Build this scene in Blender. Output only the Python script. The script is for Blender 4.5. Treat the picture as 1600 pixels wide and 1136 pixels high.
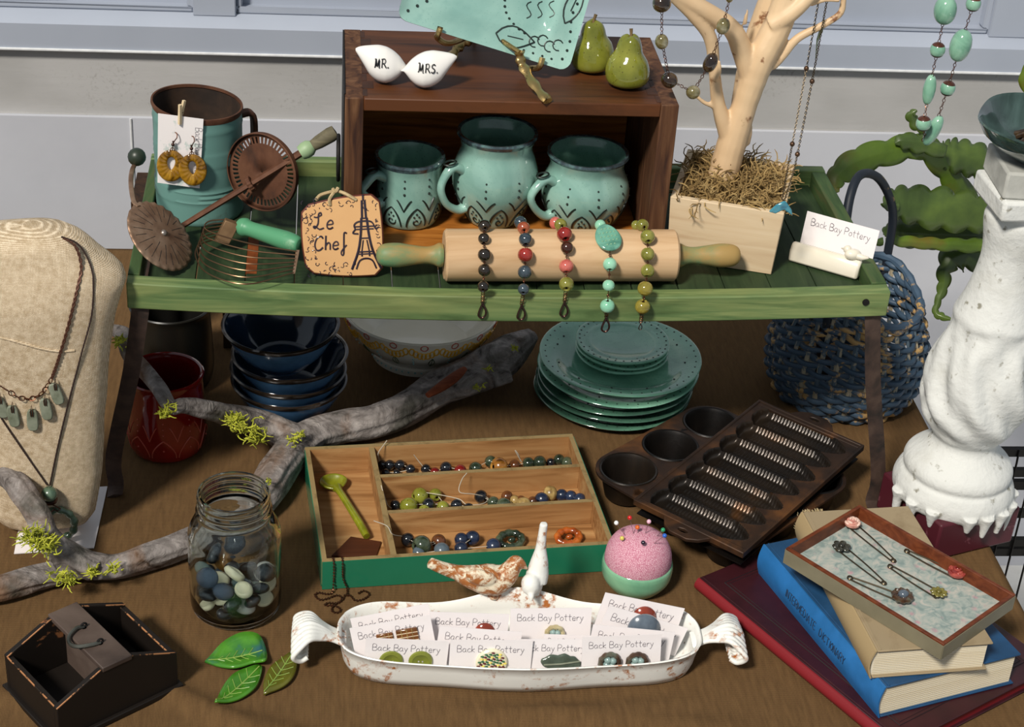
import bpy, bmesh, math, random
from mathutils import Vector, Matrix, Euler, noise
PI = math.pi
R = math.radians
for o in list(bpy.data.objects): bpy.data.objects.remove(o)
SC = bpy.context.scene
COL = SC.collection

# ---------------------------------------------------------------- camera, light, exposure
CAM = Vector((-0.205, -1.709, 1.24))
FPX = 2800.0                       # focal length in pixels of a 1600 px wide frame
_p, _y, _r = R(30.85), R(7.1), R(4.06)
FW = Vector((math.sin(_y)*math.cos(_p), math.cos(_y)*math.cos(_p), -math.sin(_p)))
_rt = Vector((math.cos(_y), -math.sin(_y), 0)); _up = _rt.cross(FW)
RT = math.cos(_r)*_rt + math.sin(_r)*_up
UP = -math.sin(_r)*_rt + math.cos(_r)*_up
cd = bpy.data.cameras.new('camera'); cam = bpy.data.objects.new('camera', cd); COL.objects.link(cam)
cd.sensor_width = 36; cd.sensor_fit = 'HORIZONTAL'; cd.lens = 36*FPX/1600; cd.clip_start = .05; cd.clip_end = 60
cam.matrix_world = Matrix(((RT.x, UP.x, -FW.x, CAM.x), (RT.y, UP.y, -FW.y, CAM.y), (RT.z, UP.z, -FW.z, CAM.z), (0, 0, 0, 1)))
SC.camera = cam
wd = bpy.data.worlds.new('sky'); SC.world = wd; wd.use_nodes = True
bg = wd.node_tree.nodes['Background']; bg.inputs[0].default_value = (.80, .90, 1.0, 1); bg.inputs[1].default_value = .34
sl = bpy.data.lights.new('sun', 'SUN'); sl.energy = 3.9; sl.angle = R(9); sl.color = (1, .94, .85)
so = bpy.data.objects.new('sun', sl); COL.objects.link(so)
SUN_AZ, SUN_EL = 36, 46            # from the front left
sd = Vector((math.sin(R(SUN_AZ))*math.cos(R(SUN_EL)), math.cos(R(SUN_AZ))*math.cos(R(SUN_EL)), -math.sin(R(SUN_EL))))
so.rotation_euler = sd.to_track_quat('-Z', 'Y').to_euler(); so.location = (-2, -3, 4)
vs = SC.view_settings; vs.view_transform = 'Standard'; vs.look = 'None'; vs.gamma = 1; vs.use_curve_mapping = False; vs.exposure = 0.0

# ---------------------------------------------------------------- placing helpers: a line of sight meets a real plane
def ray(px, py): return FW + (px-800)/FPX*RT - (py-568)/FPX*UP
def Z(px, py, z=0.): d = ray(px, py); return CAM + (z-CAM.z)/d.z*d
def Y(px, py, y): d = ray(px, py); return CAM + (y-CAM.y)/d.y*d
def X(px, py, x): d = ray(px, py); return CAM + (x-CAM.x)/d.x*d
def mpp(p): return (Vector(p)-CAM).dot(FW)/FPX           # metres per pixel there
def plane(px, py, o, n): d = ray(px, py); return CAM + (Vector(o)-CAM).dot(n)/d.dot(n)*d

# ---------------------------------------------------------------- materials
def lin(c):
    if isinstance(c, str): c = [int(c[i:i+2], 16)/255 for i in (0, 2, 4)]
    return tuple((x/12.92 if x <= .04045 else ((x+.055)/1.055)**2.4) for x in c)+(1.,)
class NT:
    def __init__(s, name):
        s.m = bpy.data.materials.new(name); s.m.use_nodes = True; s.t = s.m.node_tree
        s.b = s.t.nodes['Principled BSDF']; s.co = s.n('ShaderNodeTexCoord').outputs['Object']
    def n(s, ty, **k):
        x = s.t.nodes.new(ty)
        for a, b in k.items(): setattr(x, a, b)
        return x
    def l(s, a, b): s.t.links.new(a, b)
    def mp(s, sc=(1, 1, 1), rot=(0, 0, 0)):
        x = s.n('ShaderNodeMapping'); x.inputs['Scale'].default_value = sc; x.inputs['Rotation'].default_value = rot; s.l(s.co, x.inputs[0]); return x.outputs[0]
    def noise(s, scale, stretch=(1, 1, 1), detail=4, dist=0, rough=.55):
        x = s.n('ShaderNodeTexNoise'); s.l(s.mp(stretch), x.inputs['Vector'])
        x.inputs['Scale'].default_value = scale; x.inputs['Detail'].default_value = detail; x.inputs['Distortion'].default_value = dist; x.inputs['Roughness'].default_value = rough
        return x.outputs[0]
    def voro(s, scale, stretch=(1, 1, 1), feature='F1'):
        x = s.n('ShaderNodeTexVoronoi', feature=feature); s.l(s.mp(stretch), x.inputs['Vector']); x.inputs['Scale'].default_value = scale; return x.outputs['Distance']
    def wave(s, scale, d='X', dist=0, dsc=2, prof='SIN'):
        x = s.n('ShaderNodeTexWave', bands_direction=d, wave_profile=prof); s.l(s.co, x.inputs['Vector'])
        x.inputs['Scale'].default_value = scale; x.inputs['Distortion'].default_value = dist; x.inputs['Detail Scale'].default_value = dsc; return x.outputs['Fac']
    def ramp(s, f, stops):
        x = s.n('ShaderNodeValToRGB'); s.l(f, x.inputs[0]); e = x.color_ramp.elements
        while len(e) < len(stops): e.new(.5)
        for k, (p, c) in zip(e, stops): k.position = p; k.color = lin(c) if not isinstance(c, (int, float)) else (c, c, c, 1)
        return x.outputs[0]
    def mix(s, f, a, b, mode='MIX'):
        x = s.n('ShaderNodeMix', data_type='RGBA', blend_type=mode)
        for i, v in ((0, f), (6, a), (7, b)):
            if hasattr(v, 'is_output'): s.l(v, x.inputs[i])
            elif i == 0: x.inputs[0].default_value = v
            else: x.inputs[i].default_value = lin(v)
        return x.outputs[2]
    def math(s, op, a, b=0.):
        x = s.n('ShaderNodeMath', operation=op)
        for i, v in enumerate((a, b)):
            if hasattr(v, 'is_output'): s.l(v, x.inputs[i])
            else: x.inputs[i].default_value = v
        return x.outputs[0]
    def bump(s, h, st=.3, d=.002):
        x = s.n('ShaderNodeBump'); x.inputs['Strength'].default_value = st; x.inputs['Distance'].default_value = d; s.l(h, x.inputs['Height']); s.l(x.outputs[0], s.b.inputs['Normal'])
    def set(s, col=None, rough=.5, metal=0, coat=0, spec=.5):
        if col is not None:
            if hasattr(col, 'is_output'): s.l(col, s.b.inputs['Base Color'])
            else: s.b.inputs['Base Color'].default_value = lin(col)
        if hasattr(rough, 'is_output'): s.l(rough, s.b.inputs['Roughness'])
        else: s.b.inputs['Roughness'].default_value = rough
        s.b.inputs['Metallic'].default_value = metal; s.b.inputs['Coat Weight'].default_value = coat; s.b.inputs['Coat Roughness'].default_value = .05
        s.b.inputs['Specular IOR Level'].default_value = spec
        return s.m
def plain(name, c, rough=.5, metal=0, coat=0, spec=.5): return NT(name).set(c, rough, metal, coat, spec)
def noisy(name, cols, scale=20, rough=.5, metal=0, coat=0, bump=0, stretch=(1, 1, 1), dist=.3, lo=.3, hi=.7, bd=.002, spec=.5):
    t = NT(name); f = t.noise(scale, stretch, 5, dist); n = len(cols)
    c = t.ramp(f, [(lo+(hi-lo)*i/max(1, n-1), k) for i, k in enumerate(cols)])
    if bump: t.bump(t.noise(scale*2.3, stretch, 5, dist), bump, bd)
    return t.set(c, rough, metal, coat, spec)
def wood(name, cols, axis='X', rough=.6, scale=9, bump=.15, coat=0):
    st = [9, 9, 9]; st['XYZ'.index(axis)] = .8
    t = NT(name); f = t.noise(scale, st, 6, 1.2); n = len(cols)
    c = t.ramp(f, [(.3+.4*i/(n-1), k) for i, k in enumerate(cols)])
    g = t.noise(3, (1, 1, 1), 3); c = t.mix(t.math('MULTIPLY', g, .55), c, cols[0])
    t.bump(f, bump, .001); return t.set(c, rough, 0, coat, .22)
def worn(name, base, wear, amt=.6, scale=14, rough=.55, stretch=(1, 1, 1), bump=.2, metal=0, base2=None, coat=0, width=.05):
    t = NT(name); f = t.noise(scale, stretch, 8, .4, .65); k = t.ramp(f, [(amt, 0.), (amt+width, 1.)])
    b = base if base2 is None else t.mix(t.noise(scale*.4, stretch, 4), base, base2)
    t.bump(f, bump, .001); return t.set(t.mix(k, b, wear), rough, metal, coat, .3 if not metal else .5)
def glaze(name, base, dark, rough=.12, scale=9, speck=True, rim=None):
    t = NT(name); c = t.ramp(t.noise(scale, (1, 1, 1), 5, .6), [(.35, dark), (.62, base)])
    if speck: c = t.mix(t.ramp(t.voro(260), [(.10, 1.), (.2, 0.)]), c, dark)
    if speck: c = t.mix(t.ramp(t.noise(60), [(.62, 0.), (.75, .6)]), c, dark)
    t.bump(t.noise(14), .08, .002)
    return t.set(c, rough, 0, .6)
def weave(name, c0, c1, sc, rough=.95, bump=.6, axes=('X', 'Z'), blot=None, bd=.0015, dist=.6):
    t = NT(name); a = t.wave(sc, axes[0], dist, 3); b = t.wave(sc, axes[1], dist, 3)
    h = t.math('MAXIMUM', a, b); k = t.math('MULTIPLY', h, t.noise(sc*.8, (1, 1, 1), 3))
    c = t.ramp(k, [(.18, c0), (.62, c1)])
    if blot: c = t.mix(t.ramp(t.noise(7, (1, 1, 1), 4), [(.4, 0.), (.7, .6)]), c, blot)
    t.bump(h, bump, bd); return t.set(c, rough, 0, 0, .15)

# ---------------------------------------------------------------- mesh helpers
class MB:
    def __init__(s): s.v = []; s.f = []; s.m = []
    def add(s, vs, fs, mi=0):
        o = len(s.v); s.v += [tuple(v) for v in vs]; s.f += [[i+o for i in f] for f in fs]; s.m += [mi]*len(fs); return s
    def box(s, x0, x1, y0, y1, z0, z1, T=None, mi=0):
        v = [Vector((x, y, z)) for z in (z0, z1) for y in (y0, y1) for x in (x0, x1)]
        if T: v = [T @ a for a in v]
        return s.add(v, [(0, 2, 3, 1), (4, 5, 7, 6), (0, 1, 5, 4), (2, 6, 7, 3), (0, 4, 6, 2), (1, 3, 7, 5)], mi)
    def hexa(s, b, t, mi=0):          # bottom 4, top 4 corner points, same order
        return s.add(list(b)+list(t), [(3, 2, 1, 0), (4, 5, 6, 7), (0, 1, 5, 4), (1, 2, 6, 5), (2, 3, 7, 6), (3, 0, 4, 7)], mi)
    def tube(s, pts, r, n=8, cap=True, closed=False, flat=None, mi=0, up=None):
        P = [Vector(p) for p in pts]; N = len(P); rr = r if isinstance(r, (list, tuple)) else [r]*N
        T = []
        for i in range(N):
            if closed: d = P[(i+1) % N]-P[i-1]
            else: d = P[min(i+1, N-1)]-P[max(i-1, 0)]
            T.append(d.normalized() if d.length > 1e-9 else Vector((0, 0, 1)))
        u = Vector(up) if up else (Vector((0, 0, 1)) if abs(T[0].z) < .9 else Vector((1, 0, 0)))
        vs = []; fl = flat or 1
        for i in range(N):
            u = (u-T[i]*u.dot(T[i])); u = u.normalized() if u.length > 1e-6 else T[i].orthogonal().normalized()
            w = T[i].cross(u)
            for k in range(n):
                a = 2*PI*k/n; vs.append(P[i]+rr[i]*(math.cos(a)*w+math.sin(a)*u*fl))
        fs = []
        for i in range(N if closed else N-1):
            j = (i+1) % N
            for k in range(n): k2 = (k+1) % n; fs.append((i*n+k, i*n+k2, j*n+k2, j*n+k))
        if cap and not closed: fs += [tuple(range(n-1, -1, -1)), tuple((N-1)*n+k for k in range(n))]
        return s.add(vs, fs, mi)
    def lathe(s, prof, n=48, T=None, mi=0, wob=None, closed=False):
        vs = []; N = len(prof)
        for i, (r, z) in enumerate(prof):
            for k in range(n):
                a = 2*PI*k/n; p = Vector((max(r, 1e-5)*math.cos(a), max(r, 1e-5)*math.sin(a), z))
                if wob: p = wob(p, a, i)
                vs.append(T @ p if T else p)
        fs = []
        for i in range(N if closed else N-1):
            j = (i+1) % N
            for k in range(n): k2 = (k+1) % n; fs.append((i*n+k, i*n+k2, j*n+k2, j*n+k))
        return s.add(vs, fs, mi)
    def ball(s, c, r, n=12, T=None, mi=0):
        if not isinstance(r, (tuple, list)): r = (r, r, r)
        c = Vector(c); vs = []; h = max(4, n//2)
        for i in range(h+1):
            t = PI*i/h
            for k in range(n):
                a = 2*PI*k/n; p = Vector((r[0]*max(math.sin(t), 1e-3)*math.cos(a), r[1]*max(math.sin(t), 1e-3)*math.sin(a), -r[2]*math.cos(t)))
                vs.append(c+((T.to_3x3() @ p) if T else p))
        return s.add(vs, [(i*n+k, i*n+(k+1) % n, (i+1)*n+(k+1) % n, (i+1)*n+k) for i in range(h) for k in range(n)], mi)
    def bead(s, c, r, d=(0, 0, 1), n=12, sq=.82, hole=.2):      # a pierced bead along d
        q = Vector(d).to_track_quat('Z', 'Y').to_matrix().to_4x4(); T = Matrix.Translation(c) @ q
        pr = [(r*hole, -r*sq*.8)]+[(r*math.cos(a)**.8 if abs(a) < 1.5 else r*.2, r*sq*math.sin(a)) for a in [R(x) for x in (-68, -45, -22, 0, 22, 45, 68)]]+[(r*hole, r*sq*.8)]
        return s.lathe(pr, n, T)
    def prism(s, out, z0, z1, T=None, mi=0):
        n = len(out); v = [Vector((x, y, z0)) for x, y in out]+[Vector((x, y, z1)) for x, y in out]
        if T: v = [T @ a for a in v]
        return s.add(v, [tuple(range(n-1, -1, -1)), tuple(range(n, 2*n))]+[(i, (i+1) % n, n+(i+1) % n, n+i) for i in range(n)], mi)
    def grid(s, nu, nv, fn, cu=False, cv=False, mi=0):
        vs = [fn(i, j) for i in range(nu) for j in range(nv)]
        fs = [(i*nv+j, ((i+1) % nu)*nv+j, ((i+1) % nu)*nv+(j+1) % nv, i*nv+(j+1) % nv) for i in range(nu if cu else nu-1) for j in range(nv if cv else nv-1)]
        return s.add(vs, fs, mi)
    def mesh(s, name, mats, smooth=True, ang=38, inv=None):
        me = bpy.data.meshes.new(name)
        v = [tuple(inv @ Vector(p)) for p in s.v] if inv else s.v
        me.from_pydata(v, [], s.f)
        for m in (mats if isinstance(mats, (list, tuple)) else [mats]): me.materials.append(m)
        if any(s.m): me.polygons.foreach_set('material_index', s.m)
        bm = bmesh.new(); bm.from_mesh(me); bmesh.ops.remove_doubles(bm, verts=bm.verts, dist=2e-5); bmesh.ops.recalc_face_normals(bm, faces=bm.faces); bm.to_mesh(me); bm.free()
        if smooth:
            me.polygons.foreach_set('use_smooth', [True]*len(me.polygons))
            if ang: me.set_sharp_from_angle(angle=R(ang))
        me.update(); return me
MATS = {}
def build(name, mb, m, parent=None, w=False, bevel=0, sub=0, smooth=True, ang=38, solid=0, label=None, kind=None, remesh=0):
    inv = WM.get(parent.name, Matrix()).inverted() if (w and parent) else None
    me = mb if isinstance(mb, bpy.types.Mesh) else mb.mesh(name, m, smooth, ang, inv)
    o = bpy.data.objects.new(name, me); COL.objects.link(o)
    if parent:
        o.parent = parent; WM[o.name] = WM.get(parent.name, Matrix())
    if remesh:
        k = o.modifiers.new('fuse', 'REMESH'); k.mode = 'VOXEL'; k.voxel_size = remesh; k.use_smooth_shade = True
        k = o.modifiers.new('relax', 'SMOOTH'); k.factor = .5; k.iterations = 4
    if solid: k = o.modifiers.new('thick', 'SOLIDIFY'); k.thickness = solid; k.offset = 0
    if bevel: k = o.modifiers.new('bevel', 'BEVEL'); k.width = bevel; k.segments = 2; k.limit_method = 'ANGLE'; k.angle_limit = R(40)
    if sub: k = o.modifiers.new('subd', 'SUBSURF'); k.levels = sub; k.render_levels = sub
    if label: o['label'] = label
    if kind: o['kind'] = kind
    return o
WM = {}
def tag(o, label, cat, group=None, kind=None):
    if label: o['label'] = label
    if cat: o['category'] = cat
    if group: o['group'] = group
    if kind: o['kind'] = kind
    return o
def thing(name, label, cat, loc=(0, 0, 0), rot=(0, 0, 0), group=None):
    o = bpy.data.objects.new(name, None); COL.objects.link(o); o.location = loc; o.rotation_euler = rot; o.empty_display_size = .02
    WM[o.name] = Matrix.LocRotScale(Vector(loc), Euler(rot), None)
    return tag(o, label, cat, group)
def struct(name, mb, m, **k): o = build(name, mb, m, **k); o['kind'] = 'structure'; return o
def copy_tree(o, loc=None, rot=None, label=None, parent=None):
    c = o.copy(); COL.objects.link(c)
    if parent: c.parent = parent
    if loc is not None: c.location = loc
    if rot is not None: c.rotation_euler = rot
    if label: c['label'] = label
    for ch in list(o.children): copy_tree(ch, parent=c)
    return c
def arc(c, r, a0, a1, n, u, v): c, u, v = Vector(c), Vector(u), Vector(v); return [c+r*(math.cos(a0+(a1-a0)*i/(n-1))*u+math.sin(a0+(a1-a0)*i/(n-1))*v) for i in range(n)]
def spline(P, n=6):                 # Catmull-Rom through points
    P = [Vector(p) for p in P]; Q = [2*P[0]-P[1]]+P+[2*P[-1]-P[-2]]; out = []
    for i in range(1, len(Q)-2):
        for k in range(n):
            t = k/n; a, b, c, d = Q[i-1:i+3]
            out.append(.5*((2*b)+(c-a)*t+(2*a-5*b+4*c-d)*t*t+(3*b-a-3*c+d)*t**3))
    return out+[P[-1]]
def interp(xs, n=6):                # same density for radii
    out = []
    for a, b in zip(xs, xs[1:]): out += [a+(b-a)*k/n for k in range(n)]
    return out+[xs[-1]]

# ---------------------------------------------------------------- pen-stroke lettering: strokes per letter in a 0..1 box
GL = {
'B': [[(0, 0), (0, 1), (.4, .98), (.5, .78), (.38, .56), (.02, .52), (.45, .48), (.58, .24), (.42, .02), (0, 0)]],
'a': [[(.42, .5), (.2, .58), (.03, .38), (.05, .1), (.22, 0), (.4, .2), (.43, .5), (.42, .15), (.52, 0)]],
'c': [[(.42, .48), (.2, .56), (.03, .35), (.06, .08), (.25, 0), (.45, .1)]],
'k': [[(0, 1), (0, 0)], [(.38, .55), (.03, .28), (.42, 0)]],
'y': [[(0, .55), (.2, .08)], [(.42, .55), (.1, -.35), (-.05, -.38)]],
'P': [[(0, 0), (.02, 1), (.38, 1), (.55, .78), (.38, .52), (.03, .48)]],
'o': [[(.22, .56), (.03, .38), (.05, .08), (.24, 0), (.42, .18), (.4, .44), (.22, .56)]],
't': [[(.2, .95), (.2, .1), (.35, 0)], [(0, .62), (.42, .64)]],
'e': [[(.04, .28), (.4, .32), (.36, .52), (.2, .57), (.04, .38), (.06, .08), (.24, 0), (.44, .1)]],
'r': [[(.04, .55), (.06, 0)], [(.06, .35), (.2, .53), (.36, .5)]],
'h': [[(.02, 1.05), (.02, 0)], [(.02, .3), (.2, .52), (.34, .4), (.36, 0)]],
'f': [[(.4, 1.15), (.22, 1.2), (.2, .8), (.22, -.35), (.08, -.42), (.06, -.15), (.42, .3)]],
'C': [[(.6, .85), (.45, 1.02), (.15, .85), (.02, .4), (.15, .02), (.4, 0), (.62, .2)]],
'L': [[(.5, .95), (.45, 1.1), (.3, 1), (.3, .4), (.1, .08), (.0, .2), (.15, .2), (.4, .0), (.7, .08)], [(.0, .85), (.2, .8), (.5, .95)]],
'M': [[(0, 0), (.12, .1), (.2, 1)], [(.2, 1), (.34, .1), (.62, 1), (.62, .05), (.72, 0)], [(.05, .95), (.2, 1)]],
'R': [[(.08, 0), (.14, 1)], [(0, .95), (.4, 1), (.52, .75), (.38, .52), (.14, .5), (.32, .45), (.62, 0)]],
'S': [[(.5, .85), (.32, 1), (.1, .85), (.15, .6), (.42, .4), (.42, .12), (.2, 0), (0, .12)]],
'.': [[(.02, .0), (.10, .02), (.06, .07)]],
}
_caps = {'I': [[(.1, 0), (.1, 1)]], 'N': [[(0, 0), (0, 1), (.45, 0), (.45, 1)]], 'T': [[(.25, 0), (.25, 1)], [(0, 1), (.5, 1)]], 'E': [[(.42, 0), (0, 0), (0, 1), (.42, 1)], [(0, .52), (.35, .52)]],
 'D': [[(0, 0), (0, 1), (.3, .95), (.48, .6), (.46, .3), (.28, .03), (0, 0)]], 'A': [[(0, 0), (.24, 1), (.48, 0)], [(.1, .36), (.38, .36)]], 'O': [[(.25, 1), (.04, .7), (.04, .3), (.25, 0), (.46, .3), (.46, .7), (.25, 1)]],
 'Y': [[(0, 1), (.23, .5), (.23, 0)], [(.46, 1), (.23, .5)]], 'R2': [[(0, 0), (0, 1), (.35, .98), (.45, .75), (.35, .52), (0, .5)], [(.2, .5), (.46, 0)]], 'M2': [[(0, 0), (0, 1), (.28, .3), (.56, 1), (.56, 0)]],
 'C2': [[(.46, .82), (.28, 1), (.06, .75), (.06, .25), (.28, 0), (.46, .18)]]}
def adv(ch): return .3 if ch == ' ' else max(x for st in GL.get(ch, _caps.get(ch)) for x, _ in st)+.17
def letters(mb, txt, h, T, pen=.0006, lift=.0004, surf=None, track=1., caps=False, n=5):
    x = 0; flat = []
    for ch in txt:
        key = ch
        if caps and ch+'2' in _caps: key = ch+'2'
        if ch != ' ':
            for st in (_caps[key] if (caps and key in _caps) or key not in GL else GL[key]): flat.append([(x+a*h, b*h) for a, b in st])
        x += ((.4 if ch == ' ' else max(a for st in (_caps[key] if (caps and key in _caps) or key not in GL else GL[key]) for a, _ in st)+.17)*h*track)
    for st in flat:
        P = [Vector((a-x/2, b, 0)) for a, b in st]
        if len(P) > 2: P = spline(P, 3)
        Q = [(surf(p.x, p.y) if surf else T @ Vector((p.x, p.y, lift))) for p in P]
        mb.tube(Q, pen, n, flat=1 if surf else .5)
    return x
# ================================================================ SETTING
YW = .85
t = NT('white wall paint'); _c = t.mix(t.ramp(t.noise(5, (1, 1, 1), 5), [(.4, 0.), (.75, .5)]), 'BCBEC5', 'A8AAB2'); t.bump(t.noise(30, (1, 1, 1), 4), .12, .003); M_wall = t.set(_c, .6, 0, 0, .3)
t = NT('dirty grey paint'); _c = t.mix(t.ramp(t.noise(4, (1, 1, 2), 5), [(.35, 0.), (.7, 1.)]), 'B0AFAE', '9E9D9B')
_c = t.mix(t.math('MULTIPLY', t.ramp(t.noise(170, (1, 1, 1), 5, 0, .7), [(.54, 0.), (.66, .6)]), t.ramp(t.noise(6, (.6, 1, 1.6), 4), [(.52, 0.), (.70, 1.)])), _c, '6A665C'); t.bump(t.noise(20, (.4, 1, 3), 4), .15, .003); M_band = t.set(_c, .75, 0, 0, .2)
M_rail = noisy('blue grey gloss paint', ['99A0AD', 'A4ABB8'], 3, .45, bump=.05, bd=.003)
M_edge = noisy('white trim edge', ['D8DADA', 'C4C6C8'], 60, .6, bump=.2)  # plain white tone for the rail's lower edge strip and the wall seam
M_dirt = worn('dirt line', 'A9A7A2', '4A463C', .48, 60, .9)
struct('wall_back', MB().box(-1.5, 2.0, YW, YW+.12, -.75, .1295), M_wall)
struct('trim_1', MB().box(-1.5, 2.0, YW+.010, YW+.12, .1295, .2345).box(-1.5, 2.0, YW+.008, YW+.012, .127, .131), M_band)
struct('trim_2', MB().box(-1.5, 2.0, YW-.003, YW+.05, .2345, .2385), M_edge, bevel=.0012)
b = MB().box(-1.5, 2.0, YW, YW+.12, .2385, .276)
b.hexa([Vector(p) for p in ((-1.5, YW, .276), (2, YW, .276), (2, YW+.12, .276), (-1.5, YW+.12, .276))], [Vector(p) for p in ((-1.5, YW+.022, .290), (2, YW+.022, .290), (2, YW+.12, .290), (-1.5, YW+.12, .290))])
struct('trim_3', b, M_rail)
struct('trim_4', MB().box(-.3975, -.334, YW+.018, YW+.1, .288, 1.1), M_rail, bevel=.002)
struct('trim_5', MB().box(.826, .9, YW+.018, YW+.1, .288, 1.1), M_rail, bevel=.002)
for k, (a, c) in enumerate(((-1.5, -.3975), (-.334, .826), (.9, 2.0))):
    p = struct('door_%d' % (k+1), MB().box(a, c, YW+.045, YW+.1, .285, 1.1), M_rail)
    f = MB().box(a, c, YW+.026, YW+.05, .290, .299)
    f.box(a, a+.009, YW+.026, YW+.05, .299, 1.1).box(c-.009, c, YW+.026, YW+.05, .299, 1.1)
    build('moulding', f, M_rail, p, bevel=.003)
struct('trim_6', MB().tube([(-.4945, YW-.001, -.7), (-.4945, YW-.001, .129)], .0018, 6), M_edge)
ds = MB().tube(spline([(-.86, YW+.016, .292), (-.74, YW+.016, .305), (-.665, YW+.017, .318), (-.60, YW+.0185, .330)], 5), [.0012]*15+[.0005], 5)
tag(build('dried_stem', ds, plain('dry brown stem', '4A3020', .8)), 'thin dry brown stem against the wall panel at the upper left', 'stem')
M_floor = noisy('pale concrete', ['B9B8B5', 'CFCFCD', 'C2C1BE'], 6, .8, bump=.2)
struct('floor', MB().box(-2.5, 2.8, -3.2, YW+.02, -.80, -.73), M_floor)

# table under a brown cloth
M_board = wood('table board', ['4A3522', '5E452D'], 'X')
tb = thing('table', 'plain wooden table hidden beneath the brown cloth', 'table', (-.2, 0, -.73))
build('table_top', MB().box(-1.05, .578, -.66, .665, -.03, -.0035), M_board, tb, w=True)
for x in (-1.0, .53):
    for y in (-.6, .61): build('leg', MB().box(x-.025, x+.025, y-.025, y+.025, -.73, -.03), M_board, tb, w=True)
t = NT('brown cloth'); a1 = t.wave(210, 'X', 1.5, 4); a2 = t.wave(210, 'Y', 1.5, 4); h = t.math('MULTIPLY', t.math('ADD', a1, a2), .5)
_c = t.ramp(t.math('ADD', t.math('MULTIPLY', h, .5), t.math('MULTIPLY', t.noise(90, (2.5, .35, 1), 5), .5)), [(.3, '4E3A25'), (.7, '735839')])
t.bump(h, .35, .0008); M_cloth = t.set(_c, .95, 0, 0, .1)
RIDGE = [((-.62, -.26), (-.46, -.33), .004, .012), ((-.38, -.28), (-.22, -.40), .005, .012), ((-.30, -.33), (-.12, -.42), .003, .010), ((-.1, -.33), (.25, -.37), .003, .016), ((-.05, -.350), (.20, -.325), .0025, .012), ((-.7, -.3), (-.5, -.40), .004, .015)]
def cloth_z(x, y):
    z = 0
    if y < -.2:
        for a, c, h, wd_ in RIDGE:
            a = Vector(a); c = Vector(c); p = Vector((x, y)); d = c-a; u = max(0, min(1, (p-a).dot(d)/d.dot(d))); q = (p-a-u*d).length
            z += 1.7*h*math.exp(-(q/wd_)**2)*max(0, 1-abs(2*u-1)**4)*min(1, (-.2-y)/.06)
    return z
XS = [-1.06+1.645*i/220 for i in range(221)]; YS = [-.67+1.34*j/180 for j in range(181)]
rows = [(-1.06, -.35), (-1.06, -.18)]+[(x, 0) for x in XS]+[(.586, -.02), (.588, -.10), (.592, -.25), (.59, -.4)]
cols = [(-.675, -.45), (-.672, -.2)]+[(y, 0) for y in YS]+[(.672, -.03), (.675, -.2), (.672, -.4)]
def cf(i, j):
    x, dz = rows[i]; y, ez = cols[j]
    if dz and ez: dz = min(dz, ez); ez = 0
    w_ = 0
    if dz: w_ = .008*math.sin(y*22)*min(1, -dz*4)
    v_ = .008*math.sin(x*19)*min(1, -ez*4) if ez else 0
    return (x+w_, y+v_, (cloth_z(x, y) if not (dz or ez) else 0)+dz+ez)
tc = build('tablecloth', MB().grid(len(rows), len(cols), cf), M_cloth, ang=0)
tag(tc, 'brown burlap tablecloth spread under all the wares', 'tablecloth')

# ================================================================ GREEN TRAY TABLE
GX0, GX1, GY0, GY1 = -.412, .427, 0., .325
t = NT('green stained wood'); f = t.noise(8, (.7, 9, 9), 6, 1.5)
_c = t.ramp(f, [(.3, '42592F'), (.5, '577041'), (.7, '7A8A55')]); _c = t.mix(t.ramp(t.noise(3.5, (1, 4, 4), 5), [(.52, 0.), (.75, .7)]), _c, '8E8F55'); t.bump(f, .2, .001); M_green = t.set(_c, .6)
M_green2 = wood('dark green slat wood', ['22301D', '2E4026', '3A4A2E'], 'Y', .65)
M_green3 = wood('worn green side wood', ['34482A', '445A33', '5C5A38'], 'Y', .6)
M_iron = noisy('rusty iron strap', ['2E2724', '4A3A33', '5C4A40'], 40, .7, .4, bump=.2)
M_ironblk = noisy('black iron', ['141313', '24211F'], 60, .6, .5, bump=.15)
tray = thing('tray_table', 'low green wooden tray table with slatted top on iron strap legs', 'tray table', (0, .16, 0))
def sag(x): u = (x-GX0)/(GX1-GX0); return -.012*(1-(2*u-1)**2)
b = MB()                            # the front rail sags in the middle
NS = 24
def fr(i, j):
    x = GX0+(GX1-GX0)*i/NS; s_ = sag(x); q = [(-.002, .278), (-.002, .309), (.016, .310), (.016, .279)][j]; return (x, q[0], q[1]+s_)
b.grid(NS+1, 4, fr, cv=True); b.add([fr(0, j) for j in range(4)], [(0, 1, 2, 3)]); b.add([fr(NS, j) for j in range(4)], [(3, 2, 1, 0)])
build('front_rail', b, M_green, tray, w=True, bevel=.0015)
build('rear_rail', MB().box(GX0, GX1, GY1-.016, GY1, .280, .312), M_green, tray, w=True, bevel=.0015)
build('side_rail', MB().box(GX0, GX0+.013, .016, GY1-.016, .280, .311), M_green3, tray, w=True, bevel=.0015)
build('side_rail', MB().box(GX1-.018, GX1, .016, GY1-.016, .280, .311), M_green3, tray, w=True, bevel=.0015)
TZ0 = .2925; nsl = 15; wsl = (GX1-GX0-.036)/nsl
for i in range(nsl):
    x = GX0+.017+i*wsl; g = .001 if i % 5 else .0022
    build('slat', MB().box(x+g/2, x+wsl-g/2, .0165, GY1-.0165, .285, .2925), M_green2, tray, w=True, bevel=.0008)
build('bare_slat_strip', MB().box(Z(386, 400, TZ0).x, Z(403, 400, TZ0).x, Z(395, 428, TZ0).y, Z(395, 366, TZ0).y, TZ0-.001, TZ0+.0004), wood('bare orange wood', ['6A3416', '8E4C22'], 'Y', .7), tray, w=True)
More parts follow.
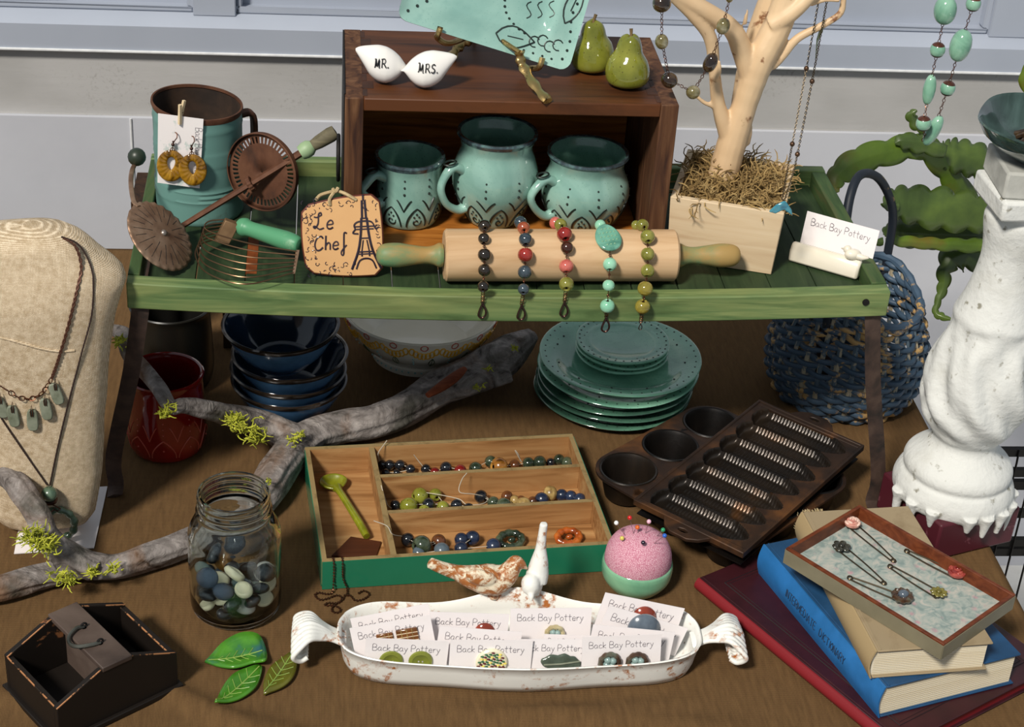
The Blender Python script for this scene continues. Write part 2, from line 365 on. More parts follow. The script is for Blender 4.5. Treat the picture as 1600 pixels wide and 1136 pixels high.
for x0, y0, x1, y1 in ((.415, .006, .463, .023), (.415, .315, .463, .30), (-.400, .006, -.444, .057), (-.400, .315, -.444, .28)):
    e = .02 if y0 < .1 else -.02
    P = spline([(x0, y0+e*1.6, .2762), (x0, y0+e*.5, .2764), (x0, y0, .268), (x0+(x1-x0)*.35, y0+(y1-y0)*.35, .18), (x1, y1, .05), (x1, y1, .012), (x1, y1-e*.2, .0045), (x1, y1-e*.9, .003)], 5)
    lg = build('leg', MB().tube([p+Vector((0, 0, sag(x0) if p.z > .26 else 0)) for p in P], .0095, 4, flat=.25, up=(0, 1, 0)), M_iron, tray, w=True, ang=50)
for x in (.40,): build('screw', MB().tube([(x, -.0035, .296), (x, .0, .296)], .004, 12), M_ironblk, tray, w=True)
TZ = .2928                          # tray floor

# ================================================================ WOODEN CRATE with mugs
M_crate = wood('aged brown crate wood', ['2E1A0E', '54311A', '704726'], 'X', .5, 7, .15)
M_crateT = worn('worn crate top', '4A2812', '22130A', .47, 7, .5, (.5, 4, 1), .15, base2='643A1C', width=.25)
M_crateY = wood('crate side wood', ['35211A', '5E3E28', '7E5A3E'], 'Z', .6)
M_crateI = wood('crate inner wood', ['6E3C14', 'AE6C2A', 'C8843C'], 'X', .5)
M_endg = noisy('end grain', ['2B170D', '4A2A18'], 60, .7)
cr = thing('wooden_crate', 'dovetailed brown wooden crate lying on its side on the green tray, mugs inside', 'crate', (0, .2, TZ))
cx0, cx1, cy0, cy1, cz0, cz1 = -.181, .184, .095, .302, TZ+.0005, .486
build('bottom_panel', MB().box(cx0+.02, cx1-.02, cy0+.004, cy1, cz0, cz0+.011), M_crateI, cr, w=True, bevel=.001)
build('top_panel', MB().box(cx0+.02, cx1-.02, cy0, cy1, cz1-.015, cz1), M_crateT, cr, w=True, bevel=.0015)
build('back_panel', MB().box(cx0+.02, cx1-.02, cy1-.008, cy1, cz0+.011, cz1-.015), M_crateI, cr, w=True)
for s_, (xa, xb) in enumerate(((cx0, cx0+.02), (cx1-.02, cx1))):
    sp = build('side_panel', MB().box(xa, xb, cy0, cy1, cz0, cz1), M_crateY, cr, w=True, bevel=.0012)
    fg = MB(); n = 9
    for i in range(n):
        y = cy0+.006+i*(cy1-cy0-.012)/n
        q = .011 if i % 2 else .004
        fg.box(xb-.001 if s_ == 0 else xa-q, xb+q if s_ == 0 else xa+.001, y, y+(cy1-cy0-.012)/n*.92, cz1-.013, cz1+.0004)
    build('finger_joint', fg, M_endg, sp, w=True, kind='stuff')
build('edge_strip', MB().box(cx0-.0012, cx0+.0005, cy0+.01, cy1-.005, cz0, cz1+.001), M_ironblk, cr, w=True)
ring = arc((cx0-.006, .14, .395), .024, R(-80), R(260), 26, (0, 1, 0), (0, 0, 1.05))
build('ring_handle', MB().tube(ring, .0022, 8), M_ironblk, cr, w=True)

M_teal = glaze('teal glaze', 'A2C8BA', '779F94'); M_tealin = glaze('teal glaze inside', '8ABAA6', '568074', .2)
M_tealrim = noisy('dark blue rim glaze', ['262A2C', '3C4A50', '5E7F7C'], 90, .15, coat=.5)
M_carve = plain('dark carved line', '18231F', .45)
def prof_r(pr, z):
    for (r0, z0), (r1, z1) in zip(pr, pr[1:]):
        if z0 <= z <= z1: return r0+(r1-r0)*(z-z0)/max(1e-9, z1-z0)
    return pr[-1][0]
def smooth_prof(pr, n=5):
    P = spline([(r, z, 0) for r, z in pr], n); return [(p.x, p.y) for p in P]
def mug(name, label, base, pr, hz, hdir, rep, a0, zs):
    P = smooth_prof(pr); H = P[-1][1]; th = .0042
    t_ = thing(name, label, 'mug', base, (0, 0, 0), 'teal mugs in the crate')
    outer = [(0, .003), (P[0][0]*.8, .003), (P[0][0]*.86, 0), (P[0][0], .001)]+P[1:]
    rim = [(P[-1][0]-.001, H+.0012), (P[-1][0]-th*.6, H+.0012)]
    inner = [(max(.001, r-th), z) for r, z in reversed(P) if z > .006]
    build('body', MB().lathe(outer), M_teal, t_)
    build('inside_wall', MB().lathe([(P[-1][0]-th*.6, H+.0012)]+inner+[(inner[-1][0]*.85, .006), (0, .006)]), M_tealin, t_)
    build('rim', MB().lathe([(P[-3][0]+.0003, P[-3][1]), (P[-1][0]+.0006, H-.001), (P[-1][0]-.0005, H+.0016), (P[-1][0]-th+.0002, H+.001), (P[-1][0]-th-.0006, H-.004)]), M_tealrim, t_)
    u = Vector((math.cos(hdir), math.sin(hdir), 0)); z0, z1, ro = hz
    r0, r1 = prof_r(P, z0)-.003, prof_r(P, z1)-.003; zz = Vector((0, 0, 1))
    pts = spline([u*r1+zz*(z1-.002), u*(r1+.014)+zz*(z1+.004), u*ro*.97+zz*(z1-.006), u*(ro+.002)+zz*((z0+z1)/2+.004), u*(ro-.006)+zz*(z0+.010), u*(r0+.012)+zz*(z0-.001), u*r0+zz*z0], 6)
    n = len(pts)
    build('handle', MB().tube(pts, [.0078-.0025*math.sin(PI*i/(n-1)) for i in range(n)], 12, flat=.8), M_teal, t_)
    tp = u*(r1+.018)+zz*(z1+.0105); side = zz.cross(u)
    build('thumb_rest', MB().tube([tp+(math.cos(a)*.008)*(u*.95-zz*.1)+(math.sin(a)*.0055)*side for a in [2*PI*i/18 for i in range(18)]], .0011, 6, closed=True), M_carve, t_)
    cv = MB()
    def S(a, z): r = prof_r(P, z)+.0002; return Vector((r*math.cos(a), r*math.sin(a), z))
    def crv(pts, r=.0009): cv.tube([S(a, z) for a, z in pts], [r*(.5+.5*math.sin(PI*(i+.5)/len(pts)))+.0002 for i in range(len(pts))], 5)
    zb, zt, zv, zd = zs
    for k in range(rep):
        c = a0+k*2*PI/rep; hw = PI/rep*.78
        for sg in (-1, 1):
            crv([(c+sg*hw*math.sin(PI*.5*(1-t_i/8)**.8)*(1 if t_i else 1), zb+(zt-zb)*t_i/8) for t_i in range(9)], .0011)
            m_ = c+PI/rep
            crv([(m_+sg*hw*.75*(1-t_i/6), zt+.010-(.014)*(t_i/6)**1.4) for t_i in range(7)], .0009)
        crv([(c+hw*.5*(.2+.8*i/12)*math.cos(i*.55), zb+(zt-zb)*.28+(zt-zb)*.24*(.2+.8*i/12)*math.sin(i*.55)) for i in range(13)], .0008)
        for da, dz in ((-.25, .55), (.25, .55), (0, .70)): cv.ball(S(c+hw*da, zb+(zt-zb)*dz), .0013, 8)
        for q in range(3): cv.ball(S(c+PI/rep, zd+q*.0085), .0012+.0002*(2-q), 8)
    build('carved_pattern', cv, M_carve, t_, kind='stuff')
    return t_
CB = TZ+.0125
mug('mug', 'straight teal mug, smallest and leftmost of three inside the wooden crate', (-.105, .172, CB), [(.033, .0), (.0375, .012), (.0385, .03), (.0375, .05), (.0375, .066), (.0405, .080)], (.030, .062, .063), R(212), 8, R(-78), (.006, .030, .04, .047))
mug('mug', 'tallest teal mug with a round belly, in the middle of the wooden crate', (-.006, .172, CB), [(.028, .0), (.036, .014), (.0475, .04), (.050, .060), (.046, .078), (.0415, .090), (.0415, .098), (.0465, .111)], (.024, .074, .071), R(208), 8, R(-84), (.005, .034, .05, .050))
mug('mug', 'squat pot-bellied teal mug at the right of the wooden crate', (.100, .170, CB), [(.032, .0), (.043, .014), (.0515, .036), (.051, .052), (.045, .066), (.043, .073), (.044, .080), (.0475, .089)], (.020, .062, .074), R(208), 9, R(-100), (.005, .030, .04, .044))
# ================================================================ ON TOP OF THE CRATE
CT = cz1                            # crate top
M_white = NT('white glaze'); M_white = M_white.set('E9E6E1', .18, 0, .5)
M_black = plain('black letter glaze', '17161A', .4)
def word_bird(txt, label, base, flip, L, yaw):
    t_ = thing('ceramic_bird', label, 'ceramic bird', base, (0, 0, yaw))
    b = MB(); nu, nv = 25, 20; s = -1 if flip else 1
    # stations along the body: x, top z, bottom z, half thickness (tail at -x, beak at +x)
    st = [(-.040, .0375, .0345, .001), (-.036, .0395, .030, .0045), (-.028, .041, .0205, .0095), (-.018, .042, .008, .0145), (-.006, .043, .0015, .0175), (.006, .041, .0, .0180), (.016, .037, .0025, .016), (.025, .031, .008, .0115), (.031, .025, .014, .0065), (.035, .0205, .0175, .003), (.0385, .0180, .0172, .0008)]
    def at(u):
        f = u*(len(st)-1); i = min(len(st)-2, int(f)); k = f-i; k2 = k
        return [a+(c-a)*k2 for a, c in zip(st[i], st[i+1])]
    def fn(i, j):
        x, zt_, zb_, h = at(i/(nu-1)); a = 2*PI*j/nv
        return Vector((s*x*L, -h*math.cos(a)*(1-.25*math.sin(a)), (zt_+zb_)/2+(zt_-zb_)/2*math.sin(a)))
    b.grid(nu, nv, fn, cv=True)
    build('body', b, M_white, t_, sub=1, ang=80)
    lt = MB()
    def surf(x, y):
        z = .0235+y; u = min(range(101), key=lambda k: abs(at(k/100)[0]*s*L-x))/100; X_, zt_, zb_, h = at(u)
        q = max(-.98, min(.98, (z-(zt_+zb_)/2)/((zt_-zb_)/2))); a = math.asin(q)
        return Vector((x, -h*math.cos(a)*(1-.25*q)-.0004, z))
    letters(lt, txt, .0085, None, .00075, surf=surf)
    build('lettering', lt, M_black, t_)
word_bird('MR.', 'white ceramic bird marked MR. on the crate top, left of its mate', Z(597, 128, CT), False, .74, R(-4))
word_bird('MRS.', 'white ceramic bird marked MRS. on the crate top, right of its mate', Z(668, 136, CT), True, .76, R(-3))

# pears
t = NT('olive glaze'); c = t.ramp(t.noise(25, (1, 1, 1), 5), [(.3, '5F641A'), (.7, '8F9038')]); c = t.mix(t.ramp(t.voro(220), [(.12, .8), (.2, 0.)]), c, '4A4412'); M_olive = t.set(c, .1, 0, .7)
M_stem = noisy('brown stem', ['4C3A22', '7A6238'], 80, .6)
for k, (px_, py_, lean, lb) in enumerate(((925, 113, -.06, 'olive glazed ceramic pear at the back of the crate top beside the square dish'), (978, 138, .03, 'olive glazed ceramic pear at the front right corner of the crate top'))):
    t_ = thing('ceramic_pear', lb, 'ceramic pear', Z(px_, py_-4, CT), (0, lean, k*1.3), 'olive ceramic pears')
    pr = smooth_prof([(.012, 0), (.0225, .006), (.0248, .017), (.0218, .030), (.0155, .040), (.0135, .048), (.0105, .055), (.005, .0585), (.0012, .0575)])
    build('body', MB().lathe([(0, .0012)]+pr, 32, wob=lambda p, a, i: p*(1+.02*math.sin(3*a+p.z*60))), M_olive, t_)
    build('stem', MB().tube([(0, 0, .056), (.001, 0, .060), (.003, .001, .0655)], [.0022, .0016, .0020], 8), M_stem, t_)

# square dish leaning on a brass easel
M_dish = glaze('pale teal dish glaze', 'A4C8BC', '7CA59C', .08, 6)
A = Vector((-.1265, .168, .5495)); B_ = Vector((.0665, .168, .4925))      # lower edge corners
ex = (B_-A); LX = ex.length; ex.normalize()
upv = Vector((0, .42, 1)).normalized(); upv = (upv-ex*upv.dot(ex)).normalized(); nn = ex.cross(upv)      # nn faces front
if nn.y > 0: nn = -nn
dz_ = Matrix((( ex.x, upv.x, nn.x, A.x), (ex.y, upv.y, nn.y, A.y), (ex.z, upv.z, nn.z, A.z), (0, 0, 0, 1)))
dish = thing('square_dish', 'square teal dish with carved border tilted on the brass easel', 'dish', A)
b = MB(); LY = .175; n = 40
def dsurf(u, v):
    d = min(u, v, LX-u, LY-v); rim = .004*(1-min(1, d/.012))**2
    z = .006+rim if d < .035 else .006
    if d >= .03: z = .006-.009*min(1, (d-.03)/.012)**.8
    return z
def rc(u, v, r=.012):                # rounded corners
    cx = min(max(u, r), LX-r); cy = min(max(v, r), LY-r); d = Vector((u-cx, v-cy))
    if d.length > r: d = d.normalized()*r
    return cx+d.x, cy+d.y
def df(i, j):
    u, v = rc(LX*i/n, LY*j/n); return dz_ @ Vector((u, v, dsurf(u, v)))
def db(i, j):
    u, v = rc(LX*i/n, LY*j/n); e = (i in (0, n)) or (j in (0, n)); return dz_ @ Vector((u, v, dsurf(u, v)-(.003 if e else .006)))
b.grid(n+1, n+1, df); b.grid(n+1, n+1, db)
edge = [(i, 0) for i in range(n)]+[(n, j) for j in range(n)]+[(n-i, n) for i in range(n)]+[(0, n-j) for j in range(n)]
for k in range(len(edge)):
    p, q = edge[k], edge[(k+1) % len(edge)]; b.add([df(*p), df(*q), db(*q), db(*p)], [(0, 1, 2, 3)])
build('plate', b, M_dish, dish, w=True, ang=70)
cv = MB()
def D(u, v): return dz_ @ Vector((u, v, dsurf(u, v)+.0004))
for k in range(12): cv.ball(D(LX-.010+.003*math.sin(k), .012+k*.0105), .0017, 6)
for k in range(5): cv.ball(D(LX-.022-k*.011, .0085), .0014, 6)
for k in range(4): cv.ball(D(.010+k*.0085, .012+k*.008), .0018, 6)
for k in range(17):
    a = R(80+k*11); cv.ball(D(LX-.062+.040*math.cos(a)+.012, .062+.036*math.sin(a)), .0016, 6)
def leaf_c(c, ang_, L, W, r=.0009):
    c = Vector(c); u = Vector((math.cos(ang_), math.sin(ang_))); w = Vector((-u.y, u.x))
    for s in (-1, 1): cv.tube([D(*(c+u*L*(t/8-.5)+w*s*W*math.sin(PI*(t/8)**.8))) for t in range(9)], r, 5)
    cv.tube([D(*(c+u*L*(t/4-.5)*.4)) for t in range(5)], r*.7, 5)
leaf_c((LX-.068, .019), R(4), .045, .012); leaf_c((LX-.014, .075), R(80), .05, .009); leaf_c((LX*.42, .085), R(-30), .07, .018); leaf_c((LX*.62, .12), R(200), .06, .016)
for k in range(4):
    c0 = Vector((LX-.046+k*.009, .021+.004*(k % 2))); cv.tube([D(c0.x+.006*math.cos(a), c0.y+.006*math.sin(a)) for a in [R(40+q*32) for q in range(9)]], .0007, 5)
for k in range(3):
    c0 = Vector((LX-.060+k*.012, .052+k*.004)); cv.tube([D(c0.x+.004*math.sin(a*2), c0.y+a*.006-.008) for a in [q*.45 for q in range(8)]], .0006, 5)
build('carved_pattern', cv, M_carve, dish, w=True, kind='stuff')
M_brass = worn('aged brass', '9A7E4C', '4A3C26', .56, 40, .32, metal=.9, bump=.6, base2='C4AA74')
es = thing('dish_easel', 'aged brass easel with leaf cast legs under the tilted square dish', 'easel', Z(760, 110, CT))
def ZC(a, b, dz=.0): return Z(a, b, CT+dz)
l1 = spline([ZC(856, 158, .003), ZC(838, 137, .010), ZC(822, 112, .018), ZC(814, 96, .026), ZC(812, 82, .036)], 5)
build('front_leg', MB().tube(l1, [.0062+.0022*math.sin(i*1.3)*(.6) for i in range(len(l1))], 8, flat=.6), M_brass, es, w=True, ang=60)
l2 = spline([ZC(702, 92, .002), ZC(716, 74, .011), ZC(733, 62, .021), ZC(742, 52, .033)], 5)
build('front_leg', MB().tube(l2, [.0065+.002*math.sin(i*1.5) for i in range(len(l2))], 8, flat=.6), M_brass, es, w=True, ang=60)
q = l2[-1]; q1 = l1[-1]; q2 = Y(716, 58, .160); hk = dz_ @ Vector((.048, -.0035, .014)); hk2 = dz_ @ Vector((LX-.034, -.0035, .014))
build('hook', MB().tube(spline([q, dz_ @ Vector((.066, -.0075, -.004)), dz_ @ Vector((.050, -.0065, .004)), hk+upv*.001, hk+upv*.0085+nn*.001], 5), .0034, 8), M_brass, es, w=True)
build('hook', MB().tube(spline([q1, dz_ @ Vector((LX-.05, -.0085, -.006)), dz_ @ Vector((LX-.036, -.0065, .004)), hk2, hk2+upv*.0095+nn*.001], 5), .0034, 8), M_brass, es, w=True)
back = Vector((-.03, .275, CT+.003))
build('rear_leg', MB().tube([dz_ @ Vector((LX*.5, .06, -.010)), back], .003, 8), M_brass, es, w=True)
build('crossbar', MB().tube([q, dz_ @ Vector((LX*.5, .02, -.016)), q1], .0028, 8), M_brass, es, w=True)
build('upright', MB().tube([dz_ @ Vector((LX*.5, .018, -.016)), dz_ @ Vector((LX*.5, .075, -.009))], .0028, 8), M_brass, es, w=True)

# ================================================================ ROLLING PIN and bracelets
PC = Vector((.06, .0505, TZ+.0295)); PRR = .0292
M_beech = wood('beech wood', ['B8956E', 'CFAE88', 'DCBE98'], 'X', .5, 6, .08)
M_hand = worn('worn green handle paint', '4C7C58', 'A08450', .40, 14, .5, (.5, 1.2, 1.2), .1, base2='648E68', width=.16)
rp = thing('rolling_pin', 'beech rolling pin with worn green handles lying along the tray', 'rolling pin', PC, (0, 0, R(1.5)))
RX = Matrix.Rotation(R(90), 4, 'Y')
build('barrel', MB().lathe([(0, -.1305), (.009, -.1305), (.0265, -.1305), (PRR, -.128), (PRR, .128), (.0265, .1305), (.009, .1305), (0, .1305)], 48, RX), M_beech, rp)
for s in (-1, 1):
    hp = smooth_prof([(.0125, .1315), (.0135, .136), (.0105, .143), (.0095, .152), (.0115, .168), (.0135, .182), (.0125, .196), (.0085, .203), (.002, .2055)])
    build('handle', MB().lathe([(0, .1315)]+[(r, z) for r, z in hp], 24, Matrix.Rotation(R(90*s), 4, 'Y')), M_hand, rp)
def on_pin(px_, py_, extra):         # sight line meets the barrel surface (axis along X)
    d = ray(px_, py_); o = CAM-PC; r_ = PRR+extra
    a = d.y**2+d.z**2; bb = o.y*d.y+o.z*d.z; c = o.y**2+o.z**2-r_*r_; q = bb*bb-a*c
    if q < 0: t_ = -bb/a; p = CAM+d*t_; v = Vector((0, p.y-PC.y, p.z-PC.z)).normalized()*r_; return Vector((p.x, PC.y+v.y, PC.z+v.z))
    return CAM+d*((-bb-math.sqrt(q))/a)
def on_rail(px_, py_, extra): return Y(px_, py_, -.002-extra)
def bcol(name, a, b_, rough=.12): return noisy(name, [a, b_], 70, rough, coat=.6, dist=.8)
BC = {'k': bcol('black bead', '14120F', '332A20'), 'b': bcol('slate blue bead', '1D2A33', '46525A'), 'r': bcol('red bead', '6E1414', 'A0342A'), 'o': bcol('rust bead', '7A3220', 'B0603F'),
      'c': bcol('coral bead', 'B04840', 'D0766A'), 'g': bcol('olive bead', '66651F', '969448'), 'm': bcol('mint bead', '78B898', '9CD2B4'), 'd': bcol('brown bead', '2A150C', '4A2415'), 'y': bcol('mustard bead', '6E6420', 'A0923E')}
M_cop = plain('copper wire', '6E4634', .35, .9)
M_clasp = plain('dark copper clasp', '55403A', .3, .95)
def clasp(mb, p, s=1.0):
    P = [Vector((.002*math.sin(a*1.0)*s, 0, -.004*s)) for a in ()]
    out = spline([(0, 0, 0), (.0032, -.0008, -.006), (.0034, -.001, -.011), (.0005, -.0012, -.0145), (-.0032, -.001, -.0125), (-.0026, -.0008, -.007), (0, 0, 0)], 4)
    mb.tube([p+q*s for q in out], .00105*s, 6); mb.ball(p+Vector((0, 0, .001)), .0014*s, 8)
def bracelet(label, rows, clasp_at, pend=None):
    # rows: (px, py, radius px, colour, where)
    p0 = None; t_ = thing('beaded_bracelet', label, 'bracelet', PC+Vector((0, 0, PRR)), (0, 0, 0), 'bead bracelets over the rolling pin')
    P = []
    for (a, c, r_, col, wh) in rows:
        r = r_*.00072
        p = on_pin(a, c, r*.85+.0004) if wh == 'p' else on_rail(a, c, r*.9+.0006)
        P.append((p, r, col))
    wire = MB()
    tail = [on_pin(rows[0][0]-6, rows[0][1]-9, .003)]
    for i, (p, r, col) in enumerate(P):
        a = P[i-1][0] if i else tail[0]; c = P[i+1][0] if i+1 < len(P) else p+(p-P[i-1][0])
        d = (c-a).normalized(); 
        if col: build('bead', MB().bead(p, r, d, 16, .9), BC[col], t_, w=True)
        if i:
            m_ = (P[i-1][0]+p)/2; gap = (p-P[i-1][0]).length-r-P[i-1][1]
            wire.tube([P[i-1][0], p], .0005, 5)
            if gap > .0015: wire.tube(arc(m_, .0013, 0, 2*PI, 9, (1, 0, 0), d), .0004, 4)
    cp = on_rail(clasp_at[0], clasp_at[1], .002); last = P[-1][0]
    n_ = max(2, int((cp-last).length/.003))
    for k in range(1, n_):
        q = last.lerp(cp, k/n_); wire.tube(arc(q, .0019, 0, 2*PI, 11, (1, 0, .2*(k % 2)), (0, -.4*(k % 2), 1)), .00045, 5)
    build('wire', wire, M_cop, t_, w=True)
    cl = MB(); clasp(cl, cp, 1.15 if clasp_at[2] else .5); build('clasp', cl, M_clasp, t_, w=True)
    if pend:
        c = on_pin(pend[0], pend[1], .0035); n0 = (c-PC); n0.x = 0; n0.normalize(); u = Vector((1, 0, 0)); w = n0.cross(u); w = w if w.z > 0 else -w
        ol = [(math.cos(a)*.0145*(1-.12*math.sin(a)), math.sin(a)*.0185) for a in [2*PI*k/28 for k in range(28)]]
        T = Matrix(((u.x, w.x, n0.x, c.x), (u.y, w.y, n0.y, c.y), (u.z, w.z, n0.z, c.z), (0, 0, 0, 1))) @ Matrix.Rotation(R(12), 4, 'Z')
        lf = build('leaf_pendant', MB().prism(ol, -.0022, .0018, T), M_tealrow, t_, w=True, bevel=.0015)
        dt = MB()
        for ix in range(-2, 3):
            for iy in range(-2, 3):
                if ix*ix*1.4+iy*iy < 7: dt.ball(T @ Vector((ix*.0042, iy*.0055, .0018)), .0012, 6)
        build('raised_dots', dt, M_tealrim2, lf, w=True, kind='stuff')
M_tealrow = glaze('leaf pendant glaze', '6FA892', '477E6C', .15, 60, False); M_tealrim2 = plain('pale raised glaze', '86B090', .2, 0, .5)
bracelet('bracelet of black ceramic beads, leftmost on the rolling pin', [(757, 353, 10, 'k', 'p'), (756, 373, 9, 'k', 'p'), (757, 398, 10.5, 'k', 'p'), (757, 422, 10, 'k', 'p'), (755, 448, 9, 'k', 'r')], (754, 475, 1))
bracelet('bracelet of slate blue and red beads, second from the left on the rolling pin', [(813, 346, 10, 'b', 'p'), (818, 356, 10, 'o', 'p'), (821, 374, 10.5, 'b', 'p'), (821, 398, 12, 'r', 'p'), (820, 425, 11, 'b', 'p'), (818, 452, 9, 'b', 'r')], (815, 478, 1))
bracelet('bracelet mixing coral, olive, red and brown beads, middle of the rolling pin', [(868, 348, 10, 'c', 'p'), (876, 351, 10, 'g', 'p'), (882, 366, 12, 'r', 'p'), (886, 387, 10, 'd', 'p'), (885, 416, 11.5, 'c', 'p'), (885, 444, 11.5, 'g', 'r')], (882, 473, 1))
bracelet('bracelet of mint beads with a dotted teal leaf pendant over the rolling pin', [(938, 352, 9, 'm', 'p'), (946, 364, 4, None, 'p'), (953, 385, 4, None, 'p'), (953, 413, 11, 'm', 'p'), (951, 446, 9.5, 'm', 'r'), (949, 478, 11.5, 'm', 'r')], (947, 497, 1), pend=(950, 371))
bracelet('bracelet of olive green beads, rightmost on the rolling pin', [(994, 348, 8, 'g', 'p'), (1004, 352, 10, 'g', 'p'), (1012, 370, 11.5, 'g', 'p'), (1012, 397, 11, 'g', 'p'), (1012, 423, 11, 'g', 'p'), (1008, 451, 12, 'y', 'r'), (1004, 479, 12, 'y', 'r')], (1001, 506, 0))

# ================================================================ LE CHEF PLAQUE
M_clay = worn('tan clay', 'C59565', '5B3524', .64, 30, .5, bump=.3, base2='D9AE78', width=.08); M_clayedge = noisy('red brown clay edge', ['4A2015', '6E3524'], 40, .5)
M_gl = plain('dark purple glaze line', '2C2230', .15, 0, .6)
pb = Z(540, 432, TZ+.001); pt0 = Vector((pb.x, pb.y, pb.z)); 
lean = R(20); wx = Vector((1, 0, 0)); wy = Vector((0, math.sin(lean), math.cos(lean))); wn = wx.cross(wy); rl = R(-3.5)
wx2 = wx*math.cos(rl)-wy*math.sin(rl); wy2 = wx*math.sin(rl)+wy*math.cos(rl)
# plaque frame from its four seen corners on the leaning plane
PQ = [plane(a, c, pt0, wn) for a, c in ((479, 426), (598, 430), (592, 302), (471, 322))]
pc = sum(PQ, Vector())/4
plq = thing('clay_plaque', 'tan clay plaque lettered Le Chef with a tower, tied with twine', 'plaque', pt0)
def loc2(p): d = p-pc; return (d.dot(wx2), d.dot(wy2))
c4 = [loc2(p) for p in PQ]; TP = Matrix(((wx2.x, wy2.x, wn.x, pc.x), (wx2.y, wy2.y, wn.y, pc.y), (wx2.z, wy2.z, wn.z, pc.z), (0, 0, 0, 1)))
if wn.y > 0: wn = -wn
sg = 1 if (TP @ Vector((0, 0, 1))-TP @ Vector((0, 0, 0))).y < 0 else -1
def bulge(c4, n=10):
    out = []
    for k in range(4):
        a = Vector(c4[k]); b_ = Vector(c4[(k+1) % 4]); nrm = Vector(((b_-a).y, -(b_-a).x)).normalized()
        for i in range(n):
            t_ = .09+.82*i/(n-1); out.append(tuple(a.lerp(b_, t_)+nrm*.003*math.sin(PI*t_)))
    return out
bo = bulge(c4)
build('slab', MB().prism(bo, -.004*sg, .0026*sg, TP), M_clayedge, plq, w=True, bevel=.0015)
build('face', MB().prism([(x*.965, y*.965) for x, y in bo], .002*sg, .0034*sg, TP), M_clay, plq, w=True, bevel=.0006)
gl = MB(); fz = .0036*sg
def pp(x, y): return TP @ Vector((x, y, fz))       # plaque plane, metres from the centre
def stk(pts, r=.0009, sm=True):
    P = [Vector((a, b_, 0)) for a, b_ in pts]; P = spline(P, 3) if sm and len(P) > 2 else P
    gl.tube([pp(p.x, p.y) for p in P], r, 5)
def word(txt, h, x, y, slant=.15):
    for ch in txt:
        for st in GL[ch]: stk([(x+(a+slant*b_)*h, y+b_*h) for a, b_ in st], .0010)
        x += adv(ch)*h
word('Le', .0165, -.0315, .010, .1); word('Chef', .0150, -.0315, -.013, .08)
tx = .0245                            # tower
for s in (-1, 1):
    stk([(tx+s*.0015, .040), (tx+s*.0022, .020)], .0013); stk([(tx+s*.003, .020), (tx+s*.0045, .002), (tx+s*.008, -.016), (tx+s*.016, -.036)], .0014)
    stk([(tx+s*.002, -.004), (tx+s*.004, -.016)], .0008); stk([(tx+s*.004, -.016), (tx+s*.0042, -.022)], .001)
for y_, w_ in ((.020, .004), (.011, .010), (.008, .010), (-.002, .0055), (-.017, .009), (-.0195, .0105)): stk([(tx-w_, y_), (tx+w_, y_)], .001, False)
stk([(tx-.010, .008), (tx-.011, .013), (tx-.006, .0165), (tx+.006, .0165), (tx+.010, .013), (tx+.012, .008), (tx+.016, .010)], .001); stk([(tx-.010, .008), (tx-.013, .004), (tx-.007, .003)], .001)
stk([(tx, .040), (tx, .046)], .0014); stk([(tx-.011, -.036), (tx-.007, -.027), (tx, -.0245), (tx+.007, -.027), (tx+.011, -.036)], .001)
rnd = random.Random(5)
for k in range(95):                  # scratched curls around the edges
    while True:
        x, y = rnd.uniform(-.042, .042), rnd.uniform(-.042, .044)
        if (abs(x) > .033 or y < -.028 or y > .030 or (x < -.03)) and not (tx-.013 < x < tx+.013 and y < .03): break
    a0 = rnd.uniform(0, 6); r_ = rnd.uniform(.0012, .003)
    if abs(x) < .041 and abs(y) < .0415: stk([(x+r_*math.cos(a0+q*.9), y+r_*math.sin(a0+q*.9)) for q in range(rnd.randint(2, 5))], .00045)
build('glazed_lettering', gl, M_gl, plq, w=True)
M_twine = noisy('jute twine', ['9C8660', 'C4AE86'], 120, .9, bump=.4)
tw = MB(); top = .0455
for pts in (((-.012, .036, .004), (-.012, .043, .005), (-.006, .0505, .001), (-.004, .051, -.003)), ((-.004, .051, -.003), (.004, .0485, .003), (.012, .044, .005), (.017, .0405, .004)), ((-.004, .051, -.002), (-.014, .0495, .002), (-.022, .047, .001), (-.027, .042, .0)), ((-.008, .0535, 0), (-.005, .0505, .003), (-.002, .0545, .001))):
    tw.tube([TP @ Vector((p.x, p.y, p.z*sg)) for p in spline(pts, 5)], .0019, 6)
build('twine', tw, M_twine, plq, w=True)

# ================================================================ CARD HOLDER
M_cream = noisy('cream glaze', ['DDD3BE', 'EDE6D6'], 12, .15, coat=.6); M_card = noisy('printed card', ['E6E0E0', 'EDE7E8'], 14, .7); M_ink = plain('grey handwriting ink', '57525A', .7)
a = Z(1230, 408, TZ+.001); c = Z(1338, 439, TZ+.001)
hx = (c-a); HL = hx.length; hx.normalize(); hy = Vector((-hx.y, hx.x, 0)); hz_ = Vector((0, 0, 1))
TH = Matrix(((hx.x, hy.x, 0, a.x), (hx.y, hy.y, 0, a.y), (0, 0, 1, a.z), (0, 0, 0, 1)))
ch = thing('card_holder', 'cream ceramic card holder with a tiny bird at the tray corner', 'card holder', a)
build('block', MB().prism([(.0, 0), (.022, .0), (.021, .012), (.013, .022), (.007, .0225), (.0005, .014)], 0, HL, TH @ Matrix(((0, 0, 1, 0), (1, 0, 0, 0), (0, 1, 0, 0), (0, 0, 0, 1)))), M_cream, ch, w=True, bevel=.004, ang=60)
bb_ = MB(); bp = TH @ Vector((HL*.86, .009, .027))
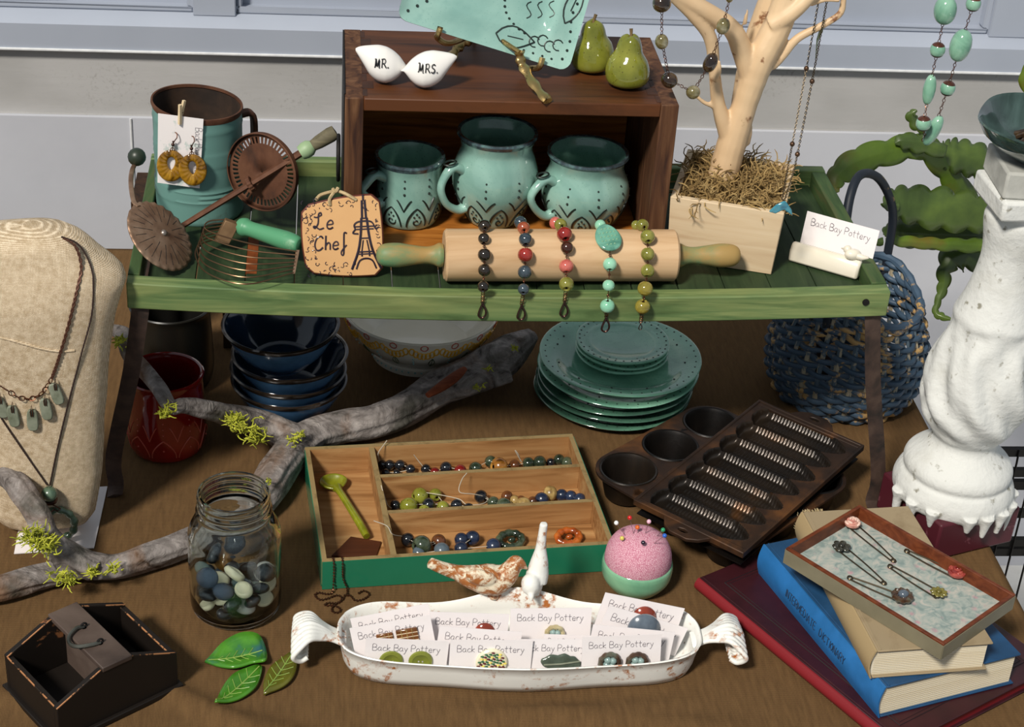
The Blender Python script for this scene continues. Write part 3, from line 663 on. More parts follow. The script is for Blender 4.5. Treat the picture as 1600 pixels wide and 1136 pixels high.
bb_.ball(bp, (.010, .007, .0065), 14); bb_.tube([bp, bp+hx*.012+Vector((0, 0, -.001)), bp+hx*.019+Vector((0, 0, .001))], [.005, .0035, .0012], 8); bb_.ball(bp+hx*-.007+Vector((0, 0, .004)), .005, 12); bb_.tube([bp+hx*-.010+Vector((0, 0, .004)), bp+hx*-.0145+Vector((0, 0, .0035))], [.002, .0004], 6)
build('bird', bb_, M_cream, ch, w=True, ang=80)
M_text = []
def make_card(name, label, T, w, h, txt=True, group=None, th=.0007, cat='card'):
    t_ = thing(name, label, cat, T @ Vector((0, 0, 0)), (0, 0, 0), group)
    build('card_sheet', MB().box(-w/2, w/2, 0, h, -th, 0, T), M_card, t_, w=True)
    if txt:
        lt = MB(); sz = w*.118; letters(lt, 'Back Bay Pottery', sz*.78, T @ Matrix.Translation((0, h-sz*1.45, 0)), .00038, .0002, n=4, track=.92); build('lettering', lt, M_ink, t_, w=True)
    return t_
cl_ = TH @ Vector((HL*.555, .0265, .0005)); ln = R(14)
cxv = hx; cyv = (hy*math.sin(ln)+hz_*math.cos(ln)); czv = cxv.cross(cyv)
make_card('business_card', 'white card standing in the cream bird card holder', Matrix(((cxv.x, cyv.x, czv.x, cl_.x), (cxv.y, cyv.y, czv.y, cl_.y), (cxv.z, cyv.z, czv.z, cl_.z), (0, 0, 0, 1))), .088, .051)
# ================================================================ TIN, EARRINGS, OLD UTENSILS
M_tin = worn('worn turquoise tin', '587F78', '4A3A2C', .57, 12, .5, (1, 1, 1), .15, base2='6E9890', width=.16)
M_tinin = noisy('rusty tin inside', ['1A120D', '33241A', '4A3424'], 20, .8, bump=.2)
M_rust = noisy('brown rust', ['2E1B12', '56331F', '6B4630'], 28, .75, .2, bump=.3)
M_rust2 = noisy('pale rusty tin plate', ['6A4E3C', '8E725C', 'A68C76'], 40, .5, .6, bump=.3)
TC = Vector((-.3472, .214, TZ)); TR, THh = .0505, .1345
tin = thing('tin_canister', 'worn turquoise tin canister with a rusty rim at the left end of the tray', 'tin', TC)
shear = lambda p, a, i: Vector((p.x, p.y, p.z-p.x*.085*max(0, p.z)/THh))
pr = [(0, .001), (TR*.96, 0), (TR, .003)]
for k in range(1, 40):
    z = .003+k*.003; rg = 0
    for zc in (.030, .036, .042, .076, .082, .088, .116): rg += .0011*math.exp(-((z-zc)/.0016)**2)
    pr.append((TR+rg, z))
pr += [(TR, THh-.006)]
build('body', MB().lathe(pr, 56, wob=shear), M_tin, tin)
build('inside_wall', MB().lathe([(TR-.0009, THh-.004), (TR-.001, .004), (0, .004)], 56, wob=shear), M_tinin, tin)
build('rim', MB().lathe([(TR+.0002, THh-.007), (TR+.0016, THh-.003), (TR+.0012, THh), (TR-.0008, THh), (TR-.0012, THh-.003)], 56, wob=shear), M_rust, tin)
hd = Vector((math.cos(R(22)), math.sin(R(22)), 0)); zz = Vector((0, 0, 1))
hp = spline([hd*TR+zz*.112, hd*(TR+.012)+zz*.113, hd*(TR+.017)+zz*.104, hd*(TR+.017)+zz*.07, hd*(TR+.014)+zz*.048, hd*TR+zz*.046], 4)
hb = MB()
for off in (-.0045, 0, .0045): hb.tube([p+Vector((-hd.y, hd.x, 0))*off for p in hp], .0034, 8)
build('handle', hb, M_rust, tin, remesh=.0014)
YE = TC.y-TR-.0022
M_cardp = worn('patterned card', 'EDE7E6', 'C9D2CE', .56, 60, .7, bump=0)
ecn = [Y(a, c, YE) for a, c in ((246, 285), (312, 294), (318, 186), (247, 177))]
ec = thing('earring_card', 'white card holding amber earrings clipped to the turquoise tin', 'card', ecn[0])
dy_ = Vector((0, .0007, 0)); build('card_sheet', MB().hexa([p-dy_ for p in ecn], [p for p in ecn]), M_cardp, ec, w=True)
exu = (ecn[0]-ecn[3]).normalized(); eyu = (ecn[2]-ecn[3]).normalized(); p0 = ecn[2]*.5+ecn[1]*.5-eyu*.0075
lt = MB(); letters(lt, 'Back Bay Pottery', .0075, Matrix(((exu.x, eyu.x, 0, p0.x), (exu.y, eyu.y, -1, p0.y-.0006), (exu.z, eyu.z, 0, p0.z), (0, 0, 0, 1))), .00034, .0002, n=4, track=.86)
build('lettering', lt, M_ink, ec, w=True)
M_pine = noisy('pale pine', ['CDB48C', 'DCC8A4'], 30, .7)
cp = thing('clothespin', 'tiny wooden clothespin gripping the earring card on the tin rim', 'clothespin', Y(280, 175, YE))
a = Y(283, 162, YE-.001); b_ = Y(281, 193, YE-.001); u = (b_-a).normalized()
for q, dd in ((-.0030, 0), (.0046, .002)):
    build('prong', MB().tube([a+Vector((q*.5+.0006, q, 0))-u*dd, b_+Vector((0, q*.62, 0))-u*dd*2], .0022, 4), M_pine, cp, w=True)
build('spring', MB().tube([a.lerp(b_, .55)+Vector((.003*math.cos(t_), .0012-.003*math.sin(t_*.5), .0005*t_-.001)) for t_ in [k*.5 for k in range(14)]], .0004, 5), M_clasp, cp, w=True)
t = NT('amber glaze'); c = t.ramp(t.noise(60, (1, 1, 1), 4, 1), [(.34, '4A2E06'), (.5, '8E6414'), (.70, 'B88A2C')]); M_amber = t.set(c, .12, 0, .7)
for k, (px_, py_, rot, lb) in enumerate(((267.5, 256, .12, 'left amber ruffled oval earring on the white card'), (301, 262.5, -.02, 'right amber ruffled oval earring on the white card'))):
    c = Y(px_, py_, YE-.0035-.003*k); e_ = thing('earring', lb, 'earring', c, (0, rot, 0), 'amber earrings on the tin')
    nu, nv = 64, 12
    def fn(i, j):
        a = 2*PI*i/nu; b2 = 2*PI*j/nv; rx, rz = .0098, .0128; ox, oz = 0, .0022*(1-math.sin(a))/2
        w_ = .0046*(1.3-.32*math.sin(a)); ruf = 1+.22*math.cos(17*a)*(1 if math.cos(b2) > -.2 else .3)
        rr_ = w_*math.cos(b2); return Vector((math.cos(a)*(rx+rr_), -.0018*ruf*math.sin(b2)-.0004, math.sin(a)*(rz+rr_)-.002*(math.sin(a) < 0)*abs(math.sin(a))))
    build('hoop', MB().grid(nu, nv, fn, cu=True, cv=True), M_amber, e_, ang=0)
    hk = MB(); hk.tube(spline([(0, -.001, .017), (0, -.001, .0225), (.0006, -.0015, .027), (.0022, -.002, .031), (.0036, -.002, .0335), (.0032, 0, .0375), (.0008, .001, .0385)], 4), .0006, 6)
    hk.tube(arc((0, -.001, .0178), .0022, 0, 2*PI, 11, (1, 0, 0), (0, 0, 1.2)), .0005, 5); 
    build('hook', hk, M_cop, e_); build('drop', MB().ball((0, -.0012, .0243), .0021, 10).ball((0, -.0012, .0278), .0013, 8), M_clasp, e_)

# slotted cream whip with ball knob
Bq = Z(291, 416, TZ+.004); Aq = Y(208, 322, Bq.y+.022); wc = (Aq+Bq)/2; u = (Bq-Aq)/2; wr = u.length; u.normalize(); view = (wc-CAM).normalized()
best = None
for k in range(72):
    q = Matrix.Rotation(2*PI*k/72, 3, u) @ u.orthogonal().normalized(); n_ = u.cross(q); s_ = -n_.dot(view)
    e_ = abs(s_-.66)+(.5 if n_.x < 0 else 0)
    if best is None or e_ < best[0]: best = (e_, q, n_)
v_, n_ = best[1], best[2]
wh = thing('slotted_whisk', 'old pale rusty slotted disc whisk leaning in the left front tray corner', 'whisk', Bq)
TW = Matrix(((u.x, v_.x, n_.x, wc.x), (u.y, v_.y, n_.y, wc.y), (u.z, v_.z, n_.z, wc.z), (0, 0, 0, 1)))
b = MB(); nu = 96; rings = [0, .12, .25, .5, .75, .90, .93, 1.0]
def dome(r, a): return TW @ Vector((wr*r*math.cos(a)*(1+.012*math.cos(24*a)*(r > .92)), wr*r*math.sin(a)*(1+.012*math.cos(24*a)*(r > .92)), wr*.16*(1-r*r)+.0006*math.cos(24*a)*(r > .92)))
b.grid(len(rings), nu, lambda i, j: dome(max(rings[i], 1e-3), 2*PI*j/nu), cv=True)
build('disc', b, M_rust2, wh, w=True, solid=.0012, ang=60)
sl_ = MB()
for k in range(24):
    a = 2*PI*k/24; r0, r1 = (.34, .86) if k % 2 else (.55, .86)
    for da in (0,): sl_.tube([dome(r0+(r1-r0)*q/4, a)+n_*.0002 for q in range(5)], .0006, 5)
build('slots', sl_, plain('slot shadow metal', '1C1511', .9), wh, w=True, kind='stuff')
build('rivet', MB().ball(TW @ Vector((0, 0, wr*.16)), .0042, 12), plain('worn steel rivet', '9A8F86', .35, .8), wh, w=True)
kb = Y(212, 250, Aq.y+.10)
build('handle', MB().tube(spline([TW @ Vector((-wr*.9, .004, .002)), Aq+(kb-Aq)*.12, Aq+(kb-Aq)*.55+Vector((-.004, 0, 0)), kb+Vector((-.002, -.003, -.006)), kb+Vector((.006, .006, -.002))], 5), .0028, 8, flat=.6), M_rust2, wh, w=True)
build('knob', MB().ball(kb+Vector((.001, .004, .002)), .0105, 16), plain('dark green knob', '2A3328', .4), wh, w=True)

# rusty skimmer with a rotary shaft
d0 = Y(411, 268, .158); sk = thing('rotary_skimmer', 'rusty round slotted skimmer with long shaft and green tipped wooden handle', 'skimmer', d0)
nn_ = Vector((-.58, -1, .16)).normalized(); uu = nn_.orthogonal(); uu = Vector((0, 0, 1))-nn_*nn_.z; uu.normalize(); vv = uu.cross(nn_)
TS = Matrix(((vv.x, uu.x, nn_.x, d0.x), (vv.y, uu.y, nn_.y, d0.y), (vv.z, uu.z, nn_.z, d0.z), (0, 0, 0, 1))); SR = .0445
b = MB(); rad = [.02, .4, .72, .735, .90, .915, 1.0]; nu = 192
vs = [TS @ Vector((SR*r*math.cos(2*PI*j/nu), SR*r*math.sin(2*PI*j/nu), .002*(1-r))) for r in rad for j in range(nu)]
fs = [(i*nu+j, i*nu+(j+1) % nu, (i+1)*nu+(j+1) % nu, (i+1)*nu+j) for i in range(len(rad)-1) for j in range(nu) if not (i == 3 and j % 4 < 2)]
b.add(vs, fs); b.lathe([(SR*.985, -.002), (SR*1.01, -.002), (SR*1.015, .004), (SR*.99, .005)], 96, TS)
build('disc', b, M_rust, sk, w=True, solid=.0009)
g0 = Z(272, 361, TZ+.008); g1 = Y(472, 238, .150); gm = g0.lerp(g1, .60)
build('shaft', MB().tube([g0, gm, g1], [.0042, .0052, .0058], 6, flat=.7), M_rust, sk, w=True, ang=25)
gr = MB(); gax = (g1-g0).normalized()
for k in range(14):
    a = 2*PI*k/14; q = gax.orthogonal().normalized(); w_ = gax.cross(q); p = gm+.0085*(math.cos(a)*q+math.sin(a)*w_); gr.tube([p-gax*.003, p+gax*.003], .0013, 5)
gr.tube([gm-gax*.0028, gm+gax*.0028], .0084, 20)
build('gear', gr, M_rust, sk, w=True, remesh=.0009)
g2 = Y(524, 206, .158); hx_ = (g2-g1).normalized(); q = hx_.to_track_quat('Z', 'Y').to_matrix().to_4x4(); TG = Matrix.Translation(g1) @ q; HLn = (g2-g1).length
build('ferrule', MB().lathe([(0, -.002), (.008, -.002), (.0098, .004), (.0095, .010), (.0068, .014), (0, .014)], 20, TG), plain('pale green paint', '8FA880', .5), sk, w=True)
build('handle', MB().lathe([(0, .012), (.0062, .013), (.0078, HLn*.5), (.0088, HLn*.85), (.008, HLn), (0, HLn+.001)], 20, TG), wood('grey worn wood', ['4A4636', '6B6450', '80785E'], 'X', .7), sk, w=True)

# pastry blender
M_wire = plain('tarnished wire', '7A5F48', .35, .9); M_ph = worn('green painted handle', '5C9C74', '8FB090', .6, 20, .4, base2='4A8A64', width=.12)
pbl = thing('pastry_blender', 'pastry blender with green wooden handle and fanned wires beside the clay plaque', 'pastry blender', Z(390, 400, TZ))
h0 = Z(372, 352, TZ+.027); h1 = Z(469, 383, TZ+.028); q = (h1-h0).normalized().to_track_quat('Z', 'Y').to_matrix().to_4x4(); L = (h1-h0).length
build('handle', MB().lathe([(0, -.001)]+smooth_prof([(.006, 0), (.0092, .003), (.0108, .010), (.0088, .018), (.0098, L*.5), (.0108, L*.8), (.0085, L*.97), (.004, L)])+[(0, L)], 24, Matrix.Translation(h0) @ q), M_ph, pbl, w=True)
bk = [Z(352, 342, TZ+.038), Z(374, 349, TZ+.032), Z(358, 380, TZ+.012), Z(334, 375, TZ+.012)]; nb = (bk[1]-bk[0]).cross(bk[3]-bk[0]).normalized()*.004
build('bracket', MB().hexa([p-nb for p in bk], [p+nb for p in bk]), noisy('tarnished bracket', ['6B5238', '8A6E4E'], 40, .5, .5), pbl, w=True, bevel=.001)
rk = [Z(463, 391, TZ+.030), Z(468, 391, TZ+.030), Z(461, 428, TZ+.019), Z(457, 428, TZ+.019)]; nb = Vector((0, -.0008, .0008))
build('end_plate', MB().hexa([p-nb for p in rk], [p+nb for p in rk]), M_rust2, pbl, w=True)
for k in range(7):
    f = k/6; e = lambda a, b_: (a[0]+(b_[0]-a[0])*f, a[1]+(b_[1]-a[1])*f)
    def pt(a, b_, za, zb): p = e(a, b_); return Z(p[0], p[1], TZ+za+(zb-za)*f)
    pts = spline([pt((350, 343), (336, 374), .036, .012), pt((329, 345), (311, 383), .036, .016), pt((320, 352), (306, 402), .034, .018), pt((328, 362), (326, 428), .033, .021), pt((388, 380), (385, 444), .031, .0225), pt((464, 393), (459, 426), .030, .020)], 6)
    build('wire', MB().tube(pts, .0008, 6), M_wire, pbl, w=True)

# ================================================================ PLANTER WITH DRIFTWOOD TREE
M_ply = wood('pale poplar wood', ['C4A886', 'D8C2A0', 'E2D0B2'], 'X', .6, 5, .06)
PYAW = R(-18); PO = Vector((.192, .103, TZ)); PW, PD, PH, FL = .121, .132, .080, .004
plt = thing('planter_box', 'pale wooden planter box holding a bare branch and dry moss', 'planter', PO, (0, 0, PYAW))
def pc4(z, i): f = FL*z/PH; return [(-f+i, -f+i, z), (PW+f-i, -f+i, z), (PW+f-i, PD+f-i, z), (-f+i, PD+f-i, z)]
for k in range(4):
    a, c = k, (k+1) % 4; B0, B1, T0, T1 = pc4(0, 0), pc4(0, .0075), pc4(PH, 0), pc4(PH, .0075)
    build('side_board', MB().hexa([B0[a], B0[c], B1[c], B1[a]], [T0[a], T0[c], T1[c], T1[a]]), M_ply, plt, bevel=.0008)
build('bottom_board', MB().hexa(pc4(0, .007), pc4(.006, .007)), M_ply, plt)
M_moss = noisy('dry moss', ['6E5732', '94794A', 'B09868'], 50, .95)
rnd = random.Random(3); b = MB(); W_ = WM[plt.name]
def mz(x, y): u = x/PW*2-1; v = y/PD*2-1; return PH-.012+.021*max(0, 1-.5*(u*u+v*v))+.004*noise.noise(Vector((x*60, y*60, 0)))
b.grid(16, 16, lambda i, j: W_ @ Vector((.004+(PW-.008)*i/15, .004+(PD-.008)*j/15, mz(.004+(PW-.008)*i/15, .004+(PD-.008)*j/15)-.006)))
for k in range(760):
    x, y = rnd.uniform(.004, PW-.004), rnd.uniform(.004, PD-.004); p = Vector((x, y, mz(x, y)-.004)); d = Vector((rnd.uniform(-1, 1), rnd.uniform(-1, 1), rnd.uniform(.1, 1))).normalized(); P = [p]
    for q in range(6): d = (d+.75*Vector((rnd.uniform(-1, 1), rnd.uniform(-1, 1), rnd.uniform(-.9, .55)))).normalized(); p = p+d*.0052; P.append(p)
    b.tube([W_ @ q for q in P], [.0008]*6+[.0003], 3)
ms = build('dry_moss', b, M_moss); tag(ms, 'tangled dry tan moss filling the wooden planter box', 'moss', kind='stuff')
t = NT('peeled branch wood'); c = t.ramp(t.noise(10, (1, 1, .6), 5), [(.3, 'C9A67E'), (.65, 'DCC09A')]); c = t.mix(t.ramp(t.noise(55, (1, 1, .7), 5, .5), [(.62, 0.), (.69, .9)]), c, '7A4A28'); M_peel = t.set(c, .5)
tr = thing('branch_tree', 'bare peeled branch standing upright in the mossy planter box', 'branch', Z(1130, 275, TZ+.09))
b = MB()
def limb(pts, n=6, jit=.010):
    P = [Y(a, c, y) for a, c, r, y in pts]; S = spline(P, n); rr_ = [r*mpp(p) for (a, c, r, y), p in zip(pts, P)]; Q = interp(rr_, n)
    b.tube(S, [q*(1+jit*math.sin(i*1.9)) for i, q in enumerate(Q)], 14)
YB = .150
limb([(1125, 300, 24, YB), (1133, 262, 24, YB), (1146, 215, 23, YB), (1163, 165, 20, YB), (1176, 125, 22, YB), (1192, 85, 23, YB), (1215, 40, 23, YB+.005), (1240, -30, 22, YB+.01)])
limb([(1148, 220, 15, YB+.004), (1158, 170, 17, YB+.022), (1170, 110, 19, YB+.028), (1190, 50, 23, YB+.03), (1222, -30, 25, YB+.03)])
limb([(1176, 128, 18, YB), (1160, 80, 17, YB), (1143, 45, 15, YB-.006), (1105, 18, 14, YB-.010), (1060, -8, 13, YB-.012), (1030, -30, 12, YB-.012)])
limb([(1142, 225, 16, YB), (1123, 165, 11, YB-.003), (1116, 110, 9, YB-.004), (1110, 60, 11, YB-.006), (1085, 25, 11, YB-.01), (1048, -12, 11, YB-.012)])
limb([(1205, 102, 10, YB), (1222, 88, 7, YB), (1246, 60, 7, YB), (1284, 40, 6, YB), (1312, 22, 5.5, YB), (1318, 2, 5, YB), (1322, -20, 5, YB), (1400, -55, 6, YB), (1470, -60, 6, YB), (1540, -62, 5, YB)])
limb([(1205, 40, 16, YB), (1240, 18, 13, YB-.005), (1280, -20, 10, YB-.005)])
limb([(1265, 6, 5, YB), (1290, -1, 4.5, YB-.004), (1312, 0, 4, YB-.006)])
limb([(1114, 166, 4, YB-.004), (1100, 160, 3.5, YB-.005), (1088, 150, 3, YB-.006)]); limb([(1163, 38, 4, YB), (1166, 24, 3, YB), (1168, 14, 1.5, YB)]); limb([(1117, 125, 4, YB-.01), (1124, 112, 4, YB-.012), (1124, 95, 2, YB-.013)])
limb([(1166, 225, 6, YB), (1170, 208, 6, YB-.002), (1174, 196, 2, YB-.002)])
build('wood', b, M_peel, tr, w=True, remesh=.0017)

M_nk = noisy('dark brown glaze bead', ['100A06', '2C1C0F', '54422A'], 60, .06, coat=1); M_nk2 = noisy('silvered olive bead', ['3A321C', '7A7048', 'A09A80'], 70, .12, .3, coat=.7)
def chain_links(mb, a, c, pitch=.0042, r=.0017, wr=.00045):
    n = max(1, int((c-a).length/pitch)); d = (c-a).normalized(); o = d.orthogonal().normalized(); w_ = d.cross(o)
    for k in range(n): p = a.lerp(c, (k+.5)/n); mb.tube(arc(p, r, 0, 2*PI, 9, d*1.3, o if k % 2 else w_), wr, 4)
def necklace(name, label, beads, yof, chain_mat, extra=None, cat='necklace', pitch=.0042, r=.0017):
    P = [Y(x, y, yof(i)) for i, (x, y, *_) in enumerate(beads)]; t_ = thing(name, label, cat, P[0]); ch_ = MB()
    for i, (x, y, rx, ry, m) in enumerate(beads):
        if i: a, c = P[i-1], P[i]; d = (c-a).normalized(); chain_links(ch_, a+d*beads[i-1][3]*mpp(a)*.9, c-d*ry*mpp(c)*.9, pitch, r)
        if m:
            d = (P[min(i+1, len(P)-1)]-P[max(i-1, 0)]).normalized(); q = d.to_track_quat('Z', 'Y').to_matrix().to_4x4(); s = mpp(P[i])
            bd = build('bead', MB().lathe([(.0012, -ry*s)]+[(rx*s*math.cos(R(k))**.85, ry*s*math.sin(R(k))) for k in range(-75, 76, 15)]+[(.0012, ry*s)], 20, Matrix.Translation(P[i]) @ q), m[0], t_, w=True)
            if len(m) > 1: build('end_cap', MB().lathe([(.0013, ry*s*1.01)]+[(rx*s*1.015*math.cos(R(k))**.85, ry*s*1.015*math.sin(R(k))) for k in range(75, 38, -12)], 20, Matrix.Translation(P[i]) @ q).lathe([(.0013, -ry*s*1.01)]+[(rx*s*1.015*math.cos(R(k))**.85, -ry*s*1.015*math.sin(R(k))) for k in range(75, 38, -12)], 20, Matrix.Translation(P[i]) @ q), m[1], bd, w=True)
    build('chain', ch_, chain_mat, t_, w=True, kind='stuff'); return t_, P
K = (M_nk,); S_ = (M_nk2,)
necklace('bead_necklace', 'necklace of brown glazed beads hanging from the bare branch over the crate corner', [(1036, -25, 0, 0, None), (1034, 5, 15, 14, K), (1034, 65, 10.5, 12, S_), (1046, 125, 13, 13, K), (1083, 144, 11, 11, S_), (1110, 98, 11, 16, K), (1130, 41, 11, 13, S_), (1140, -3, 6, 7, S_), (1146, -30, 0, 0, None)], lambda i: .100+.002*i, M_cop)
M_ant = plain('antique bronze chain', '5A4E3C', .4, .9); AB = (noisy('bronze bead', ['3E2A20', '6B5038'], 60, .3, .6),)
NB = .115
t2, P2 = necklace('pendant_necklace', 'long thin bronze chain with a blue whale tail pendant at the planter corner', [(1282, -20, 0, 0, None), (1279, 2, 0, 0, None), (1260, 107, 4, 4, AB), (1238, 225, 4, 4, AB), (1231, 262, 0, 0, None), (1222, 312, 0, 0, None), (1226, 313, 0, 0, None), (1240, 268, 0, 0, None), (1246, 241, 4, 4, AB), (1269, 127, 4, 4, AB), (1292, 2, 0, 0, None), (1294, -20, 0, 0, None)], lambda i: [.152, .148, .135, .10, .078, .026, .026, .07, .09, .125, .148, .152][i], M_ant, pitch=.0026, r=.0011)
pn = Y(1224, 322, .024); sc = mpp(pn)
ol = [(-22, 10), (-12, -2), (-2, -8), (2, -9), (7, -3), (14, 6), (17, 16), (9, 11), (2, 6), (-3, 8), (-11, 13)]
T = Matrix.Translation(pn) @ Matrix(((1, 0, 0, 0), (0, 0, 1, 0), (0, 1, 0, 0), (0, 0, 0, 1)))
build('whale_tail_pendant', MB().prism([(x*sc, -y*sc) for x, y in ol], -.0016, .0016, T), noisy('blue teal glaze', ['1E5C74', '3C8CA0', '6A7A6C'], 60, .12, coat=.7), t2, w=True, bevel=.0012)
lf = MB(); lc = [Y(a, c, .149) for a, c in ((1288, 30), (1283, 48), (1277, 62), (1274, 92))]
lf.tube(lc, [.001, .0052, .0025, .0005], 8, flat=.3); build('leaf_charm', lf, plain('verdigris leaf', '5E6B54', .5, .4), t2, w=True)
M_mint = glaze('mint bead glaze', '8FBBA2', '6C9C84', .12, 40, False); M_cap = noisy('brown bead cap', ['3A1E14', '5A3222'], 80, .3)
G1 = (M_mint,); G2 = (M_mint, M_cap)
necklace('green_bead_necklace', 'mint green bead necklace hanging in front of the wall at right', [(1484, -62, 0, 0, None), (1477, 16, 18, 23, G1), (1465, 78, 12, 12, G2), (1452, 140, 10, 24, G1), (1443, 193, 12, 12, G2), (1445, 216, 0, 0, None), (1458, 204, 11, 26, G1), (1470, 172, 0, 0, None), (1481, 138, 12, 12, G2), (1501, 71, 17, 26, G1), (1521, 6, 12, 12, G2), (1530, -62, 0, 0, None)], lambda i: .150-(.012 if i == 4 else 0), M_cop)

# ================================================================ BASKET
M_bask = worn('worn blue wicker', '2C3D50', 'B8945E', .54, 30, .5, (1, 1, 1), .3, base2='4E6478', width=.05)
M_stk = worn('grey blue stake', '566672', 'A89C84', .5, 60, .6); M_bhan = worn('dark blue handle', '20262F', '8A7450', .62, 40, .5)
BCn = Vector((.489, .288, 0)); bk_ = thing('wicker_basket', 'round blue painted wicker basket with a hoop handle at the right rear', 'basket', BCn)
bpf = [(.082, .0), (.092, .014), (.1005, .036), (.103, .058), (.1, .085), (.0925, .112), (.085, .132), (.082, .15), (.082, .2)]
EA = R(50)
def ear(a): return .138+.030*abs(math.cos(a-EA))**4
NR, NSK = 17, 30
for k in range(NR):
    b = MB(); n = NSK*4; f = (k+.5)/NR
    pts = []
    for i in range(n):
        a = 2*PI*i/n; z = f*ear(a); r = prof_r(bpf, z)+.0038*math.sin(NSK/2*a+PI*k); pts.append(Vector((r*math.cos(a), r*math.sin(a), z+.0007*math.sin(7*a+k))))
    b.tube(pts, .0037, 6, closed=True, flat=1, up=(0, 0, 1)); build('weaver', b, M_bask, bk_, ang=60)
for k in range(NSK):
    a = 2*PI*(k+.5)/NSK; zt_ = ear(a)
    sp = MB().tube([Vector((prof_r(bpf, zt_*i/10)*math.cos(a), prof_r(bpf, zt_*i/10)*math.sin(a), zt_*i/10)) for i in range(11)], .0034, 4, flat=.5)
    build('stake', sp, M_stk, bk_)
n = 90; build('rim', MB().tube([Vector((prof_r(bpf, ear(2*PI*i/n))*math.cos(2*PI*i/n), prof_r(bpf, ear(2*PI*i/n))*math.sin(2*PI*i/n), ear(2*PI*i/n)+.002)) for i in range(n)], [.0055+.0009*math.sin(i*1.6) for i in range(n)], 8, closed=True), M_bask, bk_)
build('base_disc', MB().lathe([(0, .002), (.08, .002), (.082, .006), (0, .006)], 40), M_stk, bk_)
eu = Vector((math.cos(EA), math.sin(EA), 0)); ap = Y(1345, 273, .285)-BCn
hp = spline([-eu*.082+zz*.10, -eu*.085+zz*.17, -eu*.077+zz*.245, -eu*.045+zz*(ap.z-.018)+Vector((ap.x*.6, 0, 0)), Vector((ap.x, ap.y, ap.z)), eu*.040+zz*(ap.z-.022)+Vector((ap.x*.5, 0, 0)), eu*.074+zz*.24, eu*.085+zz*.17, eu*.082+zz*.10], 6)
build('handle', MB().tube(hp, .0058, 10), M_bhan, bk_)

# ================================================================ WHITE PEDESTAL, BOWL ON IT, PLANT, WIRE RACK
t = NT('chipped white plaster'); c = t.mix(t.ramp(t.noise(14, (1, 1, 1), 6), [(.55, 0.), (.75, .6)]), 'D2D3CF', 'B0AEA4'); c = t.mix(t.ramp(t.noise(70, (1, 1, 1), 5), [(.62, 0.), (.70, .8)]), c, '77725F'); t.bump(t.noise(60, (1, 1, 1), 7), .6, .004); M_plas = t.set(c, .8, 0, 0, .2)
M_burg = worn('burgundy plinth', '4A1A24', '7A4A54', .6, 20, .5)
PX = Vector((.540, -.018, 0)); pd = thing('pedestal', 'chipped white baluster pedestal with dripped paint on a burgundy plinth', 'pedestal', PX, (0, R(1.2), 0))
build('plinth', MB().box(-.058, .058, -.058, .058, .001, .052, Matrix.Rotation(R(20), 4, 'Z')), M_burg, pd, bevel=.003)
pr = smooth_prof([(.066, .047), (.070, .053), (.071, .066), (.066, .078), (.062, .082), (.064, .090), (.060, .100), (.047, .112), (.039, .122), (.038, .130), (.042, .136), (.047, .145), (.056, .160), (.0605, .185), (.0595, .215), (.054, .245), (.048, .268), (.046, .280), (.047, .290), (.043, .302), (.037, .322), (.033, .345), (.0315, .365), (.034, .385), (.037, .40), (.038, .412), (.0355, .420), (.038, .428)], 4)
def acan(p, a, i):
    f = 0
    if .136 < p.z < .285: f = math.sin(PI*(p.z-.136)/.149)**.6*(.075*math.sin(6*a+9*math.sin((p.z-.14)*17))+.028*math.sin(13*a+p.z*70))
    k = 1+f+.012*noise.noise(p*30); return Vector((p.x*k, p.y*k, p.z))
b = MB().lathe([(0, .05)]+pr+[(0, .428)], 112, wob=acan)
rnd = random.Random(8)
for k in range(8):
    a = -2.9+k*.40+rnd.uniform(-.12, .12); L = rnd.uniform(.004, .040); r_ = .0695
    b.tube([Vector((r_*math.cos(a), r_*math.sin(a), .060)), Vector((r_*1.0*math.cos(a), r_*1.0*math.sin(a), .050)), Vector((r_*.985*math.cos(a), r_*.985*math.sin(a), .050-L))], [.010, .0065, .0030], 8)
build('baluster', b, M_plas, pd, remesh=.0017)
build('abacus', MB().box(-.043, .043, -.043, .043, .426, .450, Matrix.Rotation(R(3), 4, 'Z')), M_plas, pd, bevel=.004)
build('top_block', MB().box(-.040, .040, -.040, .040, .450, .481, Matrix.Rotation(R(-3), 4, 'Z')), noisy('grey plaster', ['9A9A94', 'BDBDB6'], 30, .8, bump=.4), pd, bevel=.003)
M_bowlg = noisy('streaked green blue glaze', ['121A17', '263833', '465C58', '6A7E7C'], 10, .08, coat=.7, lo=.25, hi=.75, dist=1.5)
bw = thing('glazed_bowl', 'dark green streaked glazed bowl on top of the white pedestal', 'bowl', PX+Vector((.020, -.002, .4825)), (0, 0, .4))
br = lambda p, a, i: Vector((p.x*(1+.03*math.sin(5*a)), p.y*(1+.03*math.sin(5*a)), p.z))
build('body', MB().lathe([(r*1.1, z*.76) for r, z in ((0, .002), (.030, 0), (.034, .004), (.050, .018), (.064, .036), (.071, .054), (.0705, .057), (.067, .054), (.060, .038), (.046, .021), (.02, .010), (0, .009))], 64, wob=br), M_bowlg, bw)
jw = thing('necklace_heap', 'tangle of dark necklaces in the bowl on the pedestal', 'necklaces', PX+Vector((.02, -.002, .5)))
b = MB()
for k in range(5): b.tube([PX+Vector((.02, -.002, .504+.008*math.sin(q*1.3+k)))+Vector(((.026+.012*math.sin(q*2+k))*math.cos(q*.5+k), (.026+.01*math.cos(q+k))*math.sin(q*.5+k), .004*k*.5)) for q in range(14)], .003, 6)
build('cord', b, M_nk, jw, w=True)

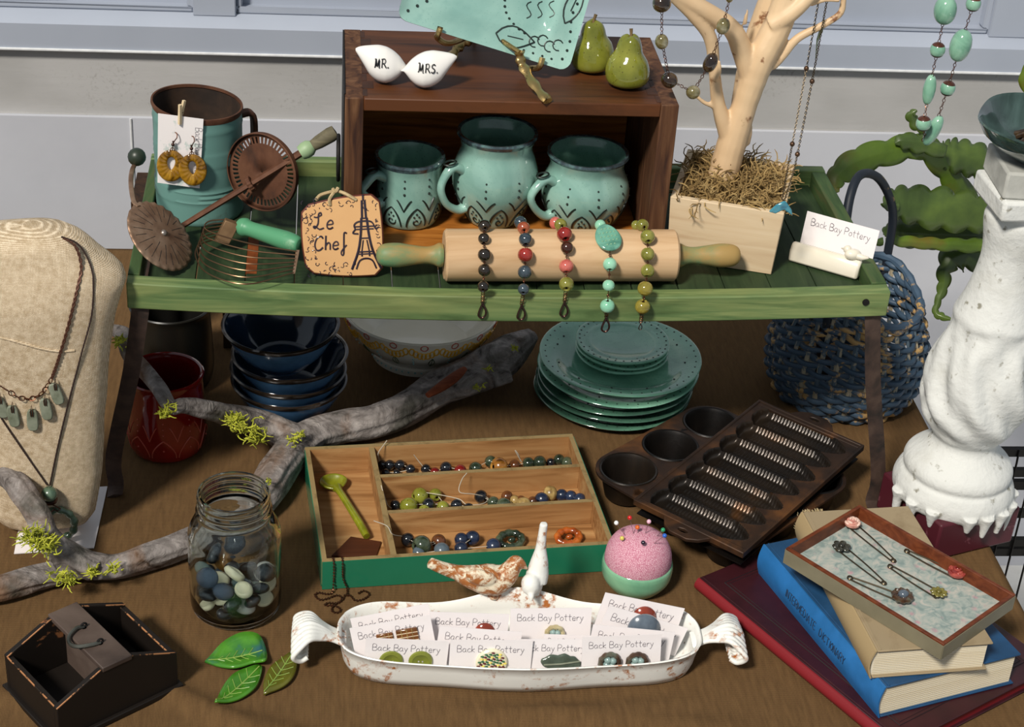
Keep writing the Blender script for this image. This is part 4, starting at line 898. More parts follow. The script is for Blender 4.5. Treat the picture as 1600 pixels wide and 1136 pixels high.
M_leaf = noisy('dark succulent green', ['24330E', '3F5220', '5A6E2A'], 12, .4, spec=.5, coat=.2); M_leafl = noisy('bright green leaf', ['3C5212', '566E1E', '6A4A1C'], 10, .4)
pl = thing('hanging_cactus', 'leafy orchid cactus with wavy flat green stems behind the white pedestal', 'plant', (.79, .42, -.02))
def flat_leaf(pts, y0, m, wav=9, amp=.22, y1=None, cup=.25, name='leaf'):
    P = [Y(a, c, y0+(y1-y0 if y1 is not None else 0)*i/(len(pts)-1)) for i, (a, c, w_) in enumerate(pts)]
    S = spline(P, 14); W_ = interp([w_*mpp(p) for (a, c, w_), p in zip(pts, P)], 14); n = len(S); b = MB(); cr_ = [-1, -.6, -.08, .08, .6, 1]
    def fn(i, j):
        d = (S[min(i+1, n-1)]-S[max(i-1, 0)]).normalized(); side = d.cross(FW).normalized(); s = cr_[j]
        e = 1+(amp*(1.7*abs(math.sin(wav*PI*i/n+(0 if s > 0 else 1.3)))**.7-1.1)*(abs(s) > .9)); ridge = -.0022 if abs(s) < .1 else 0
        return S[i]+side*W_[i]*s*e+FW*(cup*W_[i]*(s*s)+ridge+.07*W_[i]*s*s*math.sin(wav*2*PI*i/n+s))
    b.grid(n, 6, fn); build(name, b, m, pl, w=True, solid=.0016, ang=0)
flat_leaf([(1545, 370, 14), (1508, 310, 20), (1475, 255, 22), (1438, 228, 20), (1395, 236, 20), (1345, 250, 22), (1312, 272, 18), (1305, 292, 10), (1310, 300, 2)], .46, M_leafl, 9, .18, .36)
flat_leaf([(1570, 275, 18), (1530, 252, 27), (1490, 242, 26), (1470, 236, 16)], .44, M_leaf, 6)
flat_leaf([(1478, 238, 10), (1440, 225, 15), (1410, 220, 12), (1398, 224, 2)], .41, M_leaf, 4)
flat_leaf([(1580, 330, 20), (1530, 332, 30), (1470, 326, 33), (1415, 318, 28), (1392, 318, 20), (1380, 322, 3)], .40, M_leaf, 8, .2, .37)
flat_leaf([(1580, 372, 10), (1530, 368, 22), (1470, 366, 22), (1415, 364, 21), (1390, 362, 13), (1382, 368, 3)], .43, M_leaf, 8, .25, .39)
flat_leaf([(1575, 386, 8), (1530, 384, 11), (1460, 381, 9), (1400, 376, 8), (1384, 374, 2)], .395, M_leafl, 8, .3, .36)
flat_leaf([(1405, 322, 8), (1388, 322, 7), (1376, 319, 1)], .375, M_leaf, 3, .3)
flat_leaf([(1570, 390, 14), (1530, 395, 26), (1495, 400, 24), (1478, 420, 12), (1474, 448, 9), (1466, 470, 5), (1462, 488, 5), (1472, 495, 6), (1489, 500, 1)], .45, M_leaf, 10, .3, .40)
flat_leaf([(1380, 378, 6), (1362, 378, 5), (1352, 380, 1)], .36, M_leaf, 3, .3)
flat_leaf([(1615, 100, 12), (1604, 125, 12), (1606, 150, 3)], .40, M_leafl, 2, .1)
flat_leaf([(1452, 208, 5), (1432, 196, 8), (1424, 180, 8), (1432, 172, 2)], .43, M_leaf, 4, .4)
rnd = random.Random(11); b = MB(); mc = Y(1652, 515, .42)
b.ball(mc, (.072, .07, .085), 20)
for k in range(500):
    d = Vector((rnd.gauss(0, 1), rnd.gauss(0, 1), rnd.gauss(0, 1))).normalized(); p = mc+Vector((d.x*.071, d.y*.069, d.z*.084)); P = [p]
    for q in range(5): d = (d+.8*Vector((rnd.uniform(-1, 1), rnd.uniform(-1, 1), rnd.uniform(-1, .4)))).normalized(); p = p+d*.006; P.append(p)
    b.tube(P, .0009, 3)
build('moss_ball', b, noisy('brown moss', ['3E2E18', '6E5430', '8A7040'], 40, .95), pl, w=True, kind='stuff')
build('hanger', MB().tube([mc+Vector((0, 0, .07)), mc+Vector((.0, .1, .6)), mc+Vector((0, .44, .65))], .002, 6), M_ironblk, pl, w=True)

M_rack = plain('dark wire metal', '2A2826', .5, .6)
rk_ = thing('wire_rack', 'dark wire plant rack standing on the floor right of the table', 'rack', (.8, .12, -.73))
yr = .14
for a, c, r_ in ((702, 716, .0055), (734, 748, .0055), (752, 768, .0065), (798, 812, .0055), (843, 856, .0055), (857, 871, .006)):
    z = (Y(1560, a, yr).z+Y(1600, c, yr).z)/2
    build('bar', MB().box(.635, 1.02, yr+.001, yr+.009, z-r_, z+r_), M_rack, rk_, w=True)
for k in range(17):
    x = .643+k*.023; build('wire', MB().tube(spline([(x, yr, Y(1580, 705, yr).z), (x, yr-.002, Y(1580, 790, yr).z), (x, yr, -.72)], 3), .0014, 6), M_rack, rk_, w=True)
for x in (.64, 1.015): build('post', MB().tube([(x, yr+.004, -.728), (x, yr+.004, .0)], .006, 8), M_rack, rk_, w=True)
for x in (.64, 1.015): build('foot', MB().tube([(x, yr-.15, -.724), (x, yr+.17, -.724)], .006, 8), M_rack, rk_, w=True)
# ================================================================ UNDER THE TRAY
M_red = noisy('deep red glaze', ['6A0C0A', '8E1812'], 14, .1, coat=.7); M_redin = plain('deep red glaze inside', '5E0A08', .15, 0, .5); M_redline = plain('pale red raised line', 'B05040', .3)
def pot(name, label, base, H, rr_, mo, mi_, cat):
    t_ = thing(name, label, cat, base); P = smooth_prof([(rr_*.80, 0), (rr_*.93, H*.06), (rr_*1.02, H*.25), (rr_*.99, H*.6), (rr_*.96, H*.9), (rr_, H)])
    build('body', MB().lathe([(0, .003), (rr_*.7, .003), (rr_*.72, 0)]+P+[(rr_-.0015, H+.0015), (rr_-.003, H+.001)], 56), mo, t_)
    build('inside_wall', MB().lathe([(rr_-.003, H+.001)]+[(r-.0045, z) for r, z in reversed(P) if z > .006]+[(rr_*.6, .006), (0, .006)], 56), mi_, t_)
    return t_, P
rb = Z(262, 697, 0); rp_, P = pot('utensil_pot', 'deep red glazed pot with raised leaf pattern behind the twig', rb, .106, .0472, M_red, M_redin, 'pot')
cv = MB()
def S(a, z): r = prof_r(P, z)+.0001; return Vector((r*math.cos(a), r*math.sin(a), z))
for k in range(9):
    c = R(-90)+k*2*PI/9; hw = PI/9*.9
    for s in (-1, 1):
        cv.tube([S(c+s*hw*math.sin(PI/2*(1-q/8)**.85), .012+.026*q/8) for q in range(9)], .0008, 5)
        cv.tube([S(c+PI/9+s*hw*.6*(1-q/6), .056-.020*(q/6)**1.3) for q in range(7)], .0007, 5)
    for q in range(3): cv.ball(S(c, .046+.008*q), .0011, 6)
    cv.ball(S(c, .024), .0012, 6)
build('raised_pattern', cv, M_redline, rp_, kind='stuff')
pot('storage_pot', 'black pot standing in the shade behind the red pot', Vector((-.395, .300, 0)), .115, .052, plain('black glaze', '1A1915', .3), plain('black inside', '100F0C', .5), 'pot')
wb = thing('wooden_stand', 'small dark brown wooden stand in the shade behind the red pot', 'stand', (-.36, .40, 0)); M_dw = wood('dark stand wood', ['1E130A', '3A2616', '4A311C'], 'Z', .6)
for x in (-.43, -.335): build('leg', MB().box(x, x+.02, .385, .40, 0, .16), M_dw, wb, w=True, bevel=.001)
build('shelf', MB().box(-.435, -.30, .37, .45, .16, .17), M_dw, wb, w=True, bevel=.001); build('top_board', MB().box(-.445, -.29, .365, .455, .215, .225), M_dw, wb, w=True, bevel=.001)
for x in (-.43, -.335): build('post', MB().box(x, x+.016, .385, .40, .17, .215), M_dw, wb, w=True)
for x in (-.43, -.335): build('rear_leg', MB().box(x, x+.016, .43, .445, 0, .16).box(x, x+.016, .43, .445, .17, .215), M_dw, wb, w=True)

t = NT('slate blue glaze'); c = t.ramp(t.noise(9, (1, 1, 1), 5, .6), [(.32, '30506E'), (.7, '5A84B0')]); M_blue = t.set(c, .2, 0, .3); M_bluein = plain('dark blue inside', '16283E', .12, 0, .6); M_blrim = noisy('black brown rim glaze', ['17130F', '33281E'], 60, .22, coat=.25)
BWP = smooth_prof([(.034, 0), (.037, .004), (.052, .020), (.062, .036), (.068, .048), (.0715, .054)], 4)
def spout(rot): return lambda p, a, i: p*(1+.07*math.exp(-((((a-rot+PI) % (2*PI))-PI)/.13)**2)*max(0, (p.z-.035)/.02)) if p.z > .035 else p
def blue_bowl(label, loc, rot, tilt):
    t_ = thing('pouring_bowl', label, 'bowl', loc, (tilt[0], tilt[1], 0), 'nested dark blue bowls')
    w_ = lambda p, a, i: spout(rot)(p, a, i)
    build('body', MB().lathe([(0, .004), (.028, .004), (.030, 0)]+BWP, 96, wob=w_), M_blue, t_)
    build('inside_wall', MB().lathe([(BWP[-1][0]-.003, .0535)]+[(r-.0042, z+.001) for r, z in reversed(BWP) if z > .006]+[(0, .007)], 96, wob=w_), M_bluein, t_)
    build('rim', MB().lathe([(.0695, .0495), (.0715, .0525), (.0728, .0555), (.0705, .0565), (.0685, .0555), (.0678, .0515)], 96, wob=w_), M_blrim, t_)
bb0 = Z(452, 649, 0)
for dx, z, rot, tl, lb in ((0, .0005, R(-62), (0, 0), 'bottom bowl of the nested dark blue bowls behind the lichened twig'), (-.002, .0175, R(-88), (0, .02), 'second bowl from the bottom of the nested dark blue bowls'), (.002, .039, R(-86), (0, -.02), 'third bowl from the bottom of the nested dark blue bowls'), (-.009, .080, R(-105), (.02, -.02), 'topmost bowl of the nested dark blue bowls beneath the tray')):
    blue_bowl(lb, bb0+Vector((dx, 0, z)), rot, tl)

M_cw = noisy('warm white glaze', ['DAD2BE', 'E8E2D2'], 6, .2, coat=.5)
cb_ = thing('floral_bowl', 'cream footed serving bowl painted with yellow flowers and leaves', 'bowl', Z(655, 551, 0))
CP = smooth_prof([(.064, 0), (.066, .010), (.066, .014), (.075, .022), (.090, .037), (.100, .055), (.1055, .072)], 5)
build('body', MB().lathe([(0, .004), (.058, .004), (.060, 0)]+CP+[(.1045, .0735), (.102, .072)]+[(r-.004, z+.001) for r, z in reversed(CP) if z > .017]+[(.05, .020), (0, .019)], 80), M_cw, cb_)
def S(a, z, e=.0001): r = prof_r(CP, z)+e; return Vector((r*math.cos(a), r*math.sin(a), z))
y_, r__, g_, b_ = MB(), MB(), MB(), MB()
for k in range(16):
    c = k*2*PI/16
    for q in range(7):
        a0 = c+(q-3)*.052; y_.tube([S(a0+.034*math.cos(u), .0625-.010*math.cos((q-3)*.45)+.0058*math.sin(u)) for u in [2*PI*w/10 for w in range(10)]], .0011, 4, closed=True)
    r__.tube([S(c+.045*math.cos(u), .0675+.0045*math.sin(u)) for u in [2*PI*w/12 for w in range(12)]], .0008, 4, closed=True)
for k in range(12):
    c = k*2*PI/12+.12
    for s in (-1, 1): g_.tube([S(c+s*.042*math.sin(PI*q/7), .028+.019*q/7) for q in range(8)], .0006, 4)
    g_.tube([S(c, .025+.022*q/5) for q in range(6)], .0005, 4)
    for q in range(3): b_.ball(S(c+PI/12, .034+.006*q), .0015, 6)
for k in range(48): b_.ball(S(k*2*PI/48, .007), .0016, 6)
for mb_, n_, col in ((y_, 'yellow_petals', 'E0A82E'), (r__, 'red_flower_centres', 'B84A30'), (g_, 'green_leaves', '4A6038'), (b_, 'turquoise_dots', '7FA9A8')): build(n_, mb_, plain(n_+' paint', col, .3), cb_, kind='stuff')
k_ = MB(); 
def SI(x, y): r = math.hypot(x, y); zc = min((z for rr, z in CP if rr >= r+.004), default=.02)+.002; return Vector((x, y, max(.0205, zc)))
for pts in ([(-.02, -.02), (-.015, -.05), (-.03, -.075)], [(-.015, -.05), (.0, -.068), (.012, -.05), (.022, -.035)], [(.0, -.068), (.004, -.085)])+tuple([(-.012+q*.005, -.062+abs(q-3)*.002), (-.008+q*.006, -.045), (-.004+q*.007, -.030)] for q in range(7)): k_.tube([SI(p.x, p.y) for p in spline([(a, c, 0) for a, c in pts], 4)], .0009, 4)
build('ink_drawing', k_, plain('black brush ink', '24282C', .4), cb_, kind='stuff')

# plates
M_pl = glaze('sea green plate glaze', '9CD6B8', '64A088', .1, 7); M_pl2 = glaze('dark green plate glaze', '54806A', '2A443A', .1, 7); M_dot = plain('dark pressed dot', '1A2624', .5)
def plate(label, loc, rr_, m, group, tilt=0, nd=44, rot=0):
    t_ = thing('plate', label, 'plate', loc, (tilt, tilt*.6, rot), group); H = .014 if rr_ > .08 else .009
    top = [(rr_*.66, .0058), (rr_*.74, .0075), (rr_*.84, H*.82), (rr_*.965, H), (rr_, H*.97)]
    w_ = lambda p, a, i: Vector((p.x, p.y, p.z+.0009*math.sin(3*a+rr_*90)*(p.length/rr_)**2))
    build('body', MB().lathe([(0, .0055), (rr_*.3, .0054)]+smooth_prof(top, 3)+[(rr_+.0006, H-.0015), (rr_*.98, H-.0042), (rr_*.75, .0025), (rr_*.66, 0), (rr_*.58, 0), (rr_*.56, .0015), (0, .0015)], 72, wob=w_), m, t_, ang=60)
    d_ = MB()
    for k in range(nd):
        a = 2*PI*k/nd; r = rr_*.935; z = H*.955; d_.ball(w_(Vector((r*math.cos(a), r*math.sin(a), z)), a, 0), (.0014, .0014, .0008), 6)
        if k % 4 < 2: r2 = rr_*(.80+.03*(k % 2)); z2 = H*.72; d_.ball(w_(Vector((r2*math.cos(a), r2*math.sin(a), z2+.0004)), a, 0), (.0015, .0015, .0008), 6)
    build('rim_dots', d_, M_dot, t_, kind='stuff')
pb_ = Z(955, 618, 0); rnd = random.Random(4)
LB = ['bottom dark green dinner plate of the plate stack', 'second dark green dinner plate from the bottom of the plate stack', 'third dinner plate from the bottom of the plate stack, dark rimmed', 'fourth dinner plate from the bottom of the plate stack, sea green', 'top sea green dinner plate, directly under the side plates']
zb = [0, .0115, .023, .036, .053]
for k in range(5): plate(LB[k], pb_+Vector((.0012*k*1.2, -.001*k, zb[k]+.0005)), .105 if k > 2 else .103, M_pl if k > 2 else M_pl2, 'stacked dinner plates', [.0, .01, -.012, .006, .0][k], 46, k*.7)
LB = ['lowest of three small side plates on the plate stack', 'middle of three small side plates on the plate stack', 'topmost small side plate on the plate stack']
for k in range(3): plate(LB[k], pb_+Vector((.0085, .004, .0600+.0074*k)), .0605, M_pl, 'small side plates', 0, 34, k)

# ================================================================ DRIFTWOOD
t = NT('grey driftwood'); f = t.noise(22, (1, 1, 1), 7, 2.5, .65); c = t.ramp(f, [(.30, '2A2623'), (.42, '6E6763'), (.58, '8E8783'), (.76, 'B0A8A2')])
c = t.mix(t.ramp(t.noise(7, (1, 1, 1), 5, .8), [(.50, 0.), (.66, .85)]), c, '755438'); c = t.mix(t.ramp(t.noise(16, (1, 1, 1), 6), [(.55, 0.), (.66, .7)]), c, '35362C'); t.bump(t.noise(60, (1, 1, 1), 7, 2), .7, .004); M_drift = t.set(c, .9, 0, 0, .15)
dw = thing('driftwood_branch', 'long grey gnarled driftwood branch crossing the table from lower left to the plates', 'driftwood', Z(500, 690, .0))
b = MB()
def dlimb(pts, n=7, k0=0):
    P = [Z(a, c, z) for a, c, r, z in pts]; S_ = spline(P, n); rr_ = interp([r*mpp(p) for (a, c, r, z), p in zip(pts, P)], n); N = len(S_)
    vs = []; n2 = 40; u = Vector((0, 0, 1))
    for i in range(N):
        d = (S_[min(i+1, N-1)]-S_[max(i-1, 0)]).normalized(); u2 = (u-d*u.dot(d)).normalized(); w_ = d.cross(u2)
        for k in range(n2):
            a = 2*PI*k/n2; r = rr_[i]*(1+.09*math.sin(3*a+i*.22+k0)+.05*math.sin(7*a-i*.10+k0)+.045*math.sin(13*a+i*.06+k0)+.10*noise.noise(Vector((i*.22+k0, math.cos(a), math.sin(a)))))
            vs.append(S_[i]+r*(math.cos(a)*w_+.9*math.sin(a)*u2))
    b.add(vs, [(i*n2+k, i*n2+(k+1) % n2, (i+1)*n2+(k+1) % n2, (i+1)*n2+k) for i in range(N-1) for k in range(n2)]+[tuple(range(n2-1, -1, -1)), tuple((N-1)*n2+k for k in range(n2))])
dlimb([(832, 524, 13, .050), (808, 540, 25, .045), (770, 566, 33, .038), (730, 590, 32, .030), (690, 606, 29, .027), (640, 634, 28, .025), (590, 656, 27, .023), (530, 669, 27, .022), (476, 688, 28, .023), (436, 735, 29, .024), (408, 778, 27, .022), (360, 816, 22, .019), (300, 846, 22, .018), (240, 868, 22, .018), (180, 884, 21, .018), (130, 884, 22, .018), (90, 896, 20, .016), (45, 906, 22, .017), (0, 918, 22, .018), (-40, 925, 20, .017)])
dlimb([(500, 690, 16, .022), (455, 683, 24, .026), (410, 664, 22, .034), (360, 648, 19, .060), (315, 638, 16, .092), (285, 634, 13, .106), (268, 640, 12, .108)], k0=2)
dlimb([(268, 642, 11, .108), (256, 620, 12, .120), (240, 596, 13, .124), (222, 574, 13, .130), (204, 552, 13, .132), (196, 532, 14, .132), (190, 520, 13, .132), (176, 514, 9, .132)], k0=4)
dlimb([(150, 890, 22, .020), (110, 868, 24, .035), (78, 842, 20, .055), (62, 808, 19, .075), (40, 776, 20, .085), (18, 748, 20, .090), (-12, 722, 20, .092)], k0=6)
dlimb([(795, 585, 14, .030), (752, 598, 15, .028), (746, 604, 6, .026)], k0=3)
build('wood', b, M_drift, dw, w=True, remesh=.0015)
sc_ = MB(); P = [Z(a, c, z) for a, c, z in ((668, 618, .050), (690, 604, .053), (712, 588, .056), (726, 576, .058))]
sc_.tube(spline(P, 4), [.003+.0045*math.sin(PI*(i+1)/14) for i in range(13)], 10, flat=.8); build('bare_patch', sc_, wood('raw red wood', ['5E2A16', '8E4A2C'], 'X', .8), dw, w=True)
M_lich = noisy('yellow green lichen', ['6E7418', 'A6AA30', 'C2C24A'], 80, .9)
rnd = random.Random(21)
def lichen(pts, n, L=.011):
    b = MB()
    for k in range(n):
        a, c, z, sp = rnd.choice(pts); p = Z(a+rnd.gauss(0, sp), c+rnd.gauss(0, sp*.7), z); P = [p]; d = Vector((rnd.uniform(-1, 1), rnd.uniform(-1.2, .2), rnd.uniform(-.2, 1))).normalized()
        for q in range(4): d = (d+.6*Vector((rnd.uniform(-1, 1), rnd.uniform(-1, 1), rnd.uniform(-.8, .8)))).normalized(); p = p+d*L/4; P.append(p)
        b.tube(P, [.0011, .001, .0008, .0007, .0003], 4)
    build('lichen', b, M_lich, dw, w=True, kind='stuff')
lichen([(372, 664, .066, 9), (388, 672, .058, 10), (400, 684, .042, 7), (366, 655, .070, 5)], 150, .013)
lichen([(262, 640, .118, 6), (257, 648, .114, 4)], 40, .010)
lichen([(460, 688, .050, 7), (468, 680, .05, 4)], 40, .008)
lichen([(62, 846, .075, 10), (52, 838, .08, 8), (75, 852, .070, 8)], 170, .013)
lichen([(98, 902, .036, 8), (108, 906, .034, 6)], 70, .011); lichen([(176, 890, .036, 6), (146, 894, .035, 4)], 60, .009)
lichen([(186, 536, .142, 4), (188, 530, .142, 3)], 30, .009); lichen([(805, 544, .066, 3), (748, 604, .036, 4), (762, 576, .066, 2)], 36, .007); lichen([(422, 752, .05, 3)], 8, .008)

# ================================================================ BURLAP BUST AND NECKLACES
M_burl = weave('burlap', 'AA9270', 'F0DEC2', 210, blot='D8C4A6', bd=.001, dist=1.5)
BB = Vector((-.515, -.02, 0)); bust = thing('display_bust', 'burlap covered necklace bust standing at the left edge', 'display bust', BB)
BP = [(.008, .034, .014, .0), (.013, .048, .022, 0), (.028, .058, .028, 0), (.08, .067, .032, .002), (.13, .0715, .035, .004), (.19, .0775, .038, .006), (.235, .083, .041, .008), (.275, .0905, .043, .010), (.30, .097, .044, .012), (.322, .1035, .043, .014), (.337, .101, .041, .015), (.350, .092, .039, .016), (.362, .080, .037, .017), (.374, .070, .035, .018), (.385, .058, .030, .019), (.392, .040, .022, .02), (.395, .015, .01, .02)]
BP = [((z if z < .30 else .30+(z-.30)*.80), a, c, d) for z, a, c, d in BP]
def bust_at(z):
    for a, c in zip(BP, BP[1:]):
        if a[0] <= z <= c[0]: k = (z-a[0])/(c[0]-a[0]); return [p+(q-p)*k for p, q in zip(a, c)]
    return list(BP[0] if z < BP[0][0] else BP[-1])
zs = [BP[0][0]+(BP[-1][0]-BP[0][0])*i/70 for i in range(71)]; nb_ = 64
def bf(i, j):
    if i == 0: z = zs[0]; s = 1e-3
    elif i == 72: z = zs[-1]; s = 1e-3
    else: z = zs[i-1]; s = 1
    _, hw, hd_, yo = bust_at(z); a = 2*PI*j/nb_; ca, sa = math.cos(a), math.sin(a); e = .8
    x = math.copysign(abs(ca)**e, ca)*hw; y = math.copysign(abs(sa)**e, sa)*hd_
    k = 1+.025*noise.noise(Vector((x*22, y*22, z*22))); return Vector((x*s*k, (y*s)*k+yo, z+.0015*math.sin(x*60)))
build('torso', MB().grid(73, nb_, bf, cv=True), M_burl, bust, ang=0)
build('fold', MB().tube([Vector((-.085+.17*i/20, bust_at(.262)[3]-bust_at(.262)[2]*(1-abs(-1+.1*i)**2.4)**.45-.0002, .262+.010*math.sin(i*.3))) for i in range(2, 17)], .0016, 6), M_burl, bust)
build('easel_leg', MB().box(-.012, .012, .03, .036, .0, .2, Matrix.Rotation(R(-12), 4, 'X')), M_board, bust)
def on_bust(px_, py_, lift=.0015):
    y = BB.y-.04
    for _ in range(8):
        p = Y(px_, py_, y); z = min(.374, max(.009, p.z)); _, hw, hd_, yo = bust_at(z); u = min(.97, abs(p.x-BB.x)/hw); y = BB.y+yo-hd_*(1-u**2.5)**.4-lift
    return Y(px_, py_, y)
M_copc = plain('twisted copper cord', '5E3E30', .5, .5); M_stone = noisy('grey green stone', ['5E6450', '7C8270', '8C907E'], 50, .7); M_cordb = plain('dark brown cord', '30201A', .7)
na = thing('stone_necklace', 'twisted copper necklace with grey stone drops on the burlap bust', 'necklace', on_bust(81, 591))
pa = spline([on_bust(a, c, .002) for a, c in ((100, 372), (118, 385), (127, 417), (120, 455), (113, 485), (104, 520), (95, 550), (88, 572), (81, 591))], 10)
for ph in (0, PI):
    P = []
    for i, p in enumerate(pa): P.append(p+.0011*Vector((math.cos(i*1.1+ph), 0, math.sin(i*1.1+ph)*.4)))
    build('cord', MB().tube(P, .0010, 5), M_copc, na, w=True)
lk = MB(); LP = [on_bust(a, c, .002) for a, c in ((81, 591), (72, 606), (62, 618), (47, 624), (30, 622), (14, 612), (2, 604), (-14, 596))]
for a, c in zip(LP, LP[1:]): chain_links(lk, a, c, .0055, .0026, .0006)
build('chain', lk, M_cop, na, w=True)
for a, c, q in ((88, 615, .25), (72, 639, .1), (51, 656, -.02), (21, 650, .1), (2, 636, .25)):
    p = on_bust(a, c, .003); T = Matrix.Translation(p) @ Matrix.Rotation(R(90), 4, 'X') @ Matrix.Rotation(q, 4, 'Z')
    ol = [(x*.0060*(1+.25*(y < 0)*-y*.4), y*.0135) for x, y in [(math.copysign(abs(math.cos(u))**.6, math.cos(u)), math.copysign(abs(math.sin(u))**.7, math.sin(u))) for u in [2*PI*k/20 for k in range(20)]]]
    sd_ = build('stone_drop', MB().prism(ol, -.002, .0022, T), M_stone, na, w=True, bevel=.0012)
    build('wire_loop', MB().tube([p+Vector((.0009, -.003, .006)), p+Vector((.0012, -.0035, .012)), p+Vector((.0005, -.001, .019)), p+Vector((-.0012, -.0035, .012)), p+Vector((-.0009, -.003, .006))], .0006, 5), M_cop, sd_, w=True)
nb2 = thing('cord_necklace', 'dark cord necklace with a green bead and ring on the burlap bust', 'necklace', on_bust(76, 772))
for pts in (((96, 370), (120, 380), (134, 398), (143, 420), (146, 443), (143, 493), (128, 550), (106, 633), (90, 700), (78, 758)), ((-30, 600), (0, 650), (35, 702), (74, 758))):
    build('cord', MB().tube(spline([on_bust(a, c, .0016) for a, c in pts], 5), .0010, 6), M_cordb, nb2, w=True)
M_gst = noisy('dark green stone', ['2A3A2C', '4E6450', '6E8270'], 60, .25, coat=.4)
p = on_bust(77, 772, .009); build('bead', MB().ball(p, .0090, 18), M_gst, nb2, w=True)
build('metal_collar', MB().lathe([(.004, -.012), (.008, -.010), (.0085, -.007), (.004, -.005)], 20, Matrix.Translation(p)), M_clasp, nb2, w=True)
rc_ = on_bust(93, 818, .005); build('ring_pendant', MB().tube([rc_+Vector((.0165*math.cos(u), -.0005+.004*(math.sin(u) < 0)*0, .0190*math.sin(u))) for u in [2*PI*k/40 for k in range(40)]], [.0042+.0008*math.sin(k*1.57) for k in range(40)], 10, closed=True), M_gst, nb2, w=True)
wr_ = MB(); wr_.tube([rc_+Vector((-.007, -.004, .019)), rc_+Vector((-.004, -.005, .023)), rc_+Vector((0, -.004, .020)), rc_+Vector((.003, -.005, .024)), p+Vector((0, -.002, -.011))], .0009, 6); build('wire_wrap', wr_, M_clasp, nb2, w=True)
wc_ = [Z(a, c, .001) for a, c in ((22, 866), (147, 857), (168, 761), (40, 770))]; hh = Vector((0, 0, .0012))
tag(build('paper_card', MB().hexa(wc_, [p+hh for p in wc_]), M_card), 'blank white card lying under the burlap bust', 'card')

# ================================================================ BEAD BOX
M_bin = wood('warm pine inside', ['7E5630', 'A87C4E', 'C09866'], 'X', .6, 6, .06); M_bgreen = worn('glossy green paint', '1E6A4C', '8A8458', .70, 30, .25, base2='24785A', coat=.4, width=.03); M_bedge = worn('worn box edge', '8E7850', '6E5A38', .5, 60, .7, width=.2)
O = Vector((-.202, -.1355, 0)); U = Vector((.327, .031, 0)); V = Vector((-.0135, .2255, 0)); LU, LV = U.length, V.length; U.normalize(); V = (V-U*V.dot(U)).normalized()
TB = Matrix(((U.x, V.x, 0, O.x), (U.y, V.y, 0, O.y), (0, 0, 1, .0008), (0, 0, 0, 1))); BH = .037; WT = .0055
bx = thing('divided_box', 'divided wooden box with glossy green outside holding strung beads', 'box', O)
build('base_board', MB().box(.001, LU-.001, .001, LV-.001, 0, .004, TB), M_bin, bx, w=True)
def wall(x0, x1, y0, y1, nm, h=BH, out=None):
    w_ = build(nm, MB().box(x0, x1, y0, y1, .0042, h, TB), M_bin, bx, w=True, bevel=.0004)
    build('top_edge', MB().box(x0, x1, y0, y1, h, h+.0006, TB), M_bedge, w_, w=True)
    if out:
        a = {'f': (x0, x1, y0-.0008, y0+.0002), 'b': (x0, x1, y1-.0002, y1+.0008), 'l': (x0-.0008, x0+.0002, y0, y1), 'r': (x1-.0002, x1+.0008, y0, y1)}[out]
        build('painted_face', MB().box(a[0], a[1], a[2], a[3], 0, h+.0002, TB), M_bgreen, w_, w=True)
wall(0, LU, 0, WT, 'front_wall', out='f'); wall(0, LU, LV-WT, LV, 'rear_wall', out='b'); wall(0, WT, WT, LV-WT, 'side_wall', out='l'); wall(LU-WT, LU, WT, LV-WT, 'side_wall', out='r')
XD = LU*.232; wall(XD, XD+.0065, WT, LV-WT, 'divider', BH-.001)
for v_ in (.375, .695): wall(XD+.0065, LU-WT, LV*v_, LV*v_+.0055, 'divider', BH-.0015)
M_thr = plain('white thread', 'B8AE9C', .8)
M_bk = noisy('black glaze bead', ['0C0C0E', '20242A'], 50, .08, coat=.8); M_db = noisy('navy bead', ['141C2C', '2A3650'], 50, .25, coat=.4); M_dg = noisy('black green bead', ['10140E', '2C382A', '56604A'], 60, .12, coat=.6); M_amb = noisy('amber patterned bead', ['2E1A0A', '8A5A22', 'B8863E'], 90, .2, coat=.5); M_brb = noisy('brown striped bead', ['2A160C', '6A3E20'], 60, .2, coat=.5); M_dred = noisy('dark red bead', ['4A0E0E', '7A1C1A'], 40, .1, coat=.7); M_gyb = noisy('grey blue bead', ['3A464E', '62707A'], 50, .2, coat=.5); M_tan = noisy('cream spiral bead', ['6A5028', 'C0A468'], 120, .3); M_org = noisy('orange rust ring bead', ['4A1E0C', 'A8501C', 'C4702C'], 60, .2, coat=.5)
KB = {'k': M_bk, 'b': M_db, 'g': M_dg, 'a': M_amb, 'n': M_brb, 'r': M_dred, 'y': M_gyb, 't': M_tan, 'o': M_olive, 'O': M_org}
def strand(label, beads, tail=None, flat=()):
    pts = []; t_ = None
    for i, (zx, zy, r_, m) in enumerate(beads):
        a, c = 570+zx/4.324, 690+zy/4.324; r = r_/4.324*.00072*1.28; p = Z(a, c, .0055+r)
        for _ in range(2): p = Z(a, c, max(.0055+r*.95, .0055+r))
        pts.append((p, r, m))
    t_ = thing('bead_strand', label, 'beads', pts[0][0], (0, 0, 0), 'strung beads in the divided box')
    for i, (p, r, m) in enumerate(pts):
        q = pts[i+1][0] if i+1 < len(pts) else p+(p-pts[i-1][0]); d = (q-p).normalized()
        build('bead', MB().bead(p, r, d, 16, .88), KB[m], t_, w=True)
    th = MB(); order = [p for p, r, m in pts]; th.tube(spline([p+Vector((0, 0, .001)) for p in order], 4), .0005, 4)
    if tail:
        q = [Z(570+zx/4.324, 690+zy/4.324, z) for zx, zy, z in tail]; th2 = MB(); th2.tube(spline(q, 5), .00055, 4); build('loose_thread', th2, M_thr, t_, w=True)
    build('thread', th, M_thr, t_, w=True)
